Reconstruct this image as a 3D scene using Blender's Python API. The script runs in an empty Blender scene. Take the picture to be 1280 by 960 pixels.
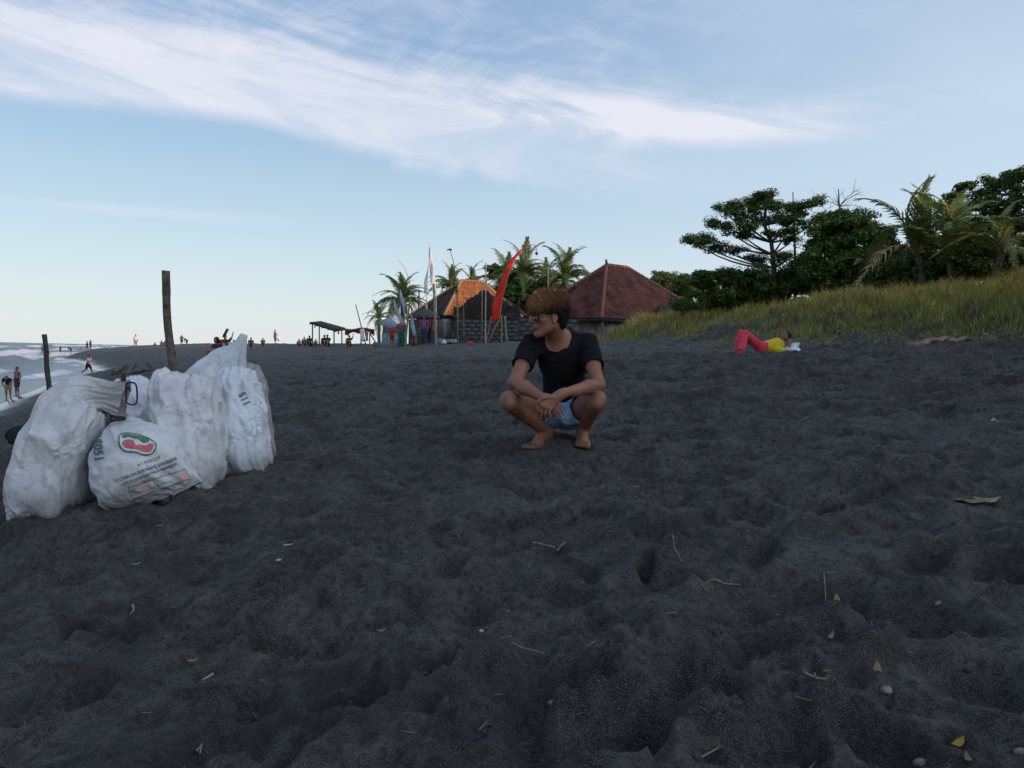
import bpy, bmesh, math, random, time
import numpy as np
from mathutils import Vector, Matrix
from mathutils.bvhtree import BVHTree
T0 = time.time()
R = math.radians
scene = bpy.context.scene
col = scene.collection
# ------------------------------------------------------------------ camera
FPX = 1000.0                                   # focal length in photo pixels (photo 1280 x 960)
PITCH, ROLL = R(2.18), R(1.3)
_f = Vector((0, math.cos(PITCH), -math.sin(PITCH)))
_r0 = Vector((1, 0, 0)); _u0 = _r0.cross(_f)
CR = _r0 * math.cos(ROLL) + _u0 * math.sin(ROLL)
CU = _u0 * math.cos(ROLL) - _r0 * math.sin(ROLL)
camd = bpy.data.cameras.new('camera'); cam = bpy.data.objects.new('camera', camd); col.objects.link(cam)
camd.sensor_width = 36.0; camd.lens = 36.0 * FPX / 1280.0; camd.clip_start = 0.05; camd.clip_end = 30000
cam.matrix_world = Matrix(((CR.x, CU.x, -_f.x, 0), (CR.y, CU.y, -_f.y, 0), (CR.z, CU.z, -_f.z, 0), (0, 0, 0, 1)))
scene.camera = cam                              # eye level is z = 0, the sea lies at SEA
SEA = -1.9
# ------------------------------------------------------------------ light
SUN_AZ, SUN_EL = R(116), R(9.0)                # azimuth clockwise from the viewing direction (+Y)
scene.view_settings.view_transform = 'Standard'; scene.view_settings.look = 'None'
scene.view_settings.exposure = 0.0; scene.view_settings.gamma = 1.0
sund = bpy.data.lights.new('sun', 'SUN'); sun = bpy.data.objects.new('sun', sund); col.objects.link(sun)
sund.energy = 3.3; sund.angle = R(0.6); sund.color = (1.0, 0.66, 0.40)
_s = Vector((math.sin(SUN_AZ) * math.cos(SUN_EL), math.cos(SUN_AZ) * math.cos(SUN_EL), math.sin(SUN_EL)))
sun.rotation_euler = _s.to_track_quat('Z', 'Y').to_euler()
SKY_STRENGTH = 0.125
w = bpy.data.worlds.new('World'); scene.world = w; w.use_nodes = True
def nn(nt, typ, **kw):
    n = nt.nodes.new(typ)
    for k, v in kw.items():
        if k == 'ins':
            for a, b in v.items(): n.inputs[a].default_value = b
        else: setattr(n, k, v)
    return n
def build_world():
    nt = w.node_tree; nt.nodes.clear(); L = nt.links.new
    out = nn(nt, 'ShaderNodeOutputWorld'); bg = nn(nt, 'ShaderNodeBackground'); L(bg.outputs[0], out.inputs[0])
    bg.inputs[1].default_value = SKY_STRENGTH
    sky = nn(nt, 'ShaderNodeTexSky', sky_type='NISHITA', sun_disc=False, sun_elevation=SUN_EL, sun_rotation=SUN_AZ,
             altitude=0.0, air_density=1.0, dust_density=0.6, ozone_density=2.2)
    tc = nn(nt, 'ShaderNodeTexCoord'); sep = nn(nt, 'ShaderNodeSeparateXYZ'); L(tc.outputs['Generated'], sep.inputs[0])
    def M(op, a, b=None, c=None, clamp=False):
        n = nn(nt, 'ShaderNodeMath', operation=op, use_clamp=clamp)
        for i, v in enumerate((a, b, c)):
            if v is None: continue
            if isinstance(v, (int, float)): n.inputs[i].default_value = v
            else: L(v, n.inputs[i])
        return n.outputs[0]
    az = M('ARCTAN2', sep.outputs[0], sep.outputs[1]); el = M('ARCSINE', sep.outputs[2])
    def curve(src, x0, x1, pts):                 # piecewise curve of src on [x0,x1]
        t = M('DIVIDE', M('SUBTRACT', src, x0), x1 - x0, clamp=True)
        fc = nn(nt, 'ShaderNodeFloatCurve'); L(t, fc.inputs[1]); c = fc.mapping.curves[0]
        for i, (x, y) in enumerate(pts):
            q = ((x - x0) / (x1 - x0), y)
            if i == 0: c.points[0].location = q
            elif i == len(pts) - 1: c.points[-1].location = q
            else: c.points.new(*q)
        fc.mapping.update(); return fc.outputs[0]
    def sstep(x, a, b):
        n = nn(nt, 'ShaderNodeMapRange', interpolation_type='SMOOTHSTEP'); L(x, n.inputs[0])
        n.inputs[1].default_value = a; n.inputs[2].default_value = b; return n.outputs[0]
    def noise(sx, sy, scale, det, rough=.6, dist=0.0, rot=0.0, off=(0, 0)):
        cb = nn(nt, 'ShaderNodeCombineXYZ')
        a = M('ADD', M('MULTIPLY', az, math.cos(rot)), M('MULTIPLY', el, math.sin(rot)))
        b = M('SUBTRACT', M('MULTIPLY', el, math.cos(rot)), M('MULTIPLY', az, math.sin(rot)))
        L(M('ADD', M('MULTIPLY', a, sx), off[0]), cb.inputs[0]); L(M('ADD', M('MULTIPLY', b, sy), off[1]), cb.inputs[1])
        n = nn(nt, 'ShaderNodeTexNoise', ins={'Scale': scale, 'Detail': det, 'Roughness': rough, 'Distortion': dist}); L(cb.outputs[0], n.inputs[0])
        return n.outputs[0]
    # lower edge of the main cirrus band (elevation by azimuth)
    low = curve(az, -1.2, 1.2, [(-1.2, .30), (-.60, .243), (-.45, .249), (-.32, .252), (-.235, .241), (-.12, .219), (0, .200), (.2, .19), (.5, .20), (1.2, .25)])
    n_edge = noise(3, 5, 1.6, 6, .6, .6, -.1)
    d = M('SUBTRACT', M('SUBTRACT', el, low), M('MULTIPLY', M('SUBTRACT', n_edge, .5), curve(az, -1.2, 1.2, [(-1.2, .02), (-.3, .02), (-.1, .09), (.2, .13), (1.2, .1)])))
    body = M('MULTIPLY', sstep(d, -.004, .022), M('SUBTRACT', 1.0, sstep(d, .035, .15)))
    streak = noise(1.6, 9, 1.5, 9, .62, .9, -.16, (3, 1))
    wisp = noise(2.2, 5, 2.4, 9, .66, 1.2, .35, (7, 2))
    side = curve(az, -1.2, 1.2, [(-1.2, .5), (-.6, .95), (-.2, .85), (0, .62), (.12, .40), (.25, .18), (.42, .08), (.7, .1), (1.2, .1)])
    c1 = M('MULTIPLY', M('MULTIPLY', body, side), M('ADD', .34, M('MULTIPLY', sstep(streak, .34, .62), .66)))
    # high veil above the band
    veil = M('MULTIPLY', M('MULTIPLY', sstep(d, .03, .12), M('SUBTRACT', 1.0, sstep(el, .38, .62))), M('MULTIPLY', sstep(M('ADD', M('MULTIPLY', streak, .6), M('MULTIPLY', wisp, .4)), .40, .66), curve(az, -1.2, 1.2, [(-1.2, .5), (-.5, .6), (-.1, .55), (.1, .5), (.22, .25), (.5, .08), (1.2, .1)])))
    # thin second streak to the right and faint low streaks
    l2 = curve(az, -1.2, 1.2, [(-1.2, .3), (-.1, .29), (.1, .284), (.25, .272), (.42, .272), (.5, .28), (1.2, .3)])
    d2 = M('ABSOLUTE', M('SUBTRACT', M('SUBTRACT', el, l2), M('MULTIPLY', M('SUBTRACT', n_edge, .5), .05)))
    c2 = M('MULTIPLY', M('SUBTRACT', 1.0, sstep(d2, .0, .036)), M('MULTIPLY', curve(az, -1.2, 1.2, [(-1.2, 0), (-.15, .0), (0, .5), (.15, .75), (.35, .62), (.46, .12), (1.2, 0)]), M('ADD', .45, sstep(streak, .38, .62))))
    l3 = M('ABSOLUTE', M('SUBTRACT', M('SUBTRACT', el, .148), M('MULTIPLY', M('SUBTRACT', n_edge, .5), .02)))
    c3 = M('MULTIPLY', M('SUBTRACT', 1.0, sstep(l3, 0, .01)), M('MULTIPLY', curve(az, -1.2, 1.2, [(-1.2, 0), (-.6, .05), (-.45, .3), (-.3, .16), (-.22, 0), (1.2, 0)]), .8))
    alpha = M('ADD', M('ADD', c1, veil), M('ADD', c2, c3)); alpha = M('MINIMUM', alpha, .93)
    lum = nn(nt, 'ShaderNodeCombineXYZ')
    # cloud light: slightly warm white, keeps the sky's own brightness range
    k = 1.0 / SKY_STRENGTH
    cc = nn(nt, 'ShaderNodeRGB'); cc.outputs[0].default_value = (.83 * k, .84 * k, .93 * k, 1)
    # pale moist air: sky slightly desaturated towards the horizon
    hz = nn(nt, 'ShaderNodeValToRGB'); t = M('DIVIDE', el, 1.2, clamp=True); L(t, hz.inputs[0]); cr = hz.color_ramp
    for i, (e, c) in enumerate(((0.0, (.86, .93, .96)), (.06, (.79, .90, .96)), (.14, (.63, .80, .93)), (.24, (.45, .65, .86)), (.36, (.31, .49, .76)), (.55, (.27, .42, .68)), (1.2, (.25, .36, .56)))):
        p = cr.elements[i] if i < 2 else cr.elements.new(1.0)
        p.position = e / 1.2; p.color = (*c, 1)
    hk = nn(nt, 'ShaderNodeMixRGB', blend_type='MULTIPLY'); hk.inputs[0].default_value = 1; L(hz.outputs[0], hk.inputs[1]); hk.inputs[2].default_value = (k, k, k, 1)
    m0 = nn(nt, 'ShaderNodeMixRGB'); m0.inputs[0].default_value = .78; L(sky.outputs[0], m0.inputs[1]); L(hk.outputs[0], m0.inputs[2])
    ca = M('COSINE', M('SUBTRACT', az, SUN_AZ)); gl = M('MULTIPLY', sstep(ca, -.75, .55), .66)      # hazier, paler air towards the sun
    pale = nn(nt, 'ShaderNodeRGB'); pale.outputs[0].default_value = (.72 * k, .83 * k, .95 * k, 1)
    m9 = nn(nt, 'ShaderNodeMixRGB'); L(gl, m9.inputs[0]); L(m0.outputs[0], m9.inputs[1]); L(pale.outputs[0], m9.inputs[2])
    # the wide bright aureole round the low sun (outside the picture, behind the viewer's right shoulder)
    dt = nn(nt, 'ShaderNodeVectorMath', operation='DOT_PRODUCT'); L(tc.outputs['Generated'], dt.inputs[0]); dt.inputs[1].default_value = tuple(_s)
    au = M('ADD', 1.0, M('MULTIPLY', M('POWER', M('MAXIMUM', dt.outputs['Value'], 0.0), 5.0), 3.2)); au3 = nn(nt, 'ShaderNodeCombineXYZ'); L(au, au3.inputs[0]); L(M('POWER', au, .96), au3.inputs[1]); L(M('POWER', au, .88), au3.inputs[2])
    mA = nn(nt, 'ShaderNodeMixRGB', blend_type='MULTIPLY'); mA.inputs[0].default_value = 1; L(m9.outputs[0], mA.inputs[1]); L(au3.outputs[0], mA.inputs[2]); m0 = mA
    m1 = nn(nt, 'ShaderNodeMixRGB'); L(alpha, m1.inputs[0]); L(m0.outputs[0], m1.inputs[1]); L(cc.outputs[0], m1.inputs[2])
    L(m1.outputs[0], bg.inputs[0])
build_world()
# ------------------------------------------------------------------ pixel helpers (photo pixels -> world)
def ray(px, py):
    return _f + CR * ((px - 640) / FPX) + CU * ((480 - py) / FPX)
def P(px, py, Y):
    d = ray(px, py); return d * (Y / d.y)
# ------------------------------------------------------------------ terrain height
_ts = np.linspace(-60, 200, 5201)
_tz = np.interp(_ts, [-60, -8, -2, 0, 1, 2.2, 3.3, 4.0, 5, 6.3, 10, 16, 18.5, 21, 26, 40, 200], [-9, -3.2, -2.3, -1.93, -1.66, -1.34, -1.02, -.84, -.70, -.585, -.22, .12, .38, .53, .53, .64, 1.2])
_k = np.exp(-np.linspace(-2.5, 2.5, 29) ** 2); _k /= _k.sum()
_tz = np.convolve(np.pad(_tz, 14, mode='edge'), _k, mode='valid')
def sstep(x, a, b):
    t = np.clip((x - a) / (b - a), 0, 1); return t * t * (3 - 2 * t)
def S_of(x, y): return (x + 4.6 + .46 * y) / 1.1007
def dune_foot(y): return 18.0 + 1.1 * (1 - sstep(np.asarray(y, float), 14, 23)) + .2 * np.clip(y - 15, 0, 60)
def H0(x, y):
    """smooth terrain height; x, y arrays"""
    x = np.asarray(x, float); y = np.asarray(y, float)
    s = S_of(x, y); ll = (y - .46 * x) / 1.1007; z = np.interp(s + 6.5 * sstep(ll, 84, 112) + 1.2 * np.sin(ll * .09) * sstep(ll, 40, 60), _ts, _tz)
    wob = .5 * np.sin(y * .31 + 1) + .35 * np.sin(y * .73 + x * .2) + .3 * np.sin(x * .5)
    t = sstep(s - dune_foot(y) + wob, -.3, 4.6)
    fade = sstep(x - (2.3 + .035 * y), 0, 3.2)
    z = z + (1.86 - z) * t * fade * np.where(s > 60, 1, 1)
    z = z + sstep(s, 30, 90) * .8
    return z
class Raster:
    def __init__(self, x0, y0, nx, ny, h): self.x0, self.y0, self.nx, self.ny, self.h = x0, y0, nx, ny, h; self.a = np.zeros((ny, nx), np.float32)
    def window(self, cx, cy, r):
        i0 = max(0, int((cx - r - self.x0) / self.h)); i1 = min(self.nx, int((cx + r - self.x0) / self.h) + 2)
        j0 = max(0, int((cy - r - self.y0) / self.h)); j1 = min(self.ny, int((cy + r - self.y0) / self.h) + 2)
        if i1 <= i0 + 2 or j1 <= j0 + 2: return None
        X, Y = np.meshgrid(self.x0 + np.arange(i0, i1) * self.h, self.y0 + np.arange(j0, j1) * self.h)
        return slice(j0, j1), slice(i0, i1), X, Y
    def sample(self, x, y):
        u = (x - self.x0) / self.h; v = (y - self.y0) / self.h
        m = (u > 1) & (u < self.nx - 2) & (v > 1) & (v < self.ny - 2)
        u = np.clip(u, 0, self.nx - 2.001); v = np.clip(v, 0, self.ny - 2.001); i = u.astype(int); j = v.astype(int); a = u - i; b = v - j
        r = (self.a[j, i] * (1 - a) + self.a[j, i + 1] * a) * (1 - b) + (self.a[j + 1, i] * (1 - a) + self.a[j + 1, i + 1] * a) * b
        edge = np.minimum(np.minimum(u, self.nx - 2 - u), np.minimum(v, self.ny - 2 - v)) * self.h
        return r * m * sstep(edge, 0, 1.2), m
def fft_noise(ny, nx, h, lmin, lmax, beta, seed, ax=1.0, ay=1.0, ang=0.0):
    """random field, wavelengths lmin..lmax metres, stretched by ax, ay along the axes turned by ang"""
    rg = np.random.default_rng(seed); f = np.fft.rfft2(rg.standard_normal((ny, nx)).astype(np.float32))
    ky = np.fft.fftfreq(ny, h)[:, None]; kx = np.fft.rfftfreq(nx, h)[None, :]
    ka = (kx * math.cos(ang) + ky * math.sin(ang)) * ax; kb = (-kx * math.sin(ang) + ky * math.cos(ang)) * ay
    k = np.sqrt(ka * ka + kb * kb) + 1e-9
    a = k ** (-beta / 2) * np.exp(-(k * lmin) ** 2 * .5) * (1 - np.exp(-(k * lmax) ** 2))
    g = np.fft.irfft2(f * a, s=(ny, nx)); return (g / g.std()).astype(np.float32)
def build_rasters():
    rg = np.random.default_rng(5)
    A = Raster(-9.0, -1.5, 1280, 1240, .0155)
    ny, nx, h = A.ny, A.nx, A.h
    big = fft_noise(ny, nx, h, .16, 1.2, 3.0, 1); mid = fft_noise(ny, nx, h, .05, .35, 2.2, 2); fine = fft_noise(ny, nx, h, .02, .09, 1.0, 3)
    strk = fft_noise(ny, nx, h, .03, .3, 1.8, 4, ax=5.0, ay=1.0, ang=R(-4))
    X, Y = np.meshgrid(A.x0 + np.arange(nx) * h, A.y0 + np.arange(ny) * h)
    crumb = np.clip(fine, 0, 3) * sstep(fft_noise(ny, nx, h, .1, .6, 2.0, 8), .0, 1.3)
    smoothm = sstep(fft_noise(ny, nx, h, .4, 2.0, 2.5, 9), -.6, 1.0) * (1 - .75 * sstep(X, .4, 1.6) * (1 - sstep(Y, 3.2, 5.0)))
    rightm = sstep(X, 1.0, 4.0) * sstep(Y, 4.0, 6.5)
    ridged = np.abs(mid) ** .8
    strk2 = fft_noise(ny, nx, h, .07, .9, 2.2, 14, ax=7.0, ay=1.0, ang=R(-3)); A.a[:] = .034 * strk2 * sstep(Y, 4.5, 7.5) * (.4 + .6 * sstep(X, -1, 2)) + .021 * big - .011 * (ridged - .8) * smoothm - .011 * np.abs(fft_noise(ny, nx, h, .09, .5, 2.2, 31)) * (.3 + .7 * smoothm) + .0048 * fine * (.35 + .65 * smoothm) + .011 * crumb * (.4 + .6 * smoothm) + .011 * strk * rightm + .004 * strk
    e1 = fft_noise(ny, nx, h, .07, .7, 2.6, 51, ax=1.25); e2 = fft_noise(ny, nx, h, .045, .4, 2.4, 52, ax=1.3); e3 = fft_noise(ny, nx, h, .03, .2, 2.2, 53)
    calm = 1 - .6 * sstep(X, .6, 2.5) * sstep(Y, 4.5, 6.5); A.a *= (.45 + .55 * calm)
    A.a += .034 * strk2 * sstep(X, .6, 2.5) * sstep(Y, 4.5, 6.5) * .5
    A.a += calm * (.016 * sstep(e1, .15, .42) - .013 * sstep(e1, -.9, -.6) * -1 + .010 * sstep(e2, .5, .8) * (.3 + .7 * smoothm) + .005 * sstep(e3, .7, 1.0) * smoothm)     # crisp little scarps of trodden crust
    # tyre ruts crossing the right side of the beach
    for (y0, sl, dep) in ((6.1, -.05, .02), (7.1, -.07, .022), (8.6, -.02, .026), (9.6, -.04, .03), (11.3, .05, .035), (12.6, .02, .035), (14.2, .0, .04)):
        q = Y - (y0 + sl * (X - 3) + .18 * np.sin(X * .8 + y0) + .05 * np.sin(X * 2.3 + y0 * 2))
        g = np.exp(-(q / .13) ** 2) - .75 * np.exp(-((np.abs(q) - .25) / .08) ** 2)
        A.a -= (dep * 2.3 * g * sstep(X, -1.5, 1.6) * (.6 + .4 * np.sin(X * 3 + y0 * 7))).astype(np.float32)
    TR = Raster(A.x0, A.y0, nx, ny, h); TR.a[:] = sstep(-strk2, .35, .9) * sstep(Y, 4.5, 7.0) * sstep(X, -2.5, 1.5)
    # footprints and trodden hollows
    def hollow(cx, cy, rx, ry, ang, dep, rim, seed):
        W = A.window(cx, cy, max(rx, ry) * 2.1)
        if W is None: return
        js, is_, X, Y = W; c, s_ = math.cos(ang), math.sin(ang)
        u = ((X - cx) * c + (Y - cy) * s_) / rx; v = (-(X - cx) * s_ + (Y - cy) * c) / ry
        th = np.arctan2(v, u); rr = np.sqrt(u * u + v * v)
        rr = rr / (1 + .12 * np.sin(2 * th + seed) + .09 * np.sin(3 * th + seed * 2.3) + .05 * np.sin(5 * th + seed * 3.1))
        bowl = -dep * (1 - sstep(rr, .35, 1.02))
        lift = rim * np.exp(-((rr - 1.12) / .22) ** 2) * (.65 + .35 * np.sin(th + seed * 1.7))
        keep = 1 - .6 * (1 - sstep(rr, .5, 1.0))
        A.a[js, is_] = A.a[js, is_] * keep + bowl + lift
    n = 0
    for _ in range(1300):                       # trodden everywhere, denser on the left half
        y = .6 + 15 * rg.random() ** .9; x = -8.5 + 19 * rg.random()
        if x > 2.2 and y > 4 and rg.random() < .55: continue
        L = rg.uniform(.09, .15); hollow(x, y, L, L * rg.uniform(.4, .8), rg.uniform(0, 3.14), rg.uniform(.015, .050), rg.uniform(.006, .018), rg.uniform(0, 6))
    for _ in range(70):                        # deeper ones close by
        y = rg.uniform(1.0, 3.6); x = rg.uniform(-2.4, 2.6)
        L = rg.uniform(.07, .13); hollow(x, y, L, L * rg.uniform(.55, .9), rg.uniform(0, 3.14), rg.uniform(.025, .06), rg.uniform(.010, .022), rg.uniform(0, 6))
    # the clear ones of the photograph: (px, py, size px, depth)
    def Gp(px, py):
        d = ray(px, py); t = 1.0
        for _ in range(200):
            p = d * t
            if p.z < float(H0(p.x, p.y)): break
            t *= 1.01
        return d * t
    for (px, py, sp, k_, dep) in ((445, 900, 62, .7, .075), (600, 760, 60, .6, .03), (700, 880, 75, .7, .05), (735, 868, 40, .8, .05), (1035, 745, 82, .55, .05), (1150, 775, 95, .6, .06), (1240, 730, 60, .6, .035),
                                  (950, 815, 80, .6, .045), (1220, 850, 90, .6, .04), (870, 870, 80, .55, .04), (560, 790, 60, .6, .035), (80, 890, 75, .7, .05), (170, 790, 60, .6, .04), (290, 890, 70, .7, .04),
                                  (620, 690, 50, .5, .03), (820, 735, 60, .5, .03), (1110, 665, 70, .4, .025), (480, 800, 45, .7, .05), (350, 820, 40, .6, .03), (1090, 905, 70, .6, .04), (200, 720, 70, .5, .035), (30, 780, 70, .5, .035), (790, 930, 80, .6, .04)):
        p = Gp(px, py); sc = FPX / p.y; L = sp / sc
        hollow(p.x, p.y, L, L * max(k_, .75) * 1.1, rg.uniform(-.3, .3), dep * 1.9, dep * .62, rg.uniform(0, 6))
    # far raster
    B = Raster(-110, -10, 1500, 1300, .16)
    nb = fft_noise(B.ny, B.nx, B.h, .5, 4, 2.4, 21); nf = fft_noise(B.ny, B.nx, B.h, .25, 1.2, 1.4, 22, ax=3.5)
    B.a[:] = .030 * nb + .028 * nf
    return A, B, TR
RA, RB, RT = build_rasters()
def Hd(x, y):
    x = np.asarray(x, float); y = np.asarray(y, float); z = H0(x, y); s = S_of(x, y)
    a, m = RA.sample(x, y); b, _ = RB.sample(x, y)
    damp = sstep(s, .2, 2.4); rough = 1 + 2.2 * sstep(s - dune_foot(y), -2.5, 1.0)
    ra = np.where(m, sstep(np.minimum(np.minimum(x + 9.0, 10.8 - x), 17.5 - y), 0, 2), 0)
    return z + damp * (a + b * (1 - ra * .75) * rough)
def gz(x, y): return float(Hd(np.array([x]), np.array([y]))[0])
def G(px, py):
    """point where the view ray through photo pixel px, py meets the ground"""
    d = ray(px, py); t = 1.0
    for _ in range(900):
        p = d * t
        if p.z < float(H0(p.x, p.y)): break
        t *= 1.006
    p = d * t; return Vector((p.x, p.y, gz(p.x, p.y)))
# ------------------------------------------------------------------ tagging and mesh helpers
def tag(o, label=None, cat=None, group=None, kind=None):
    if label: o['label'] = label
    if cat: o['category'] = cat
    if group: o['group'] = group
    if kind: o['kind'] = kind
    return o
def thing(name, loc, label, cat, group=None, rz=0.0):
    o = bpy.data.objects.new(name, None); col.objects.link(o); o.location = loc; o.rotation_euler = (0, 0, rz); o.empty_display_size = .1
    return tag(o, label, cat, group)
def mesh_np(name, V, F, smooth=True):
    V = np.asarray(V, np.float32).reshape(-1, 3); me = bpy.data.meshes.new(name)
    if isinstance(F, np.ndarray) and F.ndim == 2:
        n, k = F.shape; loops = F.astype(np.int32).ravel(); starts = np.arange(0, n * k, k, dtype=np.int32)
    else:
        ln = np.array([len(f) for f in F], np.int32); loops = np.array([i for f in F for i in f], np.int32)
        starts = np.concatenate([[0], np.cumsum(ln)[:-1]]).astype(np.int32); n = len(ln)
    me.vertices.add(len(V)); me.vertices.foreach_set('co', V.ravel())
    me.loops.add(len(loops)); me.loops.foreach_set('vertex_index', loops)
    me.polygons.add(n); me.polygons.foreach_set('loop_start', starts)
    me.update(calc_edges=True)
    if smooth: me.polygons.foreach_set('use_smooth', np.ones(n, bool))
    me.validate(); return me
def mk(name, V, F, m, parent=None, smooth=True, world=True):
    """one mesh object; V in world coordinates (local ones with world=False)"""
    V = np.asarray(V, np.float32).reshape(-1, 3)
    if parent is not None and world: V = V - np.array(parent_loc(parent), np.float32)
    me = mesh_np(name, V, F, smooth)
    if m: me.materials.append(m)
    o = bpy.data.objects.new(name, me); col.objects.link(o)
    if parent is not None: o.parent = parent
    return o
def parent_loc(p):
    v = Vector((0, 0, 0))
    while p is not None: v = v + p.location; p = p.parent
    return v
def top(name, V, F, m, base, label, cat, group=None, smooth=True):
    """a thing that is one mesh; origin at base"""
    V = np.asarray(V, np.float32).reshape(-1, 3) - np.array(base, np.float32)
    o = mk(name, V, F, m, None, smooth); o.location = base; return tag(o, label, cat, group)
def attr_col(me, C, name='tint'):
    a = me.color_attributes.new(name, 'FLOAT_COLOR', 'POINT'); C = np.asarray(C, np.float32)
    if C.shape[1] == 3: C = np.concatenate([C, np.ones((len(C), 1), np.float32)], 1)
    a.data.foreach_set('color', C.ravel())
class Geo:
    def __init__(self): self.V = []; self.F = []; self.n = 0; self.C = []
    def add(self, V, F, c=None):
        V = np.asarray(V, np.float32).reshape(-1, 3); self.V.append(V); n = self.n
        self.F += [tuple(int(i) + n for i in f) for f in F]; self.n += len(V)
        if c is not None: self.C.append(np.tile(np.array(c, np.float32), (len(V), 1)))
        return self
    def obj(self, name, m, parent=None, smooth=False):
        return mk(name, np.concatenate(self.V), self.F, m, parent, smooth)
    def top(self, name, m, base, label, cat, group=None, smooth=False):
        return top(name, np.concatenate(self.V), self.F, m, base, label, cat, group, smooth)
    def tube(self, pts, rad, n=6, cap=True): V, F = tube(pts, rad, n, cap); return self.add(V, F)
    def box(self, c, s, rz=0.0, ax=None): V, F = box(c, s, rz, ax); return self.add(V, F)
def box(c, s, rz=0.0, ax=None):
    hx, hy, hz = s[0] / 2, s[1] / 2, s[2] / 2
    V = np.array([(x, y, z) for z in (-hz, hz) for y in (-hy, hy) for x in (-hx, hx)], float)
    if ax is not None: V = V @ np.array(ax, float)      # rows are the box axes
    elif rz: cz, sz = math.cos(rz), math.sin(rz); V = np.stack([V[:, 0] * cz - V[:, 1] * sz, V[:, 0] * sz + V[:, 1] * cz, V[:, 2]], 1)
    return V + np.array(c, float), [(0, 2, 3, 1), (4, 5, 7, 6), (0, 1, 5, 4), (1, 3, 7, 5), (3, 2, 6, 7), (2, 0, 4, 6)]
def tube(pts, rad, n=6, cap=True):
    pts = np.array([tuple(p) for p in pts], float); m = len(pts)
    if np.isscalar(rad): rad = [rad] * m
    V = []; F = []; ref = np.array([0.13, .27, 1.0]); prev = None
    for i in range(m):
        t = pts[min(i + 1, m - 1)] - pts[max(i - 1, 0)]; t = t / (np.linalg.norm(t) + 1e-9)
        if prev is None:
            a = np.cross(ref, t)
            if np.linalg.norm(a) < .2: a = np.cross(np.array([1.0, .2, 0]), t)
        else: a = prev - t * np.dot(prev, t)
        a = a / (np.linalg.norm(a) + 1e-9); prev = a; b = np.cross(t, a)
        for k in range(n):
            q = 2 * math.pi * k / n; V.append(pts[i] + rad[i] * (a * math.cos(q) + b * math.sin(q)))
    for i in range(m - 1):
        for k in range(n): F.append((i * n + k, i * n + (k + 1) % n, (i + 1) * n + (k + 1) % n, (i + 1) * n + k))
    if cap: F.append(tuple(range(n))[::-1]); F.append(tuple((m - 1) * n + k for k in range(n)))
    return np.array(V), F
def bez(p0, p1, p2, n=8):
    p0, p1, p2 = (np.array(tuple(q), float) for q in (p0, p1, p2)); t = np.linspace(0, 1, n)[:, None]
    return (1 - t) ** 2 * p0 + 2 * t * (1 - t) * p1 + t * t * p2
# ------------------------------------------------------------------ materials
MATS = {}
def mat(name, colr, rough=.8, var=.15, scale=8.0, bump=0.0, bscale=60.0, tint=False, spec=.3, metal=0.0, sheen=0.0, var2=None, transl=0.0, coord='Object', obrand=0.0):
    """plain procedural material: base colour with noise variation, fine relief, optional per-vertex tint"""
    if name in MATS: return MATS[name]
    m = bpy.data.materials.new(name); m.use_nodes = True; nt = m.node_tree; L = nt.links.new; b = nt.nodes['Principled BSDF']
    tc = nn(nt, 'ShaderNodeTexCoord'); no = nn(nt, 'ShaderNodeTexNoise', ins={'Scale': scale, 'Detail': 5.0, 'Roughness': .6}); L(tc.outputs[coord], no.inputs[0])
    c2 = var2 if var2 else tuple(max(0, x * (1 - var * 2)) for x in colr)
    ramp = nn(nt, 'ShaderNodeMapRange', ins={1: .32, 2: .68}); L(no.outputs[0], ramp.inputs[0])
    mx = nn(nt, 'ShaderNodeMixRGB'); L(ramp.outputs[0], mx.inputs[0]); mx.inputs[1].default_value = (*c2, 1); mx.inputs[2].default_value = (*(tuple(min(1, x * (1 + var)) for x in colr)), 1)
    outc = mx.outputs[0]
    if tint:
        at = nn(nt, 'ShaderNodeVertexColor', layer_name='tint'); mm = nn(nt, 'ShaderNodeMixRGB', blend_type='MULTIPLY'); mm.inputs[0].default_value = 1
        L(outc, mm.inputs[1]); L(at.outputs[0], mm.inputs[2]); outc = mm.outputs[0]
    if obrand:
        oi = nn(nt, 'ShaderNodeObjectInfo'); mr = nn(nt, 'ShaderNodeMapRange', ins={3: 1 - obrand, 4: 1 + obrand}); L(oi.outputs['Random'], mr.inputs[0])
        mm = nn(nt, 'ShaderNodeMixRGB', blend_type='MULTIPLY'); mm.inputs[0].default_value = 1; L(outc, mm.inputs[1]); L(mr.outputs[0], mm.inputs[2]); outc = mm.outputs[0]
    L(outc, b.inputs['Base Color']); b.inputs['Roughness'].default_value = rough; b.inputs['Specular IOR Level'].default_value = spec; b.inputs['Metallic'].default_value = metal
    if sheen: b.inputs['Sheen Weight'].default_value = sheen
    if bump:
        nb = nn(nt, 'ShaderNodeTexNoise', ins={'Scale': bscale, 'Detail': 4.0}); L(tc.outputs[coord], nb.inputs[0])
        bp = nn(nt, 'ShaderNodeBump', ins={'Strength': bump, 'Distance': .02}); L(nb.outputs[0], bp.inputs['Height']); L(bp.outputs[0], b.inputs['Normal'])
    if transl:
        tr = nn(nt, 'ShaderNodeBsdfTranslucent'); L(outc, tr.inputs[0]); ms = nn(nt, 'ShaderNodeMixShader'); ms.inputs[0].default_value = transl
        L(b.outputs[0], ms.inputs[1]); L(tr.outputs[0], ms.inputs[2]); L(ms.outputs[0], nt.nodes['Material Output'].inputs[0])
    MATS[name] = m; return m
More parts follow.
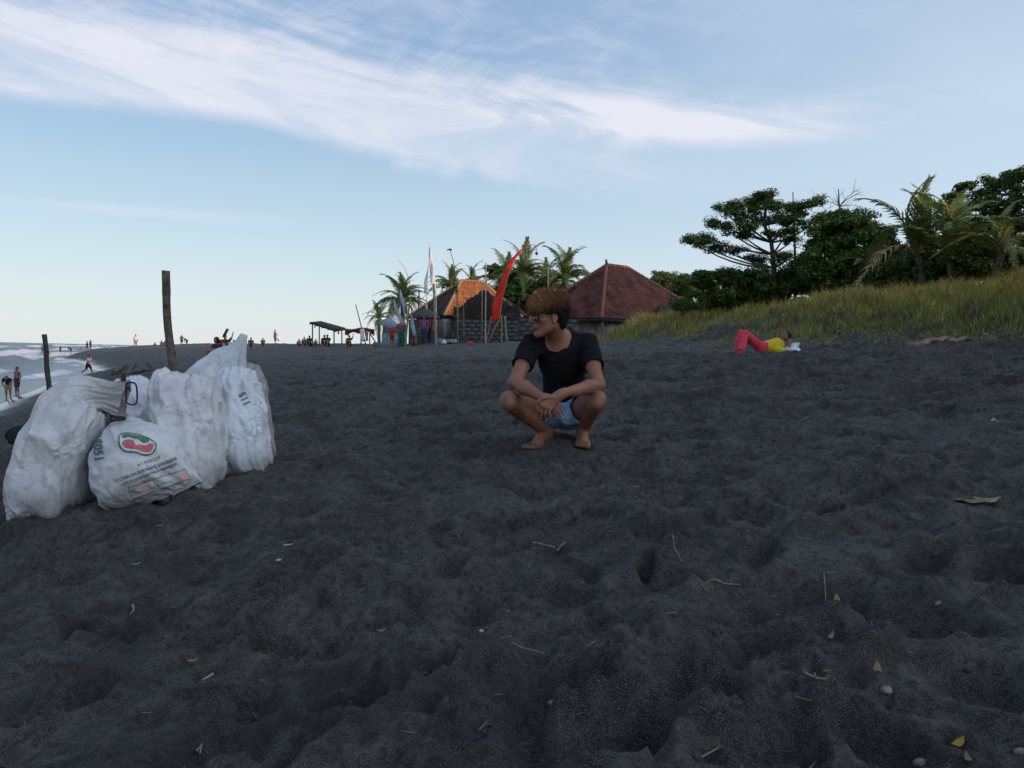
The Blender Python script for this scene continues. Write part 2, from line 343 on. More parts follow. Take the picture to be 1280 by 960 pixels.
# ================================================================== SETTING: sand
def sand_material():
    m = bpy.data.materials.new('black_sand'); m.use_nodes = True; nt = m.node_tree; L = nt.links.new; b = nt.nodes['Principled BSDF']
    tc = nn(nt, 'ShaderNodeTexCoord'); at = nn(nt, 'ShaderNodeVertexColor', layer_name='tint'); sp = nn(nt, 'ShaderNodeSeparateColor'); L(at.outputs[0], sp.inputs[0])
    def noise(sc, det=6, r=.6):
        n = nn(nt, 'ShaderNodeTexNoise', ins={'Scale': sc, 'Detail': det, 'Roughness': r}); L(tc.outputs['Object'], n.inputs[0]); return n.outputs[0]
    def mr(x, a, b_, c=0.0, d=1.0):
        n = nn(nt, 'ShaderNodeMapRange', ins={1: a, 2: b_, 3: c, 4: d}); L(x, n.inputs[0]); return n.outputs[0]
    def mix(f, a, b_, bl='MIX'):
        n = nn(nt, 'ShaderNodeMixRGB', blend_type=bl)
        for i, v in enumerate((f, a, b_)):
            if isinstance(v, tuple): n.inputs[i].default_value = (*v, 1)
            elif isinstance(v, (int, float)): n.inputs[i].default_value = v
            else: L(v, n.inputs[i])
        return n.outputs[0]
    c = mix(mr(noise(1.1), .38, .62), (.030, .030, .033), (.092, .090, .096))
    c = mix(mr(noise(9, 8), .35, .7), c, (.150, .143, .142)); c = mix(mr(noise(38, 5, .7), .47, .60, 0, .75), c, (.022, .022, .024))
    g = mix(mr(noise(420, 2), .54, .66), c, (.30, .28, .27)); g = mix(mr(noise(260, 2), .6, .72, 0, .8), g, (.014, .014, .016))
    g = mix(mr(noise(2.3, 7, .65), .50, .60, 0, .55), g, (.026, .026, .029))         # patches of damper, darker sand
    g = mix(sp.outputs[1], g, (.11, .088, .062))              # scattered dry straw and lighter grit along the drift lines
    tk = nn(nt, 'ShaderNodeMath', operation='MULTIPLY'); L(sp.outputs[2], tk.inputs[0]); tk.inputs[1].default_value = .6; g = mix(tk.outputs[0], g, (.024, .024, .027))   # shade of the track hollows painted into the sand colour
    g = mix(sp.outputs[0], g, (.020, .021, .025))             # wet sand
    L(g, b.inputs['Base Color'])
    rr = nn(nt, 'ShaderNodeMapRange', ins={1: 0, 2: 1, 3: .93, 4: .13}); L(sp.outputs[0], rr.inputs[0]); L(rr.outputs[0], b.inputs['Roughness'])
    b.inputs['Specular IOR Level'].default_value = .35
    n1 = noise(55, 8, .7); n2 = noise(330, 2); ad = nn(nt, 'ShaderNodeMath', operation='MULTIPLY_ADD'); L(n2, ad.inputs[0]); ad.inputs[1].default_value = .25; L(n1, ad.inputs[2])
    bp = nn(nt, 'ShaderNodeBump', ins={'Distance': .07}); L(ad.outputs[0], bp.inputs['Height']); L(mr(sp.outputs[0], 0, .6, 1.0, .03), bp.inputs['Strength']); L(bp.outputs[0], b.inputs['Normal'])
    return m
SAND = sand_material()
def build_sand():
    fine = np.linspace(R(-36), R(36), 800); coarse = np.linspace(R(36), R(324), 100)[1:-1]
    ang = np.concatenate([fine, coarse]); na = len(ang)
    r1 = np.geomspace(.69, 28, 690)                  # finest near the viewer
    r2 = np.geomspace(r1[-1] * 1.02, 500, 150); r3 = np.geomspace(560, 9000, 18); r0 = np.array([.06, .2, .4, .55])
    r = np.concatenate([r0, r1, r2, r3]); nr = len(r)
    A, Rr = np.meshgrid(ang, r); X = Rr * np.sin(A); Y = Rr * np.cos(A); Z = Hd(X, Y)
    s = S_of(X, Y); wet = 1 - sstep(Z - SEA + .05 * np.sin(X * .7) * np.sin(Y * .4), .10, .52)
    V = np.stack([X, Y, Z], 2).reshape(-1, 3)
    i = np.arange(nr - 1)[:, None]; j = np.arange(na)[None, :]; j2 = (j + 1) % na
    F = np.stack([i * na + j, i * na + j2, (i + 1) * na + j2, (i + 1) * na + j], 2).reshape(-1, 4)
    F = F[:, ::-1]
    V = np.concatenate([V, [[0, 0, float(V[0, 2])]]]); c = len(V) - 1
    me_f = F
    o = mk('black_sand_beach', V, me_f, SAND, None, True); tag(o, kind='structure')
    # drift lines of straw: along the berm
    st = np.zeros_like(X); rg = np.random.default_rng(3)
    ln = .5 + .5 * np.sin(s * 2.1 + .6 * np.sin(Y * .23) + .3 * np.sin(X * .9))
    st = (ln ** 6) * sstep(Y, 11, 20) * sstep(s, 3.0, 6.0) * (.35 + .65 * (1 - sstep(X, 0, 4))) * (1 - sstep(s, 19, 24)) * .42
    st *= (RB.sample(X, Y)[0] / .02 > .0)
    st += .5 * (1 - sstep(np.abs(s - 4.2 - .6 * np.sin(Y * .1)), .1, 1.0)) * sstep(Y, 40, 70)
    C = np.zeros((len(V), 3), np.float32); C[:-1, 0] = wet.ravel(); C[:-1, 1] = np.clip(st, 0, 1).ravel(); C[:-1, 2] = np.clip(RT.sample(X, Y)[0], 0, 1).ravel()
    attr_col(o.data, C)
    return o
build_sand()
# ================================================================== SETTING: sea
def build_sea():
    s = np.concatenate([np.linspace(1.6, -6, 150), np.linspace(-6.1, -60, 300), -np.geomspace(60.5, 9000, 90)])
    l = np.concatenate([np.linspace(-60, 15, 40)[:-1], np.linspace(15, 90, 250)[:-1], np.geomspace(90, 12000, 260)])
    Sg, Lg = np.meshgrid(s, l); k = 1.1007
    # s = (x+4.6+.46y)/k ; along-shore l = (y-.46x)/k
    a = Sg * k - 4.6; b = Lg * k; Y = (b + .46 * a) / (1 + .46 ** 2); X = a - .46 * Y
    rg = np.random.default_rng(11)
    def ridge(s0, amp, wid, seed, wob=2.0, lw=30):
        ph = rg.uniform(0, 6, 6)
        c = s0 + wob * (np.sin(Lg / lw + ph[0]) + .5 * np.sin(Lg / (lw * .37) + ph[1]) + .2 * np.sin(Lg / (lw * .13) + ph[2]))
        m = .55 + .45 * np.sin(Lg / (lw * 1.3) + ph[3]) * np.sin(Lg / (lw * .6) + ph[4]); m = np.clip(m * 1.4, .05, 1)
        q = (Sg - c) / wid; prof = np.where(q > 0, np.exp(-(q * 1.9) ** 2), np.exp(-(q * .8) ** 2))
        f = m * sstep(q, -.9, .1) * (1 - sstep(q, .6, 3.8 + 2 * np.sin(Lg / 7 + ph[5]))); return amp * m * prof, f
    Z = np.full_like(X, SEA); foam = np.zeros_like(X)
    for args in ((-1.4, .10, .5, 1, .35, 9), (-3.6, .16, .8, 2, .6, 14), (-8.5, .30, 1.2, 3, 1.2, 20), (-16, .55, 1.6, 4, 1.6, 36), (-28, .6, 2.2, 5, 2.5, 50), (-41, .95, 2.6, 6, 3.5, 70), (-58, .6, 3.5, 7, 4, 60)):
        h, f = ridge(*args); Z += h; foam = np.maximum(foam, f * (.75 if args[1] < .2 else 1.0 if args[1] not in (.6,) else .5))
    for kx, ky, am in ((.9, .25, .02), (.35, -.1, .05), (1.9, 1.1, .03), (.14, .05, .08), (3.1, -2.0, .018), (1.2, -.5, .04), (.6, .2, .06)):
        Z += am * np.sin(Sg * kx + Lg * ky + rg.uniform(0, 6)) * sstep(-Sg, 0.5, 8)
    swash = .02 * np.sin(Lg * .35) + .015 * np.sin(Lg * .9 + 1); Z = Z + np.where(Sg > -1, swash + .05 * sstep(Sg, -.2, 1.5), 0) + .03
    n1 = .5 + .5 * np.sin(Sg * 5.1 + 2 * np.sin(Lg * 1.3)) * np.sin(Lg * 2.3 + 1.5 * np.sin(Sg * 3)); lace = .4 * (n1 > .62) * (1 - sstep(-Sg, 1, 30)) * sstep(-Sg, -1.5, 1.0)
    foam = np.clip(foam, 0, 1)
    nl, ns = X.shape; i = np.arange(nl - 1)[:, None]; j = np.arange(ns - 1)[None, :]
    F = np.stack([i * ns + j, (i + 1) * ns + j, (i + 1) * ns + j + 1, i * ns + j + 1], 2).reshape(-1, 4)
    m = bpy.data.materials.new('sea_water'); m.use_nodes = True; nt = m.node_tree; L = nt.links.new; b_ = nt.nodes['Principled BSDF']
    tc = nn(nt, 'ShaderNodeTexCoord'); at = nn(nt, 'ShaderNodeVertexColor', layer_name='tint'); sp = nn(nt, 'ShaderNodeSeparateColor'); L(at.outputs[0], sp.inputs[0])
    no = nn(nt, 'ShaderNodeTexNoise', ins={'Scale': 1.4, 'Detail': 9.0, 'Roughness': .7}); L(tc.outputs['Object'], no.inputs[0])
    fm = nn(nt, 'ShaderNodeMath', operation='ADD'); L(sp.outputs[0], fm.inputs[0]); L(no.outputs[0], fm.inputs[1])
    fr = nn(nt, 'ShaderNodeMapRange', ins={1: .93, 2: 1.22}); L(fm.outputs[0], fr.inputs[0])
    mx = nn(nt, 'ShaderNodeMixRGB'); L(fr.outputs[0], mx.inputs[0]); mx.inputs[1].default_value = (.014, .038, .075, 1); mx.inputs[2].default_value = (.62, .64, .68, 1)
    L(mx.outputs[0], b_.inputs['Base Color']); rr = nn(nt, 'ShaderNodeMapRange', ins={3: .26, 4: .8}); L(fr.outputs[0], rr.inputs[0]); L(rr.outputs[0], b_.inputs['Roughness'])
    b_.inputs['IOR'].default_value = 1.33
    nw = nn(nt, 'ShaderNodeTexNoise', ins={'Scale': 3.0, 'Detail': 6.0, 'Roughness': .6}); L(tc.outputs['Object'], nw.inputs[0])
    bp = nn(nt, 'ShaderNodeBump', ins={'Strength': .55, 'Distance': .5}); L(nw.outputs[0], bp.inputs['Height']); L(sp.outputs[1], bp.inputs['Strength']); L(bp.outputs[0], b_.inputs['Normal'])
    o = mk('sea', np.stack([X, Y, Z], 2), F, m, None, True); tag(o, kind='structure')
    C = np.zeros((X.size, 3), np.float32); C[:, 0] = foam.ravel(); C[:, 1] = (.10 + .8 * sstep(-Sg, -.5, 7)).ravel(); attr_col(o.data, C)
build_sea()
print('setting', round(time.time() - T0, 1))
# ================================================================== VEGETATION
LEAF = mat('tree_leaf', (.10, .155, .04), .55, .25, 3, tint=True, spec=.35, transl=.25)
LEAF2 = mat('palm_leaf', (.17, .215, .06), .5, .25, 2, tint=True, spec=.4, transl=.2, obrand=.15)
BARK = mat('tree_bark', (.10, .082, .062), .9, .3, 14, bump=.6, bscale=25)
DRYWOOD = mat('dry_wood', (.17, .14, .11), .9, .3, 20, bump=.5)
DRYFROND = mat('dry_frond', (.26, .19, .11), .8, .3, 8, tint=True)
def leaf_cloud(centers, radii, n_per, size, rg, flat=.5, tints=((1, 1, 1),), fill=.0):
    """many pointed leaves scattered through ellipsoids; returns V,F,C"""
    Vs = []; Cs = []
    for (c, r, n) in zip(centers, radii, n_per):
        d = rg.standard_normal((n, 3)); d /= np.linalg.norm(d, axis=1)[:, None]
        q = d * (rg.random(n) ** .45)[:, None] * np.array(r); p = np.array(c) + q
        nr = d * np.array([1, 1, 1.4]) + np.array([0, 0, flat * 2]) + rg.standard_normal((n, 3)) * .75; nr /= np.linalg.norm(nr, axis=1)[:, None]
        a = np.cross(nr, rg.standard_normal((n, 3))); a /= np.linalg.norm(a, axis=1)[:, None]; b = np.cross(nr, a)
        s = size * rg.uniform(.6, 1.35, n)[:, None]
        v = np.stack([p - a * s, p + b * s * .42 + nr * s * .1, p + a * s, p - b * s * .42 + nr * s * .1], 1)
        Vs.append(v.reshape(-1, 3)); t = np.array(tints)[rg.integers(0, len(tints), n)] * rg.uniform(.65, 1.3, n)[:, None]; Cs.append(np.repeat(t, 4, 0))
    V = np.concatenate(Vs); C = np.concatenate(Cs); F = np.arange(len(V)).reshape(-1, 4); return V, F, C
def tree(loc, label, cat, pads, trunk, leaf=.16, dens=55, tints=((1, 1, 1), (.8, 1, .8)), seed=0, name='broadleaf_tree', group=None, trunk_r=.14, flat=.5, limbs=True, branchy=0):
    """pads: (centre, radii) in world; trunk: list of world points"""
    rg = np.random.default_rng(seed); root = thing(name, loc, label, cat, group)
    g = Geo(); m = len(trunk); g.tube(trunk, [trunk_r * (1 - .5 * i / (m - 1)) for i in range(m)], 8)
    T = [np.array(tuple(p)) for p in trunk]
    g.obj('trunk', BARK, root, True)
    if limbs:
        g = Geo()
        for k, (c, r) in enumerate(pads):
            c = np.array(tuple(c)); zmax = c[2] - .15
            cand = [p for p in T if p[2] < zmax - .25 * np.linalg.norm((p - c)[:2])][0:]
            cand = [p for p in cand if p[2] > T[0][2] + .3 * (T[-1][2] - T[0][2])]
            st = cand[-1] if cand else T[1]; mid = (st + c) / 2 + np.array([0, 0, -.12 * np.linalg.norm(c - st)]) + rg.normal(0, .08, 3)
            L_ = np.linalg.norm(c - st); g.tube(bez(st, mid, c - np.array([0, 0, r[2] * .3]), 7), np.linspace(trunk_r * .42, .018, 7), 5, False)
            for _ in range(5):                    # twigs inside the pad
                e = c + rg.normal(0, .55, 3) * np.array(r); g.tube(bez(c - np.array([0, 0, r[2] * .3]), (c + e) / 2 + rg.normal(0, .05, 3), e, 4), [.016, .012, .009, .005], 4, False)
        g.obj('limb', BARK, root, True)
    C_, R_, N_ = [], [], []
    for c, r in pads:
        c = np.array(tuple(c)); vol = r[0] * r[2] + r[0] * r[1]; nsub = max(6, int(vol * (17 if limbs else 12)))
        for _ in range(nsub):                    # each pad is itself a bunch of small clumps
            d = rg.normal(0, .5, 3); d = d / max(1, np.linalg.norm(d) / .95); cc = c + d * np.array(r)
            rr = rg.uniform(.16, .34) * (1 + .3 * min(r[0], 1)); C_.append(cc); R_.append((rr, rr, rr * rg.uniform(.45, .8))); N_.append(int(dens * rr * 3 * rg.uniform(.6, 1.2)))
    V, F, C = leaf_cloud(C_, R_, N_, leaf, rg, flat, tints)
    o = mk('crown', V, F, LEAF, root, False); attr_col(o.data, C); return root
# ---- palm fronds (shared meshes)
def frond_mesh(L_, droop, seed, width=.42, split=1.0, dry=False, lift=0.0):
    rg = np.random.default_rng(seed); n = 14; t = np.linspace(0, 1, n)
    ax = np.stack([L_ * (t - .18 * droop * t * t), .06 * L_ * np.sin(t * 2 + seed) * t, L_ * (lift * t + .42 * t * (1 - t) - droop * .8 * t ** 2.2)], 1)
    V, F = tube(ax, np.linspace(.035, .006, n), 4); V = list(V); F = list(F); C = [(1.2, 1.1, .8)] * len(V)
    m = 34
    for i in range(m):
        u = .10 + .9 * i / m; p = np.array([np.interp(u, t, ax[:, k]) for k in range(3)]); q = np.array([np.interp(min(1, u + .04), t, ax[:, k]) for k in range(3)]); T_ = (q - p) / (np.linalg.norm(q - p) + 1e-6)
        side = np.cross(T_, (0, 0, 1.0)); side /= np.linalg.norm(side); up = np.cross(side, T_)
        ll = width * L_ * .55 * math.sin(min(1, u * 1.15 + .12) * math.pi * .93) ** .6 * rg.uniform(.8, 1.1)
        for sg in (-1, 1):
            if rg.random() > split: continue
            d = side * sg * .8 + T_ * (.55 + .5 * u) + up * rg.uniform(.05, .35); d /= np.linalg.norm(d); w_ = .028 * L_ / 2.4
            a = p; b = p + d * ll * .55 + np.array([0, 0, -.04 * ll]); e = p + d * ll + np.array([0, 0, -.42 * ll * (.6 + droop * .5)]) + rg.normal(0, .02, 3); s_ = T_ * w_
            k = len(V); V += [a - s_, a + s_, b + s_ * 1.1, b - s_ * 1.1, e]; F += [(k, k + 1, k + 2, k + 3), (k + 3, k + 2, k + 4)]; c = rg.uniform(.7, 1.25); C += [(c, c * rg.uniform(.92, 1.05), c * .8)] * 5
    me = mesh_np('palm_frond_%d' % seed, V, F, False); me.materials.append(DRYFROND if dry else LEAF2); attr_col(me, np.array(C)); return me
FR = [frond_mesh(2.4, .35, 1, lift=.5), frond_mesh(2.4, .7, 2, lift=.3), frond_mesh(2.4, 1.0, 3, lift=.15), frond_mesh(2.4, .5, 4, lift=.4, split=.9), frond_mesh(2.4, 1.15, 5, split=.8), frond_mesh(2.4, 1.2, 6, dry=True, split=.7)]
def palm(base, crown, label, nf=18, length=2.4, seed=0, group=None, upright=0.0, name='coconut_palm', dry=2, azs=None):
    rg = np.random.default_rng(seed + 50); root = thing(name, base, label, 'palm tree', group)
    b = Vector(base); c = Vector(crown); lean = Vector((rg.uniform(-.3, .3), 0, 0)); pts = bez(b, (b + c) / 2 + lean, c, 9)
    rads = [.16 - .06 * i / 8 + (.008 if i % 2 else 0) for i in range(9)]; V, F = tube(pts, rads, 8); mk('trunk', V, F, BARK, root, True)
    for i in range(nf):
        tier = i / nf; az = i * 2.399 + rg.uniform(-.2, .2)
        up = (R(62) + upright * R(22)) * (1 - tier) + (R(-35) + upright * R(60)) * tier + rg.uniform(-.12, .12)
        me = FR[min(4, int(tier * 4.2 + rg.uniform(0, .9)))] if upright < .6 else FR[int(rg.integers(0, 2)) if tier < .75 else 3] if i < nf - dry else FR[5]
        o = bpy.data.objects.new('frond', me); col.objects.link(o); o.parent = root; o.location = c - b
        s_ = length / 2.4 * rg.uniform(.85, 1.1); o.scale = (s_, s_, s_); o.rotation_euler = (rg.uniform(-.3, .3), -up * .9, az)
    return root
# ------------------------------------------------ flat-topped tree on the dune (pads traced at ~35 m)
def pads_px(lst, Y, seed=0, dy=1.4):
    rg = np.random.default_rng(seed); out = []
    for it in lst:
        px, py, w_, h_ = it[:4]; yy = Y + (it[4] if len(it) > 4 else rg.uniform(-dy, dy)); c = P(px, py, yy); k = yy / FPX
        out.append((tuple(c), (w_ * k / 2, max(w_ * k / 2 * .7, .35), h_ * k / 2)))
    return out
def gp(px, Y, sink=.1):
    c = P(px, 440, Y); return Vector((c.x, c.y, gz(c.x, c.y) - sink))
Y = 33
b = gp(968, Y); tk = [b, P(967, 335, Y), P(966, 318, Y), P(964, 303, Y), P(955, 280, Y), P(957, 262, Y)]
tree(b, 'flat-topped spreading tree with tiers of dark leaves, standing alone against the sky', 'tree',
     pads_px([(875, 303, 40, 12), (898, 308, 44, 10), (862, 299, 16, 7), (885, 296, 26, 9), (905, 282, 30, 9), (925, 290, 40, 9), (895, 279, 20, 7), (905, 262, 36, 10), (930, 268, 50, 14), (915, 256, 26, 9), (946, 256, 50, 14), (953, 247, 30, 9), (957, 241, 20, 5), (940, 250, 24, 8),
               (975, 258, 50, 14), (998, 262, 46, 14), (1012, 255, 30, 9), (1020, 250, 16, 6), (990, 275, 48, 12), (1010, 282, 30, 10), (960, 275, 44, 12), (935, 283, 34, 9), (965, 292, 30, 7), (915, 313, 34, 9), (938, 322, 34, 10), (990, 300, 20, 8), (1000, 318, 34, 12), (975, 322, 30, 9), (985, 288, 30, 8)], Y, 1),
     tk, leaf=.062, dens=170, seed=1, tints=((1, 1.05, .9), (.7, .85, .7), (1.5, 1.45, .6), (.8, .95, .8)), trunk_r=.12, flat=.9)
# ------------------------------------------------ bare tree behind
def bare_tree(b, topp, label, spread, seed, n=26, nm='bare_tree'):
    rg = np.random.default_rng(seed); root = thing(nm, b, label, 'tree'); t = bez(b, (Vector(b) + Vector(topp)) / 2 + Vector((.1, 0, 0)), topp, 8)
    V, F = tube(t, np.linspace(.09, .02, 8), 6); mk('trunk', V, F, BARK, root, True); g = Geo()
    for i in range(n):
        u = rg.uniform(.45, 1.0); k = t[min(7, int(u * 7))]; a = rg.uniform(0, 6.28); L_ = spread * rg.uniform(.35, 1.0) * (1.25 - u * .6); e = k + np.array([math.cos(a) * L_, math.sin(a) * L_ * .6, L_ * rg.uniform(.15, .75)])
        q = bez(k, (k + e) / 2 + rg.normal(0, .12, 3), e, 6); g.tube(q, np.linspace(.026, .009, 6), 4, False)
        for _ in range(4):
            s0 = q[rg.integers(2, 6)]; e2 = s0 + (e - k) * .35 + rg.normal(0, .2, 3); g.tube(bez(s0, (s0 + e2) / 2 + rg.normal(0, .05, 3), e2, 4), [.011, .009, .007, .005], 3, False)
    q = g.obj('twig', BARK, root, True); q['kind'] = 'stuff'; return root
Y = 34; b = gp(1050, Y); bare_tree(b, P(1048, 236, Y), 'leafless twiggy tree rising behind the dark bushes right of the flat-topped tree', 1.9, 3)
b = gp(992, 36); bare_tree(b, P(991, 240, 36), 'thin bare sapling poking through the flat-topped tree crown', .7, 5, 12, 'bare_sapling')
# ------------------------------------------------ bushes and trees on the dune: (px, py, w, h) of the mass, distance
def bush(masses, Y, label, cat, seed, tints, leaf=.075, dens=120, name='dense_bush', group=None, base=None):
    rg = np.random.default_rng(seed); b = gp(base if base else masses[0][0], Y); pads = []
    for (px, py, w_, h_) in masses:
        n = max(4, int(w_ * h_ / 150))
        for _ in range(n):
            a = rg.uniform(0, 6.28); q = rg.random() ** .5; pads += pads_px([(px + math.cos(a) * w_ / 2 * q, py + math.sin(a) * h_ / 2 * q, rg.uniform(9, 34), rg.uniform(7, 18))], Y, rg.integers(1e6), 1.0)
    topz = max(p[0][2] for p in pads); t = [b, b + Vector((0, 0, (topz - b.z) * .35)), b + Vector((.1, 0, (topz - b.z) * .7))]
    return tree(b, label, cat, pads, t, leaf=leaf, dens=dens, seed=seed, tints=tints, name=name, group=group, trunk_r=.07, limbs=False)
DK = ((.75, .9, .75), (.5, .65, .55), (1.1, 1.2, .8), (1.3, 1.25, .6)); OL = ((1.3, 1.2, .7), (.8, .9, .6), (1.0, 1.0, .7)); YG = ((1.9, 1.5, .6), (1.3, 1.3, .7), (.9, 1.0, .7))
bush([(1045, 300, 70, 70), (1035, 330, 80, 60), (1062, 275, 40, 30), (1060, 335, 80, 50)], 31, 'dark bushy tree under the leafless twigs', 'tree', 11, DK, name='bushy_tree')
bush([(1090, 315, 70, 60), (1115, 335, 60, 60)], 32, 'dark shrub mass left of the young palms', 'shrub', 12, DK)
bush([(905, 352, 60, 26), (940, 358, 60, 30), (880, 350, 40, 16), (900, 368, 60, 20), (950, 368, 60, 20)], 34, 'low dark hedge of shrubs below the flat-topped tree, left part', 'shrub', 13, DK)
bush([(985, 350, 80, 40), (1010, 350, 60, 40)], 33, 'dark shrub round the foot of the flat-topped tree', 'shrub', 14, DK)
bush([(838, 362, 40, 34), (825, 352, 24, 24), (850, 360, 40, 30), (835, 380, 60, 20)], 66, 'yellowish green shrub just right of the big red roof', 'shrub', 15, YG)
bush([(862, 358, 50, 30), (885, 352, 40, 26), (870, 378, 60, 24), (900, 374, 50, 24)], 58, 'grey green thicket between the red roof and the flat-topped tree', 'shrub', 16, OL)
bush([(1180, 325, 70, 60), (1150, 340, 80, 40), (1120, 345, 60, 30)], 29, 'dark undergrowth between the two young palms', 'shrub', 17, DK)
bush([(1225, 325, 70, 50), (1260, 335, 70, 40)], 27, 'brownish undergrowth below the tall tree at the right edge', 'shrub', 18, OL)
Y = 30; b = gp(1262, Y)
tree(b, 'tall broad-leaved tree cut by the right edge of the picture', 'tree',
     pads_px([(1240, 232, 50, 22), (1268, 218, 50, 16), (1222, 245, 30, 16), (1290, 225, 60, 30), (1212, 262, 40, 20), (1245, 255, 60, 24), (1280, 250, 70, 30), (1205, 285, 40, 20), (1235, 280, 60, 26), (1270, 280, 70, 30), (1225, 305, 60, 26), (1255, 310, 70, 26), (1300, 290, 80, 50), (1300, 320, 80, 40), (1330, 240, 70, 60), (1182, 256, 20, 9), (1195, 246, 20, 9), (1208, 232, 14, 8)], Y, 4),
     [b, P(1262, 330, Y), P(1263, 300, Y), P(1265, 270, Y), P(1266, 240, Y)], leaf=.08, dens=120, seed=6, tints=DK, trunk_r=.2)
bush([(885, 384, 90, 16), (945, 378, 90, 16), (1000, 370, 80, 18), (1050, 362, 80, 20)], 35, 'low tangled undergrowth on the dune crest below the flat-topped tree', 'shrub', 41, OL)
bush([(1110, 355, 70, 18), (1170, 350, 80, 18), (1230, 346, 80, 20), (1290, 340, 60, 20)], 29.5, 'low tangled undergrowth on the dune crest below the young palms', 'shrub', 42, OL)
# young palms on the dune
b = gp(1147, 28); palm(b, P(1147, 322, 28), 'young coconut palm with upright feathery fronds, the left one of the pair on the dune', 13, 2.75, 1, 'young palms on the dune', .9, dry=2)
b = gp(1190, 27); palm(b, P(1187, 325, 27), 'young coconut palm with broad green fronds and one tall bent spear', 12, 2.8, 2, 'young palms on the dune', .7, dry=1)
b = gp(1243, 25.5); palm(b, P(1252, 318, 25.5), 'yellowing palm with arching fronds under the tall tree at the right edge', 12, 2.1, 3, 'young palms on the dune', .4, dry=3)
b = gp(1085, 30); palm(b, P(1084, 345, 30), 'small palm with drooping fronds sunk in the dark shrubs', 10, 2.0, 4, 'young palms on the dune', .3, dry=2)
# palms behind the village
for i, (px, py, Yd, nf, L_, lab) in enumerate(((503, 368, 64, 26, 2.7, 'coconut palm with a full dark crown behind the white-roofed stall'), (563, 352, 66, 16, 2.6, 'palm crown showing above the left end of the tiled hut roof'), (590, 350, 70, 14, 2.6, 'palm crown just above the ridge of the tiled hut'),
                                  (632, 345, 60, 18, 3.0, 'palm crown rising behind the red curved banner'), (655, 338, 58, 20, 3.0, 'bushy palm with yellow lit fronds right of the red banner'), (684, 352, 60, 18, 2.8, 'palm crown above the crouching man'), (706, 340, 56, 20, 2.9, 'palm with long fronds reaching towards the big red roof'), (474, 388, 72, 12, 1.9, 'small ragged palm at the left end of the village'))):
    b = gp(px, Yd); palm(b, P(px, py + 11, Yd), lab, int(nf * 1.4), L_, 10 + i, 'palms behind the village')
bush([(650, 372, 60, 40), (672, 385, 50, 30), (628, 380, 40, 30)], 57, 'dark leafy trees crowding behind the village wall', 'tree', 31, DK, leaf=.12, name='bushy_tree')
bush([(700, 372, 40, 36)], 58, 'olive tree wedged between palms and the big red roof', 'tree', 32, YG, leaf=.12, name='bushy_tree')
bush([(640, 338, 30, 24), (620, 335, 16, 14)], 62, 'round topped tree behind the tip of the red banner', 'tree', 33, OL, leaf=.11, name='bushy_tree')
# ------------------------------------------------ the tree belt goes on along the dune, beside and behind the camera
def belt():
    rg = np.random.default_rng(77); kinds = []
    for k in range(4):
        pads = []; H = 3.6 + .6 * k
        for _ in range(26):
            a = rg.uniform(0, 6.28); q = rg.random() ** .5 * 2.2; z = rg.uniform(.25, 1) * H; pads.append(((math.cos(a) * q, math.sin(a) * q, z), (rg.uniform(.7, 1.1), rg.uniform(.7, 1.1), rg.uniform(.4, .7))))
        V0 = Vector((0, 0, -.3)); r_ = tree(V0, 'x', 'tree', pads, [V0, Vector((0, 0, H * .4)), Vector((.1, 0, H * .8))], leaf=.2, dens=26, seed=90 + k, tints=DK, trunk_r=.15, name='belt_tree', limbs=False); kinds.append(r_)
    n = 0; used = set()
    spots = [(s, l) for l in np.arange(-70, 34, 3.1) for s in (24.5, 29.5)]
    todo = []
    for (s0, l0) in spots:
        s = s0 + rg.uniform(-1.2, 1.2); l = l0 + rg.uniform(-1.2, 1.2); a = s * 1.1007 - 4.6; bb = l * 1.1007; yy = (bb + .46 * a) / 1.2116; xx = a - .46 * yy
        if yy > 3 and (xx - 4.0) / max(yy, .1) < .70: continue
        todo.append((xx, yy, 1.0))
    todo += [(y_ * r_, y_, 1.75) for y_ in (35, 38.5, 42, 45.5) for r_ in (.86, .95, 1.04)]
    todo += [(y_ * r_, y_, 1.25) for y_ in (26, 29, 32, 35) for r_ in (.90, .99, 1.08)]
    for (xx, yy, big) in todo:
        k = rg.integers(0, 4); src = kinds[k]
        if k in used:
            r_ = src.copy(); col.objects.link(r_)
            for ch in src.children: c = ch.copy(); col.objects.link(c); c.parent = r_
        else: r_ = src; used.add(k)
        r_.location = (xx, yy, gz(xx, yy)); r_.rotation_euler = (0, 0, rg.uniform(0, 6.28)); sc = rg.uniform(.85, 1.2) * big; r_.scale = (sc, sc, sc)
        tag(r_, 'dense dark tree of the belt along the dune beside the viewer', 'tree', 'trees along the dune beside the viewer'); n += 1
    for k, r_ in enumerate(kinds):
        if k not in used:
            for ch in list(r_.children): bpy.data.objects.remove(ch)
            bpy.data.objects.remove(r_)
belt()
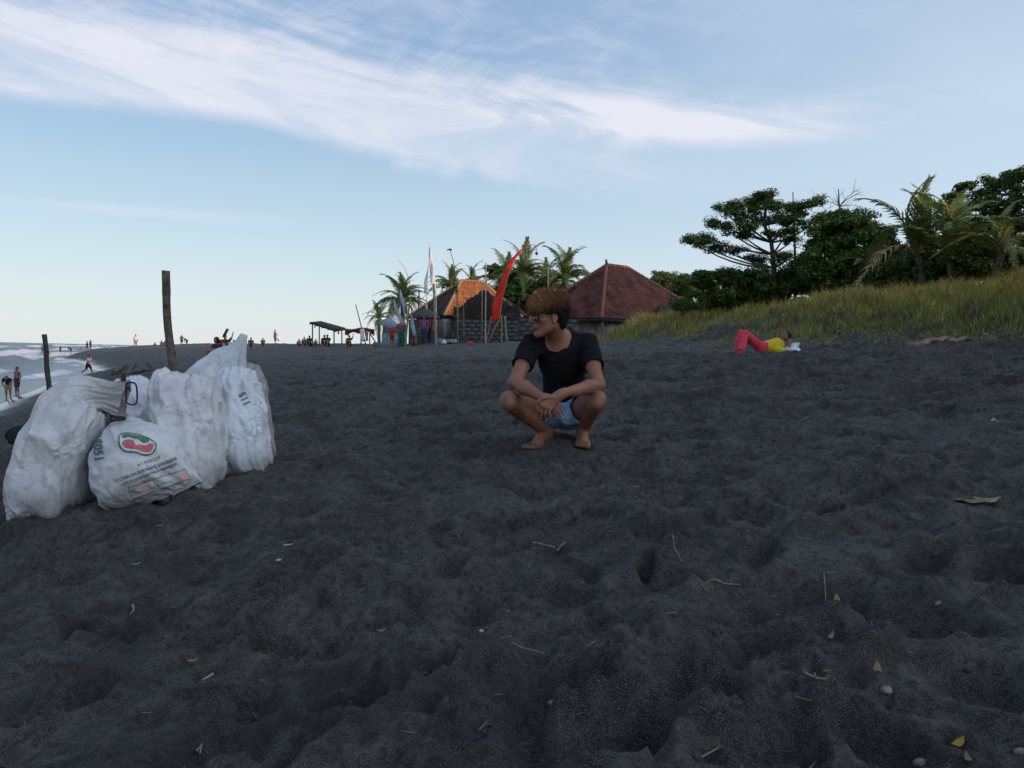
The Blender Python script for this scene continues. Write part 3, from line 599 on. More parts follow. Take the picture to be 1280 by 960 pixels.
# ------------------------------------------------ grass and weeds on the dune
def dune_grass():
    rg = np.random.default_rng(42); n0 = 520000
    y = 9 + 36 * rg.random(n0) ** 1.1; x = y * rg.uniform(.04, .82, n0); s = S_of(x, y); dd = s - dune_foot(y)
    cl = np.sin(x * 1.7 + np.sin(y * .9)) * np.sin(y * 1.3 + np.sin(x * 1.1 + 2)) + .5 * np.sin(x * 4.1) * np.sin(y * 3.7)
    dens = sstep(dd + cl * .8, -1.3, .9) * (1 - .8 * sstep(dd, 8, 14)) * sstep(x - (2.2 + .035 * y), .0, 1.6)
    keep = rg.random(n0) < dens * np.clip(.10 + 2.2 * (1 / np.maximum(y, 8)) * 8 * .5, .2, 1); x, y, dd, cl = x[keep], y[keep], dd[keep], cl[keep]; n = min(len(x), 210000); x, y, dd, cl = x[:n], y[:n], dd[:n], cl[:n]
    z = Hd(x, y) - .02; hgt = (.08 + .25 * sstep(dd, -.6, 2.6)) * rg.uniform(.5, 1.35, n) * (1 + .25 * cl); a = rg.uniform(0, 6.28, n); bend = rg.uniform(.2, 1.1, n) * hgt
    wd = rg.uniform(.004, .010, n) * (y / 22) ** .5; dx, dy = np.cos(a), np.sin(a); p = np.stack([x, y, z], 1); px_ = np.stack([-dy, dx, 0 * dx], 1) * wd[:, None]; d = np.stack([dx, dy, 0 * dx], 1)
    m = p + d * (bend * .35)[:, None] + np.array([0, 0, 1.0]) * (hgt * .6)[:, None]; t = p + d * bend[:, None] + np.array([0, 0, 1.0]) * hgt[:, None]
    V = np.stack([p - px_, p + px_, m + px_ * .8, m - px_ * .8, t], 1).reshape(-1, 3)
    k = np.arange(n) * 5; T = np.concatenate([np.stack([k, k + 1, k + 2], 1), np.stack([k, k + 2, k + 3], 1), np.stack([k + 3, k + 2, k + 4], 1)])
    base = np.array([[.9, 1.1, .55], [.7, 1.0, .5], [1.25, 1.15, .6], [1.6, 1.35, .7], [.6, .8, .5]])[rg.integers(0, 5, n)]
    sun_yel = sstep(dd, 1.6, 4.5)[:, None] * rg.random((n, 1)) * .9; c = base * (1 - sun_yel) + np.array([2.3, 1.65, .75]) * sun_yel; c *= rg.uniform(.6, 1.25, (n, 1))  # yellow towards the crest: low sunlight put into the tint, besides dry blades
    C = np.repeat(c, 5, 0); o = mk('dune_grass', V, T, mat('grass_blade', (.30, .275, .15), .85, .2, 2, tint=True, transl=.2), None, False); attr_col(o.data, C)
    tag(o, 'olive green weeds and dry grass tinted sunlit yellow covering the dune below the trees', 'grass', kind='stuff')
    # broad leaved creepers low on the slope
    m_ = 9000; y = 10 + 33 * rg.random(m_); x = y * rg.uniform(.08, .8, m_); dd = S_of(x, y) - dune_foot(y); kk = (rg.random(m_) < sstep(dd, -.6, .8) * sstep(x - (2.2 + .035 * y), 0, 1.6)) & (dd < 7); x, y = x[kk], y[kk]
    z = Hd(x, y); V, F, C = leaf_cloud([np.array([x_, y_, z_ + .06]) for x_, y_, z_ in zip(x, y, z)], [(.22, .22, .09)] * len(x), [10] * len(x), .03, rg, .6, ((1.1, 1.0, .8), (.8, .85, .7), (1.6, 1.3, .9)))
    o = mk('creeping_weed', V, F, LEAF, None, False); attr_col(o.data, C); tag(o, 'low creeping green weeds at the foot of the dune', 'ground cover', kind='stuff')
dune_grass()
print('plants', round(time.time() - T0, 1))
# ================================================================== SMOOTH BODIES (distance fields meshed with surface nets)
from mathutils import noise as mnoise
class Field:
    def __init__(self, lo, hi, h):
        self.lo = np.array(lo, float); self.h = h; self.n = np.ceil((np.array(hi) - self.lo) / h).astype(int) + 1
        self.d = np.full(self.n, 1.0, np.float32)
    def win(self, lo, hi, pad):
        a = np.clip(((np.array(lo) - pad - self.lo) / self.h).astype(int), 0, self.n - 1); b = np.clip(((np.array(hi) + pad - self.lo) / self.h).astype(int) + 2, 1, self.n)
        sl = tuple(slice(a[i], b[i]) for i in range(3)); ax = [self.lo[i] + np.arange(a[i], b[i]) * self.h for i in range(3)]
        return sl, ax[0][:, None, None].astype(np.float32), ax[1][None, :, None].astype(np.float32), ax[2][None, None, :].astype(np.float32)
    def put(self, sl, d, k, op):
        if d.size == 0: return
        o = self.d[sl]
        if op == '-': d = -d; s = -1
        else: s = 1
        hh = np.clip(.5 + .5 * s * (d - o) / max(k, 1e-5), 0, 1)
        self.d[sl] = (d * (1 - hh) + o * hh - k * hh * (1 - hh)) if s > 0 else (d * (1 - hh) + o * hh + k * hh * (1 - hh))
    def cone(self, a, b, ra, rb, k=.02, op='+'):
        a = np.array(tuple(a), float); b = np.array(tuple(b), float); r = max(ra, rb); sl, X, Y, Z = self.win(np.minimum(a, b), np.maximum(a, b), r + k + 2 * self.h)
        v = b - a; L2 = max(float(v @ v), 1e-9); t = np.clip(((X - a[0]) * v[0] + (Y - a[1]) * v[1] + (Z - a[2]) * v[2]) / L2, 0, 1)
        d = np.sqrt((X - a[0] - t * v[0]) ** 2 + (Y - a[1] - t * v[1]) ** 2 + (Z - a[2] - t * v[2]) ** 2) - (ra + (rb - ra) * t); self.put(sl, d, k, op)
    def ell(self, c, r, M=None, k=.02, op='+'):
        c = np.array(tuple(c), float); r = np.array(r, float); m = r.max(); sl, X, Y, Z = self.win(c, c, m + k + 2 * self.h); x, y, z = X - c[0], Y - c[1], Z - c[2]
        if M is None: u, v, w_ = x, y, z
        else: u, v, w_ = (x * M[i][0] + y * M[i][1] + z * M[i][2] for i in range(3))
        k0 = np.sqrt((u / r[0]) ** 2 + (v / r[1]) ** 2 + (w_ / r[2]) ** 2); k1 = np.sqrt((u / r[0] ** 2) ** 2 + (v / r[1] ** 2) ** 2 + (w_ / r[2] ** 2) ** 2) + 1e-6
        self.put(sl, k0 * (k0 - 1) / k1, k, op)
    def half(self, p, n):                        # keep the side the normal points away from
        n = np.array(tuple(n), float); n /= np.linalg.norm(n); p = np.array(tuple(p), float)
        ax = [self.lo[i] + np.arange(self.n[i]) * self.h for i in range(3)]
        d = (ax[0][:, None, None] - p[0]) * n[0] + (ax[1][None, :, None] - p[1]) * n[1] + (ax[2][None, None, :] - p[2]) * n[2]; self.d = np.maximum(self.d, d.astype(np.float32))
    def mesh(self, smooth=1):
        d = self.d; s = d < 0; n = self.n; inside = s[:-1, :-1, :-1].astype(np.int8); cnt = np.zeros_like(inside)
        for i in (0, 1):
            for j in (0, 1):
                for k in (0, 1): cnt += s[i:n[0] - 1 + i, j:n[1] - 1 + j, k:n[2] - 1 + k]
        cells = np.argwhere((cnt > 0) & (cnt < 8)); idx = np.full(inside.shape, -1, np.int32); idx[tuple(cells.T)] = np.arange(len(cells))
        acc = np.zeros((len(cells), 3)); num = np.zeros(len(cells)); cr = [(i, j, k) for i in (0, 1) for j in (0, 1) for k in (0, 1)]
        for a in cr:
            for ax in range(3):
                if a[ax]: continue
                b = list(a); b[ax] = 1; da = d[cells[:, 0] + a[0], cells[:, 1] + a[1], cells[:, 2] + a[2]]; db = d[cells[:, 0] + b[0], cells[:, 1] + b[1], cells[:, 2] + b[2]]
                m = (da < 0) != (db < 0); t = np.where(m, da / np.where(m, da - db, 1), 0); q = np.zeros((len(cells), 3)); q[:] = a; q[:, ax] += t
                acc += q * m[:, None]; num += m
        V = self.lo + (cells + acc / np.maximum(num, 1)[:, None]) * self.h; F = []
        for ax in range(3):
            sl0 = [slice(None)] * 3; sl1 = [slice(None)] * 3; sl0[ax] = slice(0, -1); sl1[ax] = slice(1, None); A = s[tuple(sl0)]; B = s[tuple(sl1)]; e = np.argwhere(A != B)
            u, v = [i for i in range(3) if i != ax]; e = e[(e[:, u] > 0) & (e[:, v] > 0) & (e[:, u] < n[u] - 1) & (e[:, v] < n[v] - 1)]
            def at(du, dv): c = e.copy(); c[:, u] -= du; c[:, v] -= dv; return idx[c[:, 0], c[:, 1], c[:, 2]]
            q = np.stack([at(0, 0), at(1, 0), at(1, 1), at(0, 1)], 1); inn = A[tuple(e.T)]
            flip = inn if ax != 1 else ~inn; q[~flip] = q[~flip][:, ::-1]; F.append(q)
        F = np.concatenate(F); F = F[(F >= 0).all(1)]
        for _ in range(smooth):                  # light laplacian smoothing
            S_ = np.zeros_like(V); N_ = np.zeros(len(V))
            for a, b in ((0, 1), (1, 2), (2, 3), (3, 0)):
                for k in range(3):
                    S_[:, k] += np.bincount(F[:, a], V[F[:, b], k], len(V)) + np.bincount(F[:, b], V[F[:, a], k], len(V))
                N_ += np.bincount(F[:, a], minlength=len(V)) + np.bincount(F[:, b], minlength=len(V))
            V = V * .5 + .5 * S_ / np.maximum(N_, 1)[:, None]
        return V, F
def normals(V, F):
    a = V[F[:, 2]] - V[F[:, 0]]; b = V[F[:, 3]] - V[F[:, 1]]; fn = np.cross(a, b); N = np.zeros_like(V)
    for k in range(3):
        for j in range(4): N[:, k] += np.bincount(F[:, j], fn[:, k], len(V))
    return N / (np.linalg.norm(N, axis=1)[:, None] + 1e-9)
def orient(V, F):
    if (V[F[:, 0]] * np.cross(V[F[:, 1]], V[F[:, 2]])).sum() < 0 and False: return F[:, ::-1]
    N = normals(V, F); c = V.mean(0)
    vol = (V[F].mean(1) - c) * np.cross(V[F[:, 2]] - V[F[:, 0]], V[F[:, 3]] - V[F[:, 1]])
    return F if vol.sum() > 0 else F[:, ::-1]
def nz(V, sc, seed=0.0): return np.array([mnoise.noise((v[0] * sc + seed, v[1] * sc, v[2] * sc)) for v in V])
def skin_mat(name, c, redden=.12):
    m = mat(name, c, .55, .10, 9, .25, 180, tint=True, spec=.4); b = m.node_tree.nodes['Principled BSDF']; b.inputs['Subsurface Weight'].default_value = .06; b.inputs['Subsurface Radius'].default_value = (.012, .004, .002); return m
SKIN = skin_mat('tanned_skin', (.235, .100, .060)); SKIN2 = skin_mat('brown_skin', (.20, .10, .062))
HAIR = mat('hair', (.5, .5, .5), .75, .25, 60, tint=True, spec=.25)
def cloth_mat(name, c, var=.12, bump=.5, c2=None, sc=30): return mat(name, c, .9, var, sc, bump, 90, spec=.15, sheen=.15, var2=c2)
# ================================================================== THE CROUCHING MAN
def man():
    J = lambda px, py, Y: np.array(tuple(P(px, py, Y)))
    lo = np.array((-.16, 4.28, -.72)); hi = np.array((.74, 5.28, .46))
    # the frame of the head: his left, forward, up
    yaw = R(69); fw = np.array((-math.sin(yaw), -math.cos(yaw), -.03)); fw /= np.linalg.norm(fw); up = np.array((.03, .03, 1.0)); lf = np.cross(up, fw) * -1
    lf = np.array((-fw[1], fw[0], 0)); lf /= np.linalg.norm(lf); up = np.cross(lf, fw); up = up if up[2] > 0 else -up
    HM = np.array((lf, fw, up)); hc = J(686, 397.5, 4.78); hs = 1.0
    def h(x, y, z): return hc + hs * (lf * x + fw * y + up * z)
    body = Field(lo, hi, .0036)
    # joints
    nb = J(699, 424, 4.90); ch = J(703, 447, 4.93); wa = J(706, 482, 5.0); pe = J(708, 510, 5.06)
    shR, shL = J(664, 431, 4.87), J(734, 431, 4.90); elR, elL = J(644, 478, 4.66), J(748, 481, 4.66); wrR, wrL = J(681, 499, 4.47), J(704, 491.5, 4.44)
    hiR, hiL = J(690, 514, 5.02), J(724, 514, 5.03); knR, knL = J(638, 501, 4.64), J(745, 501, 4.64)
    anR, anL = J(682, 546, 4.93), J(729, 546, 4.93); gR = gz(anR[0], anR[1] - .1); gL = gz(anL[0], anL[1] - .1)
    gR = float(H0(anR[0], anR[1] - .1)) + .0; gL = float(H0(anL[0], anL[1] - .1)); anR[2] = gR + .095; anL[2] = gL + .095
    # torso
    body.ell(ch, (.135, .095, .15), k=.05); body.ell(wa, (.12, .09, .13), k=.05); body.ell(pe, (.15, .12, .11), k=.05)
    body.cone(J(668, 433, 4.89), J(731, 433, 4.91), .062, .062, .05); body.cone(nb, ch, .07, .1, .05)
    # arms: his right one on the torso field, the left one and the legs on fields of their own (they touch, they do not melt together)
    armL = Field(lo, hi, .0036); legs = Field(lo, hi, .0036); trunk_f = body
    for s, e, w_ in ((shR, elR, wrR), (shL, elL, wrL)):
        body = trunk_f if s is shR else armL
        body.cone(s, e, .050, .038, .03); m = s * .55 + e * .45; body.ell(m + np.array((0, -.008, 0)), (.047, .047, .06), k=.03)
        f = e * .7 + w_ * .3; body.cone(e, f, .037, .0395, .025); body.cone(f, w_, .0395, .0250, .025)
    body = armL
    # hands: his left hand hangs over the right wrist, fingers pointing down
    Yh = 4.385
    ctr = J(692, 498, 4.415); body.cone(wrL, J(693, 497, 4.405), .025, .024, .02)
    kn = [J(674.5, 503.5, Yh), J(678.6, 506.8, Yh - .004), J(682.8, 509.4, Yh - .002), J(687.2, 511, Yh + .006)]
    for q in kn: body.cone(J(699, 493, 4.43) * .45 + q * .55, q, .0175, .0115, .016)
    body.cone(J(700, 493, 4.43), kn[1], .021, .014, .02); body.cone(J(700, 495, 4.43), kn[3], .021, .013, .02)
    tips = [((672.6, 511), (673.6, 518.4)), ((676.6, 514.6), (677.2, 521.8)), ((681.6, 517), (681.8, 523)), ((686.6, 517), (686.2, 522))]
    for q, (a, b) in zip(kn, tips):
        m = J(a[0], a[1], Yh - .004); t = J(b[0], b[1], Yh + .014); body.cone(q, m, .0092, .0080, .005); body.cone(m, t, .0080, .0064, .002); body.ell(q + np.array((0, -.008, .003)), (.0085, .006, .0085), k=.005)
    th = [J(688, 496.5, 4.39), J(678, 497.5, 4.372), J(671.5, 503.5, 4.372)]; body.cone(th[0], th[1], .015, .0105, .012); body.cone(th[1], th[2], .0105, .0078, .004)
    body = trunk_f
    # his right hand underneath, fingers showing on the right
    body.cone(wrR, J(691, 504, 4.46), .026, .023, .015)
    for (k_, m_, t_) in (((695, 505, 4.455), (700, 510, 4.44), (704.5, 518, 4.445)), ((694, 508, 4.445), (698.2, 514, 4.43), (700.6, 522, 4.44)), ((692, 510, 4.44), (694.6, 516, 4.43), (696.2, 523, 4.44)), ((690, 511, 4.44), (691.2, 517, 4.435), (691.8, 522, 4.445))):
        a, b, c = J(*k_), J(*m_), J(*t_); body.cone(J(688, 503, 4.465), a, .017, .0125, .012); body.cone(a, b, .0096, .0084, .003); body.cone(b, c, .0084, .0066, .002)
    # legs
    body = legs
    for hp, kn_, an, sg in ((hiR, knR, anR, -1), (hiL, knL, anL, 1)):
        body.cone(hp, kn_, .084, .055, .03); mid = hp * .5 + kn_ * .5; body.ell(mid + np.array((0, 0, -.01)), (.078, .078, .075), k=.04)
        body.ell(kn_ + np.array((sg * .010, -.020, .008)), (.046, .045, .047), k=.03)
        body.ell(kn_ + np.array((sg * .012, -.062, .004)), (.030, .018, .034), k=.02)                    # kneecap
        body.cone(kn_ + np.array((0, -.03, -.02)), an, .046, .031, .02); c1 = kn_ * .66 + an * .34; cb = c1 + np.array((-sg * .020, .050, .0)); c2 = kn_ * .35 + an * .65 + np.array((0, .03, 0))
        body.cone(cb, c2, .049, .031, .025); body.cone(kn_ * .85 + an * .15 + np.array((-sg * .015, .03, 0)), cb, .042, .05, .02)
        body.cone(kn_ + np.array((0, -.062, -.02)), an + np.array((0, -.02, .03)), .018, .017, .03)       # shin bone
    def foot(an, g, toe, spread):
        d = np.array(toe) - an; d[2] = 0; L_ = .185; d = d / np.linalg.norm(d); sd = np.array((-d[1], d[0], 0)); he = an - d * .035; he[2] = g + .03
        body.cone(he, an, .033, .034, .03); body.cone(an, np.append((an + d * .09)[:2], g + .045), .036, .026, .03)
        for i, off in enumerate((-.028, -.012, .004, .018, .030)):
            off *= spread; ln = (.165, .166, .158, .148, .134)[i]; r = (.0145, .011, .0105, .010, .0095)[i]
            a = np.append((he + d * .03 + sd * off * .5)[:2], g + .026); b = np.append((he + d * ln * .93 + sd * off * 1.05)[:2], g + .019); c = np.append((he + d * (ln + .050) + sd * off * 1.2)[:2], g + .012)
            body.cone(a, b, .022, .0165, .018); body.cone(b, c, r * 1.02, r, .006)
    foot(anR, gR, J(652, 560, 4.74), 1); foot(anL, gL, J(728, 560, 4.70), -1)
    # ankles
    for an in (anR, anL):
        for sg in (-1, 1): body.ell(an + np.array((sg * .028, -.005, .002)), (.014, .014, .016), k=.012)
    body = trunk_f; body.cone(shL, shL * .7 + elL * .3, .053, .05, .03)
    # neck and head
    body.cone(nb + np.array((-.005, .0, -.02)), h(0, -.028, -.045), .060, .053, .03); body.cone(h(.035, -.045, -.02), J(693, 430, 4.85), .020, .012, .03)
    E = lambda c, r, k=.015, op='+': body.ell(h(*c), np.array(r) * hs, HM, k, op)
    E((0, -.018, .032), (.074, .094, .086)); E((0, .030, -.022), (.060, .058, .082), .03)
    for s in (-1, 1):
        body.cone(h(s * .052, -.002, -.048), h(s * .018, .068, -.098), .020, .018, .025); E((s * .040, .060, -.012), (.022, .024, .020), .015); E((s * .030, .076, .026), (.022, .013, .009), .012)
    E((0, .074, -.100), (.020, .017, .016), .015)
    body.cone(h(0, .086, .020), h(0, .113, -.018), .0080, .0098, .009); E((0, .117, -.022), (.0105, .0110, .0092), .006)
    for s in (-1, 1): E((s * .0125, .099, -.027), (.0085, .0115, .0085), .006)
    E((0, .088, -.050), (.024, .014, .022), .012)                                                      # muzzle
    E((0, .101, -.0505), (.019, .0075, .0055), .006); E((0, .0975, -.0635), (.017, .0078, .0068), .006); E((0, .110, -.0570), (.022, .010, .0016), .003, '-')
    for s in (-1, 1): E((s * .031, .090, .006), (.017, .010, .010), .008, '-'); E((s * .031, .073, .005), (.0125, .0125, .0125), .003)
    for s in (-1, 1): E((s * .077, -.006, .000), (.009, .019, .031), .008); E((s * .087, .002, .004), (.006, .010, .019), .006, '-'); E((s * .080, .001, -.026), (.008, .010, .010), .006)
    for o_ in (armL, legs):
        q = np.clip(.5 + .5 * (o_.d - body.d) / .003, 0, 1); body.d = o_.d * (1 - q) + body.d * q - .003 * q * (1 - q)
    V, F = body.mesh(1); F = orient(V, F)
    root = thing('person', (float(J(705, 560, 4.85)[0]), 4.85, gz(.3, 4.85)), 'man crouching barefoot on the sand in a black t-shirt, blue shorts and sunglasses, looking left', 'person')
    o = mk('body', V, F, SKIN, root); C = np.ones((len(V), 3)); q = (V - hc) @ HM.T
    lip = (np.abs(q[:, 0]) < .021) & (q[:, 1] > .09) & (np.abs(q[:, 2] + .057) < .0135); C[lip] = (.95, .66, .66)
    st = (np.abs(q[:, 0]) < .075) & (q[:, 2] < -.03) & (q[:, 2] > -.115) & (q[:, 1] > .03) & ~lip; C[st] *= .92
    kn2 = np.minimum(np.linalg.norm(V - knR, axis=1), np.linalg.norm(V - knL, axis=1)); C *= (1 - .12 * np.exp(-(kn2 / .07) ** 2))[:, None]
    low = np.exp(-((V[:, 2] - min(gR, gL)) / .035) ** 2); C *= (1 - .35 * np.clip(low, 0, 1))[:, None]     # skin colour darker towards the ground
    attr_col(o.data, C)
    # nails on the visible hand
    # ---- t-shirt
    f = Field(lo, hi, .0052); 
    f.ell(ch, (.156, .112, .155), k=.05); f.ell(wa + np.array((0, 0, .01)), (.140, .107, .135), k=.06); f.ell(pe + np.array((0, .0, .045)), (.160, .12, .085), k=.05)
    f.cone(J(667, 431.5, 4.89), J(732, 431.5, 4.91), .068, .068, .045); f.cone(J(690, 425, 4.92), J(712, 424, 4.94), .055, .055, .05)
    for s, e in ((shR, elR), (shL, elL)):
        t = s * .36 + e * .64; f.cone(s, t, .068, .066, .03)
    n = elR - shR; tcut = shR * .36 + elR * .64
    # sleeve openings: hollow cut beyond the hem
    for s, e in ((shR, elR), (shL, elL)):
        a = (e - s) / np.linalg.norm(e - s); c0 = s * .50 + e * .50; f.cone(c0 + a * .078, c0 + a * .16, .084, .084, .004, '-')
    f.cone(J(699, 428, 4.90), h(0, -.03, -.02), .066, .07, .008, '-'); f.ell(J(694, 426, 4.80), (.056, .10, .056), k=.02, op='-')
    f.half(pe + np.array((0, 0, .03)), (0, 0, -1))
    V, F = f.mesh(1); F = orient(V, F); N = normals(V, F)
    fold = np.zeros(len(V))
    for (pt, dr, fr, am) in ((shR, (1, .1, .9), 55, .0035), (shL, (-1, .1, 1.1), 55, .0035), (wa, (.25, 0, 1), 62, .0055)):
        dr = np.array(dr, float); dr /= np.linalg.norm(dr); dd = np.linalg.norm(V - pt, axis=1); fold += am * np.sin((V - pt) @ dr * fr + 3 * nz(V, 7, pt[0] * 5)) * np.exp(-(dd / .16) ** 2)
    V = V + N * (fold + .004 * nz(V, 14, 3) + .003 * nz(V, 30, 8))[:, None]
    mk('t_shirt', V, F, mat('black_cotton', (.0075, .008, .010), .92, .2, 30, .12, 90, spec=.12), root)
    g = Geo()                                     # ribbed collar: follows the neck opening
    # ---- shorts
    f = Field(lo, hi, .006); f.ell(pe, (.168, .135, .105), k=.05); f.cone(pe + np.array((0, -.03, -.05)), pe + np.array((-.005, -.16, -.048)), .085, .05, .05)
    for hp, kn_ in ((hiR, knR), (hiL, knL)):
        t = hp * .70 + kn_ * .30; f.cone(hp, t, .10, .099, .04)
        a = (kn_ - hp) / np.linalg.norm(kn_ - hp); f.cone(t + a * .03, kn_, .092, .085, .006, '-'); 
    f.half(J(700, 493, 5), (0, 0, 1)) if False else None
    V, F = f.mesh(1); F = orient(V, F); N = normals(V, F); V = V + N * (.006 * nz(V, 16, 1) + .004 * nz(V, 36, 4))[:, None]
    m = mat('blue_print_shorts', (.045, .16, .36), .85, .2, 17, .4, 80, var2=(.40, .50, .58)); mk('shorts', V, F, m, root)
    # ---- hair: curly mop, dark at the sides and nape
    rg = np.random.default_rng(8); f = Field(hc - .22, hc + .24, .006)
    for c, r in (((0, -.004, .074), (.084, .100, .080)), ((0, .050, .060), (.064, .048, .046)), ((0, -.058, .045), (.078, .066, .085)), ((0, -.062, -.018), (.066, .045, .06)), ((0, -.025, .02), (.0775, .07, .055)), ((0, .080, .046), (.048, .026, .028))): f.ell(h(*c), r, HM, .03)
    f.ell(h(0, .11, -.036), (.12, .085, .070), HM, .01, '-')
    V, F = f.mesh(2); F = orient(V, F); N = normals(V, F); V = V + N * ((.012 * nz(V, 26) + .009 * nz(V, 60, 5)) * sstep(((V - hc) @ HM.T)[:, 2], -.03, .08) + .004 * nz(V, 70, 2))[:, None]
    def hcol(q):
        t = sstep(q[:, 2] + .22 * q[:, 1], .02, .11)[:, None]; fr = sstep(q[:, 1], -.02, .11)[:, None]
        return (1 - t) * np.array((.022, .015, .014)) + t * ((1 - fr) * np.array((.42, .155, .085)) + fr * np.array((.74, .36, .16)))
    q = (V - hc) @ HM.T; o = mk('hair', V, F, HAIR, root); attr_col(o.data, hcol(q) * 1.1)
    # curls
    m_ = 9500; tri = rg.integers(0, len(F), m_); p = V[F[tri]].mean(1); nrm = N[F[tri, 0]]; q = (p - hc) @ HM.T; ok = ~((q[:, 1] > .05) & (q[:, 2] < .026)); p, nrm, q = p[ok], nrm[ok], q[ok]; topf = sstep(q[:, 2] + .3 * q[:, 1], .0, .10)
    VV = []; FF = []; CC = []; k = 0; cc = hcol(q)
    for i in range(len(p)):
        Lc = (.008 + .024 * topf[i]) * rg.uniform(.6, 1.3); a = np.cross(nrm[i], rg.standard_normal(3)); a /= np.linalg.norm(a); b = np.cross(nrm[i], a); tt = np.linspace(0, 1, 7); ph = rg.uniform(0, 6.28); rad = (.0025 + .0035 * topf[i]); tw = rg.uniform(6, 11)
        pts = p[i] + nrm[i] * (tt[:, None] * Lc - .003) + rad * (a * np.cos(ph + tt * tw)[:, None] + b * np.sin(ph + tt * tw)[:, None]) * (.3 + tt)[:, None] + a * (tt ** 2)[:, None] * Lc * .4
        w_ = .0006; sd = np.cross(pts[-1] - pts[0], rg.standard_normal(3)); sd /= np.linalg.norm(sd)
        VV.append(pts - sd * w_); VV.append(pts + sd * w_)
        FF += [(k + j, k + j + 1, k + 7 + j + 1, k + 7 + j) for j in range(6)]; k += 14; CC.append(np.tile(cc[i] * rg.uniform(.7, 1.5), (14, 1)))
    o = mk('curl', np.concatenate(VV), np.array(FF), HAIR, root, True); attr_col(o.data, np.concatenate(CC)); o['kind'] = 'stuff'
    # ---- sunglasses
    gl = mat('dark_lens', (.006, .007, .010), .08, 0, spec=.6); fr = mat('gold_wire', (.45, .33, .20), .3, .1, metal=.9)
    gs = mk('sunglasses', *(lambda t: (t[0], t[1]))(tube([h(-.006, .113, .012), h(0, .115, .015), h(.006, .113, .012)], .0012, 5)), fr, root)
    for s in (-1, 1):
        pts = [h(s * (.034 + .026 * math.cos(a)), .106 - .16 * (.034 + .026 * math.cos(a)) ** 2 * 6 - .002, -.002 + .020 * math.sin(a) * (1 if math.sin(a) > 0 else 1.25)) for a in np.linspace(0, 2 * math.pi, 23)[:-1]]
        c = sum(pts) / len(pts) + fw * .003; back = [p_ - fw * .0025 for p_ in pts]; Vv = [c] + pts + back; n_ = len(pts)
        mk('lens', np.array(Vv), [(0, 1 + i, 1 + (i + 1) % n_) for i in range(n_)] + [(1 + i, 1 + n_ + i, 1 + n_ + (i + 1) % n_, 1 + (i + 1) % n_) for i in range(n_)] + [tuple(range(n_ + 1, 2 * n_ + 1))], gl, gs, False)
        V_, F_ = tube(pts + [pts[0]], .0011, 4); mk('rim', V_, F_, fr, gs)
        V_, F_ = tube([h(s * .056, .094, .010), h(s * .070, .070, .012), h(s * .080, .015, .010), h(s * .082, -.008, .006)], .0014, 5); mk('temple', V_, F_, fr, gs)
    return root
man()
print('man', round(time.time() - T0, 1))
# ================================================================== THE VILLAGE BEHIND THE BEACH
BAMBOO = mat('bamboo', (.30, .24, .14), .6, .25, 14, .3, 30); GREYW = mat('weathered_wood', (.12, .10, .085), .9, .3, 18, .5, 30); POLE_G = mat('green_bamboo', (.16, .19, .07), .6, .25, 10)
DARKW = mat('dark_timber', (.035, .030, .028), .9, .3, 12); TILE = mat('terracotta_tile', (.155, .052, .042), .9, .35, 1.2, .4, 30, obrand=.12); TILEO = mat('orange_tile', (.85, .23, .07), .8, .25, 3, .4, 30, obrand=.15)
THATCH = mat('black_thatch', (.035, .030, .026), .95, .4, 6, .8, 20); CONC = mat('grey_block', (.075, .08, .085), .95, .3, 2.5, .7, 20, obrand=.08); MORTAR = mat('mortar', (.062, .065, .068), .95)
WHITEP = mat('white_paint', (.75, .74, .72), .7, .12, 4); SHADE_SHEET = mat('shaded_white_sheet', (.20, .23, .30), .6, .2, 2); REDC = mat('red_banner_cloth', (.80, .045, .035), .8, .12, 3, .3, 20, transl=.25)
WHITEC = mat('white_banner_cloth', (.80, .80, .82), .8, .06, 3, transl=.35); LILAC = mat('lilac_banner_cloth', (.50, .46, .58), .8, .15, 3, transl=.3); SKYC = mat('pale_blue_banner_cloth', (.42, .52, .66), .8, .3, 6, transl=.3)
def V3(p): return np.array(tuple(p), float)
def GP(px, Y, up=0.0): c = P(px, 440, Y); return Vector((c.x, c.y, gz(c.x, c.y) + up))
def pole(px0, py0, px1, Y, label, r=.05, name='bamboo_pole', m=None, group=None, bend=None, tip=None, dy=0.0):
    """upright pole from the ground at px1 to the pixel px0,py0; returns its root"""
    b = GP(px1, Y, -.15); t = P(px0, py0, Y + dy); mid = (b + t) / 2 if bend is None else P(bend[0], bend[1], Y); root = thing(name, GP(px1, Y), label, 'pole', group)
    n = 10; V, F = tube(bez(b, mid * 1.0, t, n) if bend is None else bez(b, 2 * mid - (b + t) / 2, t, n), np.linspace(r, r * (.75 if bend is None else .28), n), 6); mk('shaft', V, F, m or BAMBOO, root, True)
    g = Geo(); pts = bez(b, mid if bend is None else 2 * mid - (b + t) / 2, t, n)
    for i in range(2, n - 1): g.tube([pts[i] - np.array((0, 0, .012)), pts[i] + np.array((0, 0, .012))], r * 1.12 * (1 - .6 * i / n if bend is not None else 1), 6)
    q = g.obj('joint_ring', m or BAMBOO, root, True); q['kind'] = 'stuff'; return root
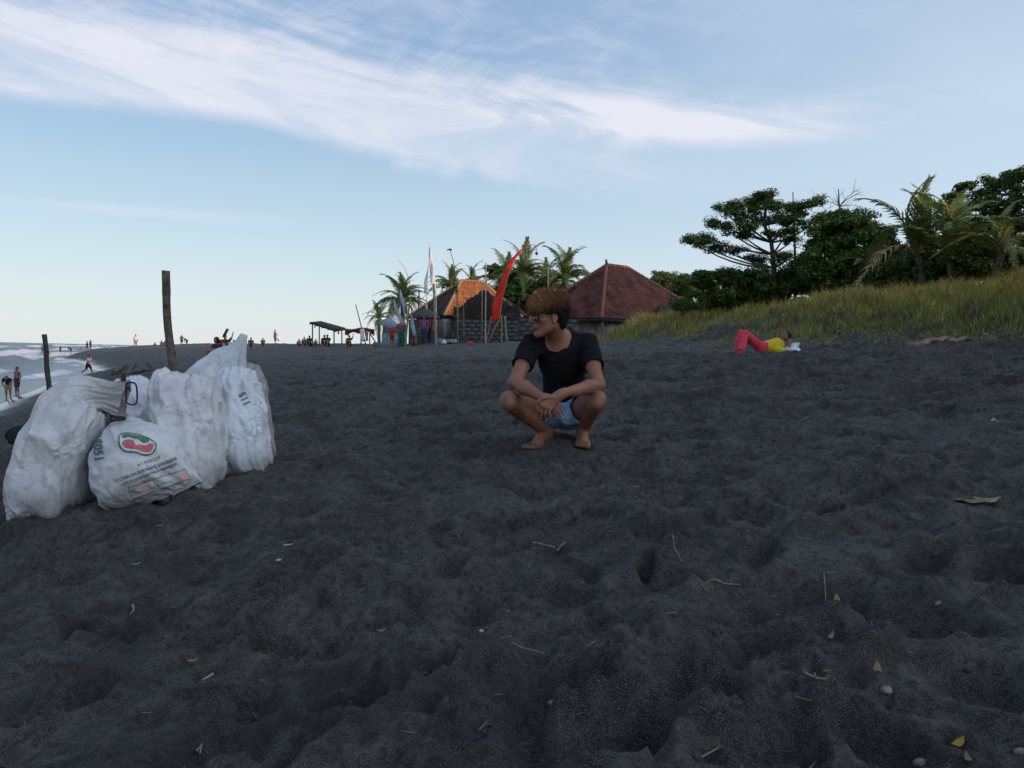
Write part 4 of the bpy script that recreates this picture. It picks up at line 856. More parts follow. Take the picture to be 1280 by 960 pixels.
def tile_plane(corners, rows, cols, m, parent, thick=.05, name='roof_tile', maxcells=None, skip=None):
    """roof slope (eave0, eave1, ridge1, ridge0) covered with separate overlapping tiles that share meshes per row"""
    e0, e1, r1, r0 = (V3(c) for c in corners); n = np.cross(e1 - e0, r0 - e0); n /= np.linalg.norm(n); n = n if n[2] > 0 else -n
    mk('roof_deck', [e0 - n * .05, e1 - n * .05, r1 - n * .05, r0 - n * .05, e0 - n * .12, e1 - n * .12, r1 - n * .12, r0 - n * .12], [(0, 1, 2, 3), (7, 6, 5, 4), (0, 4, 5, 1), (1, 5, 6, 2), (2, 6, 7, 3), (3, 7, 4, 0)], DARKW, parent, False)
    g = Geo(); rg = np.random.default_rng(rows * 7 + cols)
    for i in range(rows):
        a0 = e0 + (r0 - e0) * i / rows; a1 = e1 + (r1 - e1) * i / rows; b0 = e0 + (r0 - e0) * min(1, (i + 1.25) / rows); b1 = e1 + (r1 - e1) * min(1, (i + 1.25) / rows)
        nc = max(1, int(round(cols * np.linalg.norm(a1 - a0) / np.linalg.norm(e1 - e0))))
        for j in range(nc):
            if skip and skip(i / rows, j / nc): continue
            u0, u1 = (j + .04) / nc, (j + .96) / nc; l = rg.normal(0, .006); k = g.n
            p = [a0 + (a1 - a0) * u0, a0 + (a1 - a0) * u1, b0 + (b1 - b0) * u1, b0 + (b1 - b0) * u0]; md0 = (p[0] + p[1]) / 2; md1 = (p[2] + p[3]) / 2
            V = [p[0] + n * (thick * .5 + l), md0 + n * (thick + l), p[1] + n * (thick * .5 + l), p[2] - n * .004, md1 + n * .02, p[3] - n * .004, p[0] + n * (l - .005), p[1] + n * (l - .005)]
            g.add(V, [(0, 1, 4, 5), (1, 2, 3, 4), (6, 7, 2, 1, 0)])
    o = g.obj(name, m, parent); o['kind'] = 'stuff'; return o
def ridge_caps(a, b, n, m, parent, r=.11):
    a, b = V3(a), V3(b); me = None; L_ = np.linalg.norm(b - a) / n; d = (b - a) / np.linalg.norm(b - a)
    for i in range(n):
        p = a + (b - a) * (i + .5) / n
        if me is None:
            V, F = tube([-d * L_ * .54, d * L_ * .54], [r * 1.12, r * .95], 7); me = mesh_np('ridge_cap', V, F); me.materials.append(m)
        o = bpy.data.objects.new('ridge_cap', me); col.objects.link(o); o.parent = parent; o.location = Vector(p) - parent_loc(parent)
# ---- big house with the dark red hip roof
def big_house():
    A, B, C_ = V3(P(752, 397, 46)), V3(P(650, 397, 51)), V3(P(905, 396, 53)); R0, R1 = V3(P(758, 331.5, 51)), V3(P(785, 335, 54.5)); B[2] = A[2]; C_[2] = A[2]; D = B + (C_ - A) * 1.0; nA = np.cross(C_ - A, R0 - A); d_ = V3(ray(785, 335)); R1 = d_ * (nA @ A) / (nA @ d_)
    root = thing('village_house', (A[0], A[1] + 4, gz(A[0], A[1] + 4)), 'house with a big dark red tiled hip roof standing in shade behind the weeds', 'house')
    tile_plane((B, A, R0, R0 * .999 + R1 * .001), 26, 40, TILE, root); tile_plane((A, C_, R1, R0), 26, 44, TILE, root); tile_plane((C_, D, R1 * .999 + R0 * .001, R1), 12, 14, TILE, root, name='back_roof_tile'); tile_plane((D, B, R0, R1), 12, 14, TILE, root, name='back_roof_tile')
    CAP = mat('ridge_cap_clay', (.22, .10, .075), .9, .3, 5); ridge_caps(A, R0, 24, CAP, root); ridge_caps(B, R0, 24, CAP, root); ridge_caps(C_, R1, 26, CAP, root); ridge_caps(R0, R1, 7, CAP, root, .13)
    g = Geo(); g.tube([R0 + (0, 0, .05), R0 + (0, 0, .25)], [.12, .05], 6); g.tube([R0 + (0, 0, .22), R0 + (-.05, 0, .38)], [.09, .04], 6); g.obj('finial', CAP, root, True)
    cen = (A + B + C_ + D) / 4
    def ins(p): q = cen + (p - cen) * .86; return q
    gA, gB, gC, gD = ins(A), ins(B), ins(C_), ins(D)
    for p, q in ((gB, gA), (gA, gC), (gC, gD), (gD, gB)):
        z0 = min(gz(p[0], p[1]), gz(q[0], q[1])) - .3; m = (p + q) / 2; d = q - p; L_ = np.linalg.norm(d[:2]); zt = A[2] - .08
        mk('wall', *box((m[0], m[1], (z0 + zt) / 2), (L_, .16, zt - z0), math.atan2(d[1], d[0])), mat('house_wall', (.30, .27, .22), .9, .25, 2, .4, 10), root, False)
        mk('door', *box((m[0] - d[1] / L_ * -.09, m[1] - d[0] / L_ * .09, z0 + 1.35), (.9, .06, 2.1), math.atan2(d[1], d[0])), DARKW, root, False)
    for p in (A, B, C_): g = Geo(); g.tube([(p * .97 + cen * .03) - (0, 0, .1), Vector((p[0] * .97 + cen[0] * .03, p[1] * .97 + cen[1] * .03, gz(p[0], p[1]) - .1))], .08, 6); g.obj('veranda_post', GREYW, root, True)
    # fascia boards
    for p, q in ((B, A), (A, C_)): g = Geo(); d = (q - p); m = (p + q) / 2; ax = [d / np.linalg.norm(d), np.array((-d[1], d[0], 0)) / np.linalg.norm(d[:2]), (0, 0, 1)]; g.box(m - (0, 0, .13), (np.linalg.norm(d), .05, .16), ax=ax); g.obj('fascia_board', DARKW, root)
big_house()
# ---- tiled hut with the sunlit orange patch, thatch and netting hung before it
def hut():
    Yh = 47; E0, E1, A0, A1 = V3(P(556, 394, Yh)), V3(P(652, 396, Yh)), V3(P(577, 351, Yh + 2.6)), V3(P(604, 353, Yh + 2.6)); L0 = V3(P(508, 397, Yh + 5)); B1 = V3(P(660, 394, Yh + 5.4))
    root = thing('tiled_hut', (0 + E0[0], Yh + 2, gz(E0[0], Yh + 2)), 'low hut with orange roof tiles catching the sun, half hidden by dark thatch', 'hut')
    tile_plane((E0, E1, A1, A0), 20, 34, TILEO, root); SHADE_TILE = mat('shaded_hut_tile', (.085, .055, .048), .9, .4, 2, .4, 30, obrand=.1); tile_plane((L0, E0, A0, A0 * .999 + A1 * .001), 18, 24, SHADE_TILE, root, name='side_roof_tile'); tile_plane((E1, B1, A1 * .999 + A0 * .001, A1), 14, 14, TILE, root, name='side_roof_tile'); tile_plane((B1, L0, A0, A1), 8, 14, TILE, root, name='back_roof_tile')  # left slope: shade put into a darker copy of the tile colour
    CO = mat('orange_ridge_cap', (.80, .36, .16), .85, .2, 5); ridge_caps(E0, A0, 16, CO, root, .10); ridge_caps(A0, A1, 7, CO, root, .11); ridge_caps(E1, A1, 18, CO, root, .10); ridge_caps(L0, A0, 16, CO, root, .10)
    # thatch and black netting slung over the lower slope
    rg = np.random.default_rng(4); Lx, Rx = 567, 650; n = 56; V = []; F = []
    for r in range(9):
        for i in range(n + 1):
            u = i / n; px = Lx + (Rx - Lx) * u; tp = 380 - 12 * math.sin(u * 3.1) ** 2 + 4 * math.sin(u * 9 + 1) + 2 * math.sin(u * 23); py = tp + (399 - tp) * r / 8 + (rg.uniform(-1.5, 1.5) if r in (0, 8) else 0); p = V3(P(px, py, Yh - .25 - .1 * r - .12 * math.sin(u * 17 + r))); V.append(p)
    for r in range(8):
        for i in range(n): F.append((r * (n + 1) + i, r * (n + 1) + i + 1, (r + 1) * (n + 1) + i + 1, (r + 1) * (n + 1) + i))
    o = mk('thatch_sheet', V, F, THATCH, root); md = o.modifiers.new('thick', 'SOLIDIFY'); md.thickness = .08
    VV = []; FF = []                             # ragged straws along it
    for k in range(1500):
        u = rg.random(); px = Lx + (Rx - Lx) * u; tp = 380 - 12 * math.sin(u * 3.1) ** 2 + 4 * math.sin(u * 9 + 1); py = tp + (399 - tp) * rg.random(); p = V3(P(px, py, Yh - .5 - .9 * (py - tp) / 25)); d = np.array((rg.normal(0, .25), -.15 + rg.normal(0, .1), -rg.uniform(.1, .5))) if rg.random() < .8 else rg.normal(0, .2, 3)
        s_ = np.array((.012, 0, 0)); q = len(VV); VV += [p - s_, p + s_, p + d]; FF.append((q, q + 1, q + 2))
    o = mk('thatch_straw', VV, FF, THATCH, root, False); o['kind'] = 'stuff'
    # walls below
    zt = E0[2] - .1
    for (p, q) in ((L0, E0), (E0, E1), (E1, B1)):
        p = p * .96 + ((E0 + E1 + L0 + B1) / 4) * .04; q = q * .96 + ((E0 + E1 + L0 + B1) / 4) * .04; m = (p + q) / 2; d = q - p; z0 = gz(m[0], m[1]) - .3; mk('wall', *box((m[0], m[1] + .3, (z0 + zt) / 2), (np.linalg.norm(d[:2]), .12, zt - z0), math.atan2(d[1], d[0])), mat('plank_wall', (.10, .10, .10), .95, .35, 3, .5, 15), root, False)
    for px in (550, 561): mk('door_post', *tube([GP(px, Yh - 1.0, -.1), P(px, 400, Yh - 1.0)], .06, 6), GREYW, root)
    mk('door', *box(V3(GP(556, Yh - .9, .72)), (.42, .05, 1.45)), mat('grey_door', (.20, .20, .19), .8, .2, 5), root, False)
hut()
# ---- grey block wall, each block a piece
def block_wall(x0, x1, ptop, Y, label, nm='block_wall', seed=0):
    p0, p1 = GP(x0, Y), GP(x1, Y); zt = P((x0 + x1) / 2, ptop, Y).z; z0 = min(p0.z, p1.z) - .25; L_ = p1.x - p0.x; root = thing(nm, ((p0.x + p1.x) / 2, Y, z0), label, 'wall'); rg = np.random.default_rng(seed)
    mk('mortar_core', *box(((p0.x + p1.x) / 2, Y, (z0 + zt) / 2), (L_, .10, zt - z0 - .02)), MORTAR, root, False); bh = .22; bw = .45; nr = int((zt - z0) / bh); bh = (zt - z0) / nr; mes = {}
    V, F = box((0, 0, 0), (bw - .02, .13, bh - .018)); me = mesh_np('block', V, F, False); me.materials.append(CONC)
    for r in range(nr):
        x = p0.x + (bw / 2 if r % 2 else 0)
        while x + bw / 2 < p1.x + .01:
            if rg.random() > .03: o = bpy.data.objects.new('block', me); col.objects.link(o); o.parent = root; o.location = Vector((x + bw / 2, Y - rg.uniform(0, .02), z0 + (r + .5) * bh)) - root.location
            x += bw
    return root
block_wall(568, 646, 400, 45.2, 'grey block wall under the thatch, left of the crouching man', seed=1)
block_wall(647, 716, 398.5, 43.0, 'grey block wall just behind the head of the crouching man', seed=2)
# ---- white stall roof, shade on its slopes put into a blue-grey colour
def stall():
    Y = 50; a = lambda px, py, dy=0.0: V3(P(px, py, Y + dy)); root = thing('beach_stall', GP(488, Y), 'small stall with a white pitched roof, its shade coloured in as blue-grey', 'stall')
    ap = a(487.5, 395.5, 1.2)
    def slab(n_, pts, m):
        pts = [V3(p) for p in pts]; nr = np.cross(pts[1] - pts[0], pts[2] - pts[0]); nr /= np.linalg.norm(nr); k = len(pts); mk(n_, pts + [p - nr * .05 for p in pts], [tuple(range(k)), tuple(range(2 * k - 1, k - 1, -1))] + [(i, i + k, (i + 1) % k + k, (i + 1) % k) for i in range(k)], m, root, False)
    slab('roof_sheet', [a(471, 404), a(491, 411.5, -.8), a(496.5, 405, -.6), ap], SHADE_SHEET); slab('roof_sheet', [ap, a(496.5, 405, -.6), a(501, 403), a(499, 398.5, .8)], WHITEP)
    slab('roof_sheet', [ap, a(499, 398.5, .8), a(497, 402, 2.4), a(476, 402, 2.4)], SHADE_SHEET)
    mk('counter', *box(GP(489, Y, .35), (1.1, .8, .9)), mat('stall_board', (.22, .24, .26), .85, .25, 4), root, False); mk('back_wall', *box(GP(489, Y + 1, .75), (1.0, .06, 1.6)), mat('stall_board', (.2, .2, .2)), root, False)
    for px, dy in ((480, -.3), (498, -.3), (479, 1.2), (500, 1.2)): mk('leg', *tube([GP(px, Y + dy, -.1), P(px, 406, Y + dy)], .04, 6), GREYW, root)
    top('low_bench', *box(GP(482, 49, .12), (1.5, .4, .35)), mat('bench_grey', (.15, .16, .17), .9), GP(482, 49), 'low dark bench in front of the blue-grey stall', 'bench', smooth=False)
stall()
# ---- open shelter on four posts and its ragged awning
def shelter():
    Y = 66; a = lambda px, py, dy=0.0: V3(P(px, py, Y + dy)); root = thing('open_shelter', GP(409, Y), 'open shelter with a dark flat roof on four thin posts at the beach crest', 'shelter')
    pts = [a(387, 402.6, -.8), a(417.5, 412.2, -1.2), a(432, 409.7, 2.0), a(401, 401.2, 2.2)]; dn = np.array((0, 0, .13)); mk('roof', pts + [p - dn for p in pts], [(0, 1, 2, 3), (7, 6, 5, 4)] + [(i, i + 4, (i + 1) % 4 + 4, (i + 1) % 4) for i in range(4)], DARKW, root, False)
    for i in range(5): u = i / 4; p = pts[0] * (1 - u) + pts[1] * u; q = pts[3] * (1 - u) + pts[2] * u; mk('rafter', *tube([p - dn * 1.3, q - dn * 1.3], .04, 5), GREYW, root)
    for px, py, dy in ((390.6, 404, -.6), (399, 405, 1.6), (417.5, 413, -.9), (427.3, 411.5, 1.6)): mk('post', *tube([GP(px, Y + dy, -.15), P(px, py, Y + dy)], .055, 6), GREYW, root)
    g = Geo(); g.tube([a(423.2, 411), a(423.2, 414.5)], .01, 4); g.tube([a(423.2, 414), a(423.2, 417.5)], [.02, .09], 7); g.top('hanging_bell', DARKW, P(423.2, 414, Y), 'small dark bell shape hanging under the right end of the open shelter', 'bell')
    g = Geo(); g.tube([a(393.5, 405), a(393.5, 407)], .01, 4); g.tube([a(393.5, 407), a(393.3, 409.5)], [.03, .07], 6); g.top('hanging_lamp', mat('pale_shade', (.5, .5, .5)), P(393.5, 405, Y), 'tiny pale lamp shade hanging under the left end of the open shelter', 'lamp')
    # ragged brown awning
    rt = thing('ragged_awning', GP(450, Y - 4), 'ragged reddish brown awning with hanging tatters right of the open shelter', 'awning'); rg = np.random.default_rng(5); V = []; F = []; n = 40
    for r in range(5):
        for i in range(n + 1):
            u = i / n; px = 431 + 37 * u; py = 410.3 + 1.0 * math.sin(u * 8) + r * (1.25 + .5 * math.sin(u * 13 + 1)) + rg.uniform(-.3, .3) + (rg.uniform(0, 1.5) if r == 4 else 0); V.append(V3(P(px, py, Y - 5 + .15 * r + .1 * math.sin(u * 20))))
    for r in range(4):
        for i in range(n): F.append((r * (n + 1) + i, r * (n + 1) + i + 1, (r + 1) * (n + 1) + i + 1, (r + 1) * (n + 1) + i))
    o = mk('cloth', V, F, mat('tattered_cloth', (.38, .17, .10), .9, .35, 5, var2=(.12, .07, .06)), rt); md = o.modifiers.new('t', 'SOLIDIFY'); md.thickness = .05
    for px in (451, 462): mk('post', *tube([GP(px, Y - 5, -.1), P(px + .4, 411, Y - 5)], .05, 6), GREYW, rt)
    mk('brace', *tube([GP(471, Y - 5, 0), P(462, 416, Y - 5)], .05, 6), GREYW, rt)
    def hang(nm, px, py0, py1, w_, m, lab):
        V = []; F = []
        for r in range(7):
            for i in range(5): V.append(V3(P(px + w_ * (i / 4 - .5) * (1 + .2 * math.sin(r)), py0 + (py1 - py0) * r / 6, Y - 5.4 + .07 * math.sin(i * 2 + r))))
        for r in range(6):
            for i in range(4): F.append((r * 5 + i, r * 5 + i + 1, (r + 1) * 5 + i + 1, (r + 1) * 5 + i))
        o = top(nm, V, F, m, tuple(V3(P(px, py1, Y - 5.4))), lab, 'cloth'); md = o.modifiers.new('t', 'SOLIDIFY'); md.thickness = .03
    hang('hanging_cloth', 453, 411, 427, 4.5, WHITEP, 'pale cloth hanging from the ragged awning, left one'); hang('hanging_cloth', 458.5, 413, 426, 3.5, mat('faded_red_cloth', (.5, .16, .12), .9), 'faded red cloth hanging from the ragged awning')
shelter()
pole(444.6, 380.5, 458, 61, 'thin leaning bare pole rising out of the ragged awning', .045, 'thin_pole', GREYW)
pole(422.8, 415, 435.5, 63.5, 'short forked stick beside the seated person near the awning', .03, 'forked_stick', GREYW) if False else None
# ---- poles and banners
pole(512.5, 372, 506, 41, 'greenish bamboo pole leaning a little right before the white-blue banners', .055, m=POLE_G)
pole(524, 362, 521.5, 45, 'brown post left of the dark parasol', .06, m=GREYW)
pole(542, 354.5, 545.5, 40.5, 'thick grey bamboo post before the hut, tallest of the stout ones', .075, m=BAMBOO)
pole(607.5, 328, 606.5, 41, 'tall straight thin pole left of the red banner', .042, m=mat('pink_grey_pole', (.42, .33, .30), .7))
pole(614, 396, 606, 41.2, 'short thin stick leaning at the foot of the tall straight pole', .03)
pole(602, 394, 601.5, 43, 'short grey post left of the tall straight pole', .045, m=GREYW); pole(627, 394, 627, 43.5, 'short pale post under the red banner, left of a pair', .055); pole(631, 395, 634, 43.3, 'short pale post under the red banner, leaning right one of a pair', .065)
pole(685.3, 333, 685, 50, 'thin pinkish pole standing behind the head of the crouching man', .05, m=mat('pink_grey_pole', (.4, .3, .3)))
pole(579, 357, 580, 44, 'thin stick in front of the orange tiles', .02, 'thin_pole')
pole(602.6, 357, 602, 44.2, 'thin post against the right part of the orange tiles', .035, 'thin_pole')
def curved_banner(label, pts, Y, wid, m, name='curved_banner', mast=POLE_G, r=.05, foot=None, cat='banner', ball=False, side=1, cloth_from=0.0):
    """tall flexible mast with a narrow cloth along it; pts = [(px, py, cloth width px), ...] from bottom to tip"""
    root = thing(name, GP(foot if foot else pts[0][0], Y), label, cat); b = GP(foot if foot else pts[0][0], Y, -.1); line = [tuple(b)] + [tuple(P(p[0], p[1], Y)) for p in pts]
    n = len(line); V, F = tube(line, np.linspace(r, r * .25, n), 6); mk('mast', V, F, mast, root)
    V = []; F = []; k = 0; rows = []
    for (p, q) in zip(pts[:-1], pts[1:]):
        for s in np.linspace(0, 1, 6)[:-1]: rows.append((p[0] + (q[0] - p[0]) * s, p[1] + (q[1] - p[1]) * s, p[2] + (q[2] - p[2]) * s))
    rows.append(pts[-1])
    for i, (x, y, w_) in enumerate(rows):
        for j in range(4): V.append(V3(P(x - side * w_ * j / 3, y + .25 * w_ * j / 3, Y - .08 - .16 * math.sin(i * .9 + j * 1.5) * w_ / 12)))
    for i in range(len(rows) - 1):
        for j in range(3): F.append((i * 4 + j, i * 4 + j + 1, (i + 1) * 4 + j + 1, (i + 1) * 4 + j))
    if m: o = mk('cloth', V, F, m, root); md = o.modifiers.new('t', 'SOLIDIFY'); md.thickness = .015
    if ball:
        tp = pts[-1]; mk('string', *tube([P(tp[0], tp[1], Y), P(tp[0] + 2, tp[1] + 4, Y), P(tp[0] + 2.3, tp[1] + 10, Y)], .012, 4), DARKW, root); g = Geo(); c = V3(P(tp[0] + 2.3, tp[1] + 11, Y)); g.tube([c + (0, 0, .09), c + (0, 0, .05), c, c - (0, 0, .05), c - (0, 0, .09)], [.02, .07, .085, .07, .02], 8); g.obj('pompom', mat('dark_red', (.25, .03, .03)), root, True)
    return root
red = curved_banner('tall curved red banner bending right at its tip with a small hanging pompom', [(617, 401, 0), (624, 399.5, 9.5), (627, 378, 12), (631, 360, 9.5), (636, 342, 7.5), (643, 325, 6), (652, 313, 4), (661, 307, 1.5), (668.5, 305.8, .3)][1:], 40, 10, REDC, foot=608, r=.04, ball=True, mast=BAMBOO)
curved_banner('lilac-white narrow banner slanting in front of the left palm', [(507, 406, 4), (501, 395, 4.5), (496, 384, 3.5), (492.5, 374, .6)], 43, 3, LILAC, 'narrow_banner', foot=508)
curved_banner('small pale banner hanging high against the left palm', [(505, 392, 1), (507, 382, 4.5), (503.5, 372, 4), (500.5, 362, .6)], 44, 3, SKYC, 'narrow_banner', foot=505.5)
curved_banner('short white and blue banner beside the brown post', [(520, 419, 3.5), (518, 408, 4.5), (516, 398, 3), (514.5, 393, .5)], 42.5, 3, SKYC, 'narrow_banner', foot=519)
curved_banner('tall pale see-through white banner rising above the hut roof', [(545, 366, 3), (543.5, 350, 5), (541, 330, 4.5), (538.5, 314, 2.5), (537, 302, .3)], 46, 3, WHITEC, 'tall_white_banner', foot=546, mast=WHITEP, r=.03)
curved_banner('lower pale white banner left of the tallest white one', [(533.5, 366, 3.5), (534.2, 352, 4), (535.5, 338, 1.8), (537, 326, .4)], 47, 3, WHITEC, 'tall_white_banner', foot=534, mast=WHITEP, r=.03)
curved_banner('very thin pole bowing over left above the palm with a tiny tassel', [(514, 380, 0), (513.5, 362, 0), (511, 348, 0), (506, 335, 0), (497.5, 324.5, 0)], 46, 0, None, 'bowed_pole', foot=514, cat='pole', r=.03, mast=GREYW)
pen = curved_banner('green bowed bamboo pole with a dark tuft at its tip, before the orange tiles', [(572, 385, 0), (571.5, 362, 0), (569.5, 345, 0), (567, 328, 0), (562.5, 312.5, 0)], 41.5, 0, None, 'bowed_pole', foot=572, cat='pole', r=.06, mast=POLE_G)
V, F, C = leaf_cloud([V3(P(562.3, 312.3, 41.5)), V3(P(569.5, 352, 41.5)), V3(P(570.5, 362, 41.5))], [(.12, .05, .06), (.16, .1, .35), (.1, .1, .3)], [14, 40, 26], .09, np.random.default_rng(1), .2); o = mk('leaf_tuft', V, F, LEAF, pen, False); attr_col(o.data, C)
# ---- dark parasol stall with orange tip
def parasol():
    Y = 44; root = thing('parasol', GP(533, Y), 'dark grey parasol with a small orange tip before the hut', 'parasol'); c = V3(P(532.5, 386, Y)); n = 14; V = [c]; R_ = .78
    for r, z in ((.5, -.14), (1.0, -.40), (1.0, -.52)):
        for i in range(n): V.append(c + np.array((R_ * r * math.cos(2 * math.pi * i / n), R_ * r * math.sin(2 * math.pi * i / n), z - (.05 if i % 2 and r == 1 else 0))))
    F = [(0, 1 + i, 1 + (i + 1) % n) for i in range(n)] + [(1 + r * n + i, 1 + (r + 1) * n + i, 1 + (r + 1) * n + (i + 1) % n, 1 + r * n + (i + 1) % n) for r in range(2) for i in range(n)]
    o = mk('canopy', V, F, mat('dark_canopy', (.055, .06, .068), .8), root, False); md = o.modifiers.new('t', 'SOLIDIFY'); md.thickness = .015
    mk('pole', *tube([GP(532.5, Y, -.1), Vector(c)], .025, 6), GREYW, root); mk('tip', *tube([c, c + (0, 0, .22)], [.05, .03], 6), mat('orange_tip', (.85, .4, .12), .7), root)
    V = []; F = []
    for r in range(7):
        for i in range(5): V.append(V3(P(538.5 + 3.4 * i / 4, 399 + 17 * r / 6, 43.6 + .1 * math.sin(i * 2.1 + r * .5))))
    for r in range(6):
        for i in range(4): F.append((r * 5 + i, r * 5 + i + 1, (r + 1) * 5 + i + 1, (r + 1) * 5 + i))
    o = top('hanging_cloth', V, F, mat('magenta_cloth', (.35, .06, .22), .85), tuple(P(540, 416, 43.6)), 'magenta cloth hanging at the right side of the dark parasol', 'cloth'); md = o.modifiers.new('t', 'SOLIDIFY'); md.thickness = .02
parasol()
# ---- heaps of goods and clutter before the hut
def clutter():
    rg = np.random.default_rng(12); cols = [(.10, .16, .32), (.5, .5, .5), (.12, .12, .13), (.18, .22, .30), (.3, .28, .24)]
    names = ['blue crate on the sand before the hut door', 'pale plastic bundle before the hut door', 'dark box beside the thick grey post', 'blue-grey sack lying before the hut wall', 'brown carton right of the thick grey post']
    for i, px in enumerate((549, 553.5, 558, 563.5, 569)):
        w_ = rg.uniform(.22, .34); h_ = rg.uniform(.2, .32); b = GP(px, 43.2 + rg.uniform(-.3, .3)); f = Field((-w_, -.3, -.05), (w_, .3, h_ + .08), .03); f.ell((0, 0, h_ * .4), (w_ * .9, .22, h_ * .7), k=.05); f.ell((w_ * .3, 0, h_ * .7), (w_ * .4, .15, h_ * .4), k=.05); f.half((0, 0, 0), (0, 0, -1)); V, F = f.mesh(1); F = orient(V, F)
        top('goods_bundle', V + np.array(b), F, mat('bundle_%d' % i, cols[i], .8, .3, 6, .4, 20), b, names[i], 'bundle', 'goods before the hut')
    for i, (px, lab) in enumerate(((578, 'low plank table in front of the grey wall, left one'), (587, 'low plank table in front of the grey wall, right one'))):
        b = GP(px, 43.6); root = thing('plank_table', b, lab, 'table', 'low tables before the grey wall'); mk('table_top', *box(b + Vector((0, 0, .42)), (.62, .4, .04)), GREYW, root, False)
        for sx in (-.26, .26):
            for sy in (-.15, .15): mk('leg', *box(b + Vector((sx, sy, .19)), (.04, .04, .44)), GREYW, root, False)
    f = Field((-.3, -.2, -.05), (.3, .2, .25), .03); f.ell((0, 0, .08), (.2, .12, .1)); f.half((0, 0, 0), (0, 0, -1)); V, F = f.mesh(1); F = orient(V, F); b = GP(587, 38)
    top('red_cloth_scrap', V * .8 + np.array(b), F, mat('scrap_red', (.55, .04, .06), .85), b, 'crumpled red cloth lying on the sand before the low tables', 'cloth')
clutter()
print('village', round(time.time() - T0, 1))
# ================================================================== THE FILLED SACKS
def sack_material(name, c1, c2, dirt=.35):
    m = bpy.data.materials.new(name); m.use_nodes = True; nt = m.node_tree; L = nt.links.new; b = nt.nodes['Principled BSDF']; tc = nn(nt, 'ShaderNodeTexCoord')
    def noise(sc, det=6, r=.6, src='Object'):
        n = nn(nt, 'ShaderNodeTexNoise', ins={'Scale': sc, 'Detail': det, 'Roughness': r}); L(tc.outputs[src], n.inputs[0]); return n.outputs[0]
    def mr(x, a, b_, c=0.0, d=1.0):
        n = nn(nt, 'ShaderNodeMapRange', ins={1: a, 2: b_, 3: c, 4: d}); L(x, n.inputs[0]); return n.outputs[0]
    def mix(f, a, b_):
        n = nn(nt, 'ShaderNodeMixRGB')
        for i, v in enumerate((f, a, b_)):
            if isinstance(v, tuple): n.inputs[i].default_value = (*v, 1)
            elif isinstance(v, (int, float)): n.inputs[i].default_value = v
            else: L(v, n.inputs[i])
        return n.outputs[0]
    at = nn(nt, 'ShaderNodeVertexColor', layer_name='tint'); sp = nn(nt, 'ShaderNodeSeparateColor'); L(at.outputs[0], sp.inputs[0])
    c = mix(mr(noise(4), .3, .7), c1, c2); c = mix(mr(noise(11, 9, .7), .50, .78, 0, dirt), c, (.16, .13, .11)); c = mix(mr(noise(38, 6, .7), .62, .74, 0, dirt * 1.3), c, (.09, .08, .075))
    c = mix(sp.outputs[0], c, (.13, .105, .085))          # ground-in sand near the base and the mouth
    L(c, b.inputs['Base Color']); b.inputs['Roughness'].default_value = .62; b.inputs['Specular IOR Level'].default_value = .3
    # woven tape texture: two crossed fine waves along the cloth (UV)
    uv = nn(nt, 'ShaderNodeSeparateXYZ'); L(tc.outputs['UV'], uv.inputs[0]); hs = []
    for k, f in ((0, 900.0), (1, 900.0)):
        a = nn(nt, 'ShaderNodeMath', operation='MULTIPLY'); L(uv.outputs[k], a.inputs[0]); a.inputs[1].default_value = f; s_ = nn(nt, 'ShaderNodeMath', operation='SINE'); L(a.outputs[0], s_.inputs[0]); hs.append(s_.outputs[0])
    w_ = nn(nt, 'ShaderNodeMath', operation='MULTIPLY'); L(hs[0], w_.inputs[0]); L(hs[1], w_.inputs[1])
    n1 = noise(26, 8, .65); n2 = nn(nt, 'ShaderNodeMath', operation='MULTIPLY_ADD'); L(w_.outputs[0], n2.inputs[0]); n2.inputs[1].default_value = .03; L(n1, n2.inputs[2])
    bp = nn(nt, 'ShaderNodeBump', ins={'Strength': .55, 'Distance': .012}); L(n2.outputs[0], bp.inputs['Height']); L(bp.outputs[0], b.inputs['Normal']); return m
SK_W = sack_material('white_woven_sack', (.60, .59, .62), (.44, .44, .48), .75); SK_B = sack_material('clean_white_sack', (.60, .62, .68), (.48, .51, .58), .3); SK_G = sack_material('grey_old_sack', (.34, .32, .31), (.24, .23, .22), .7)
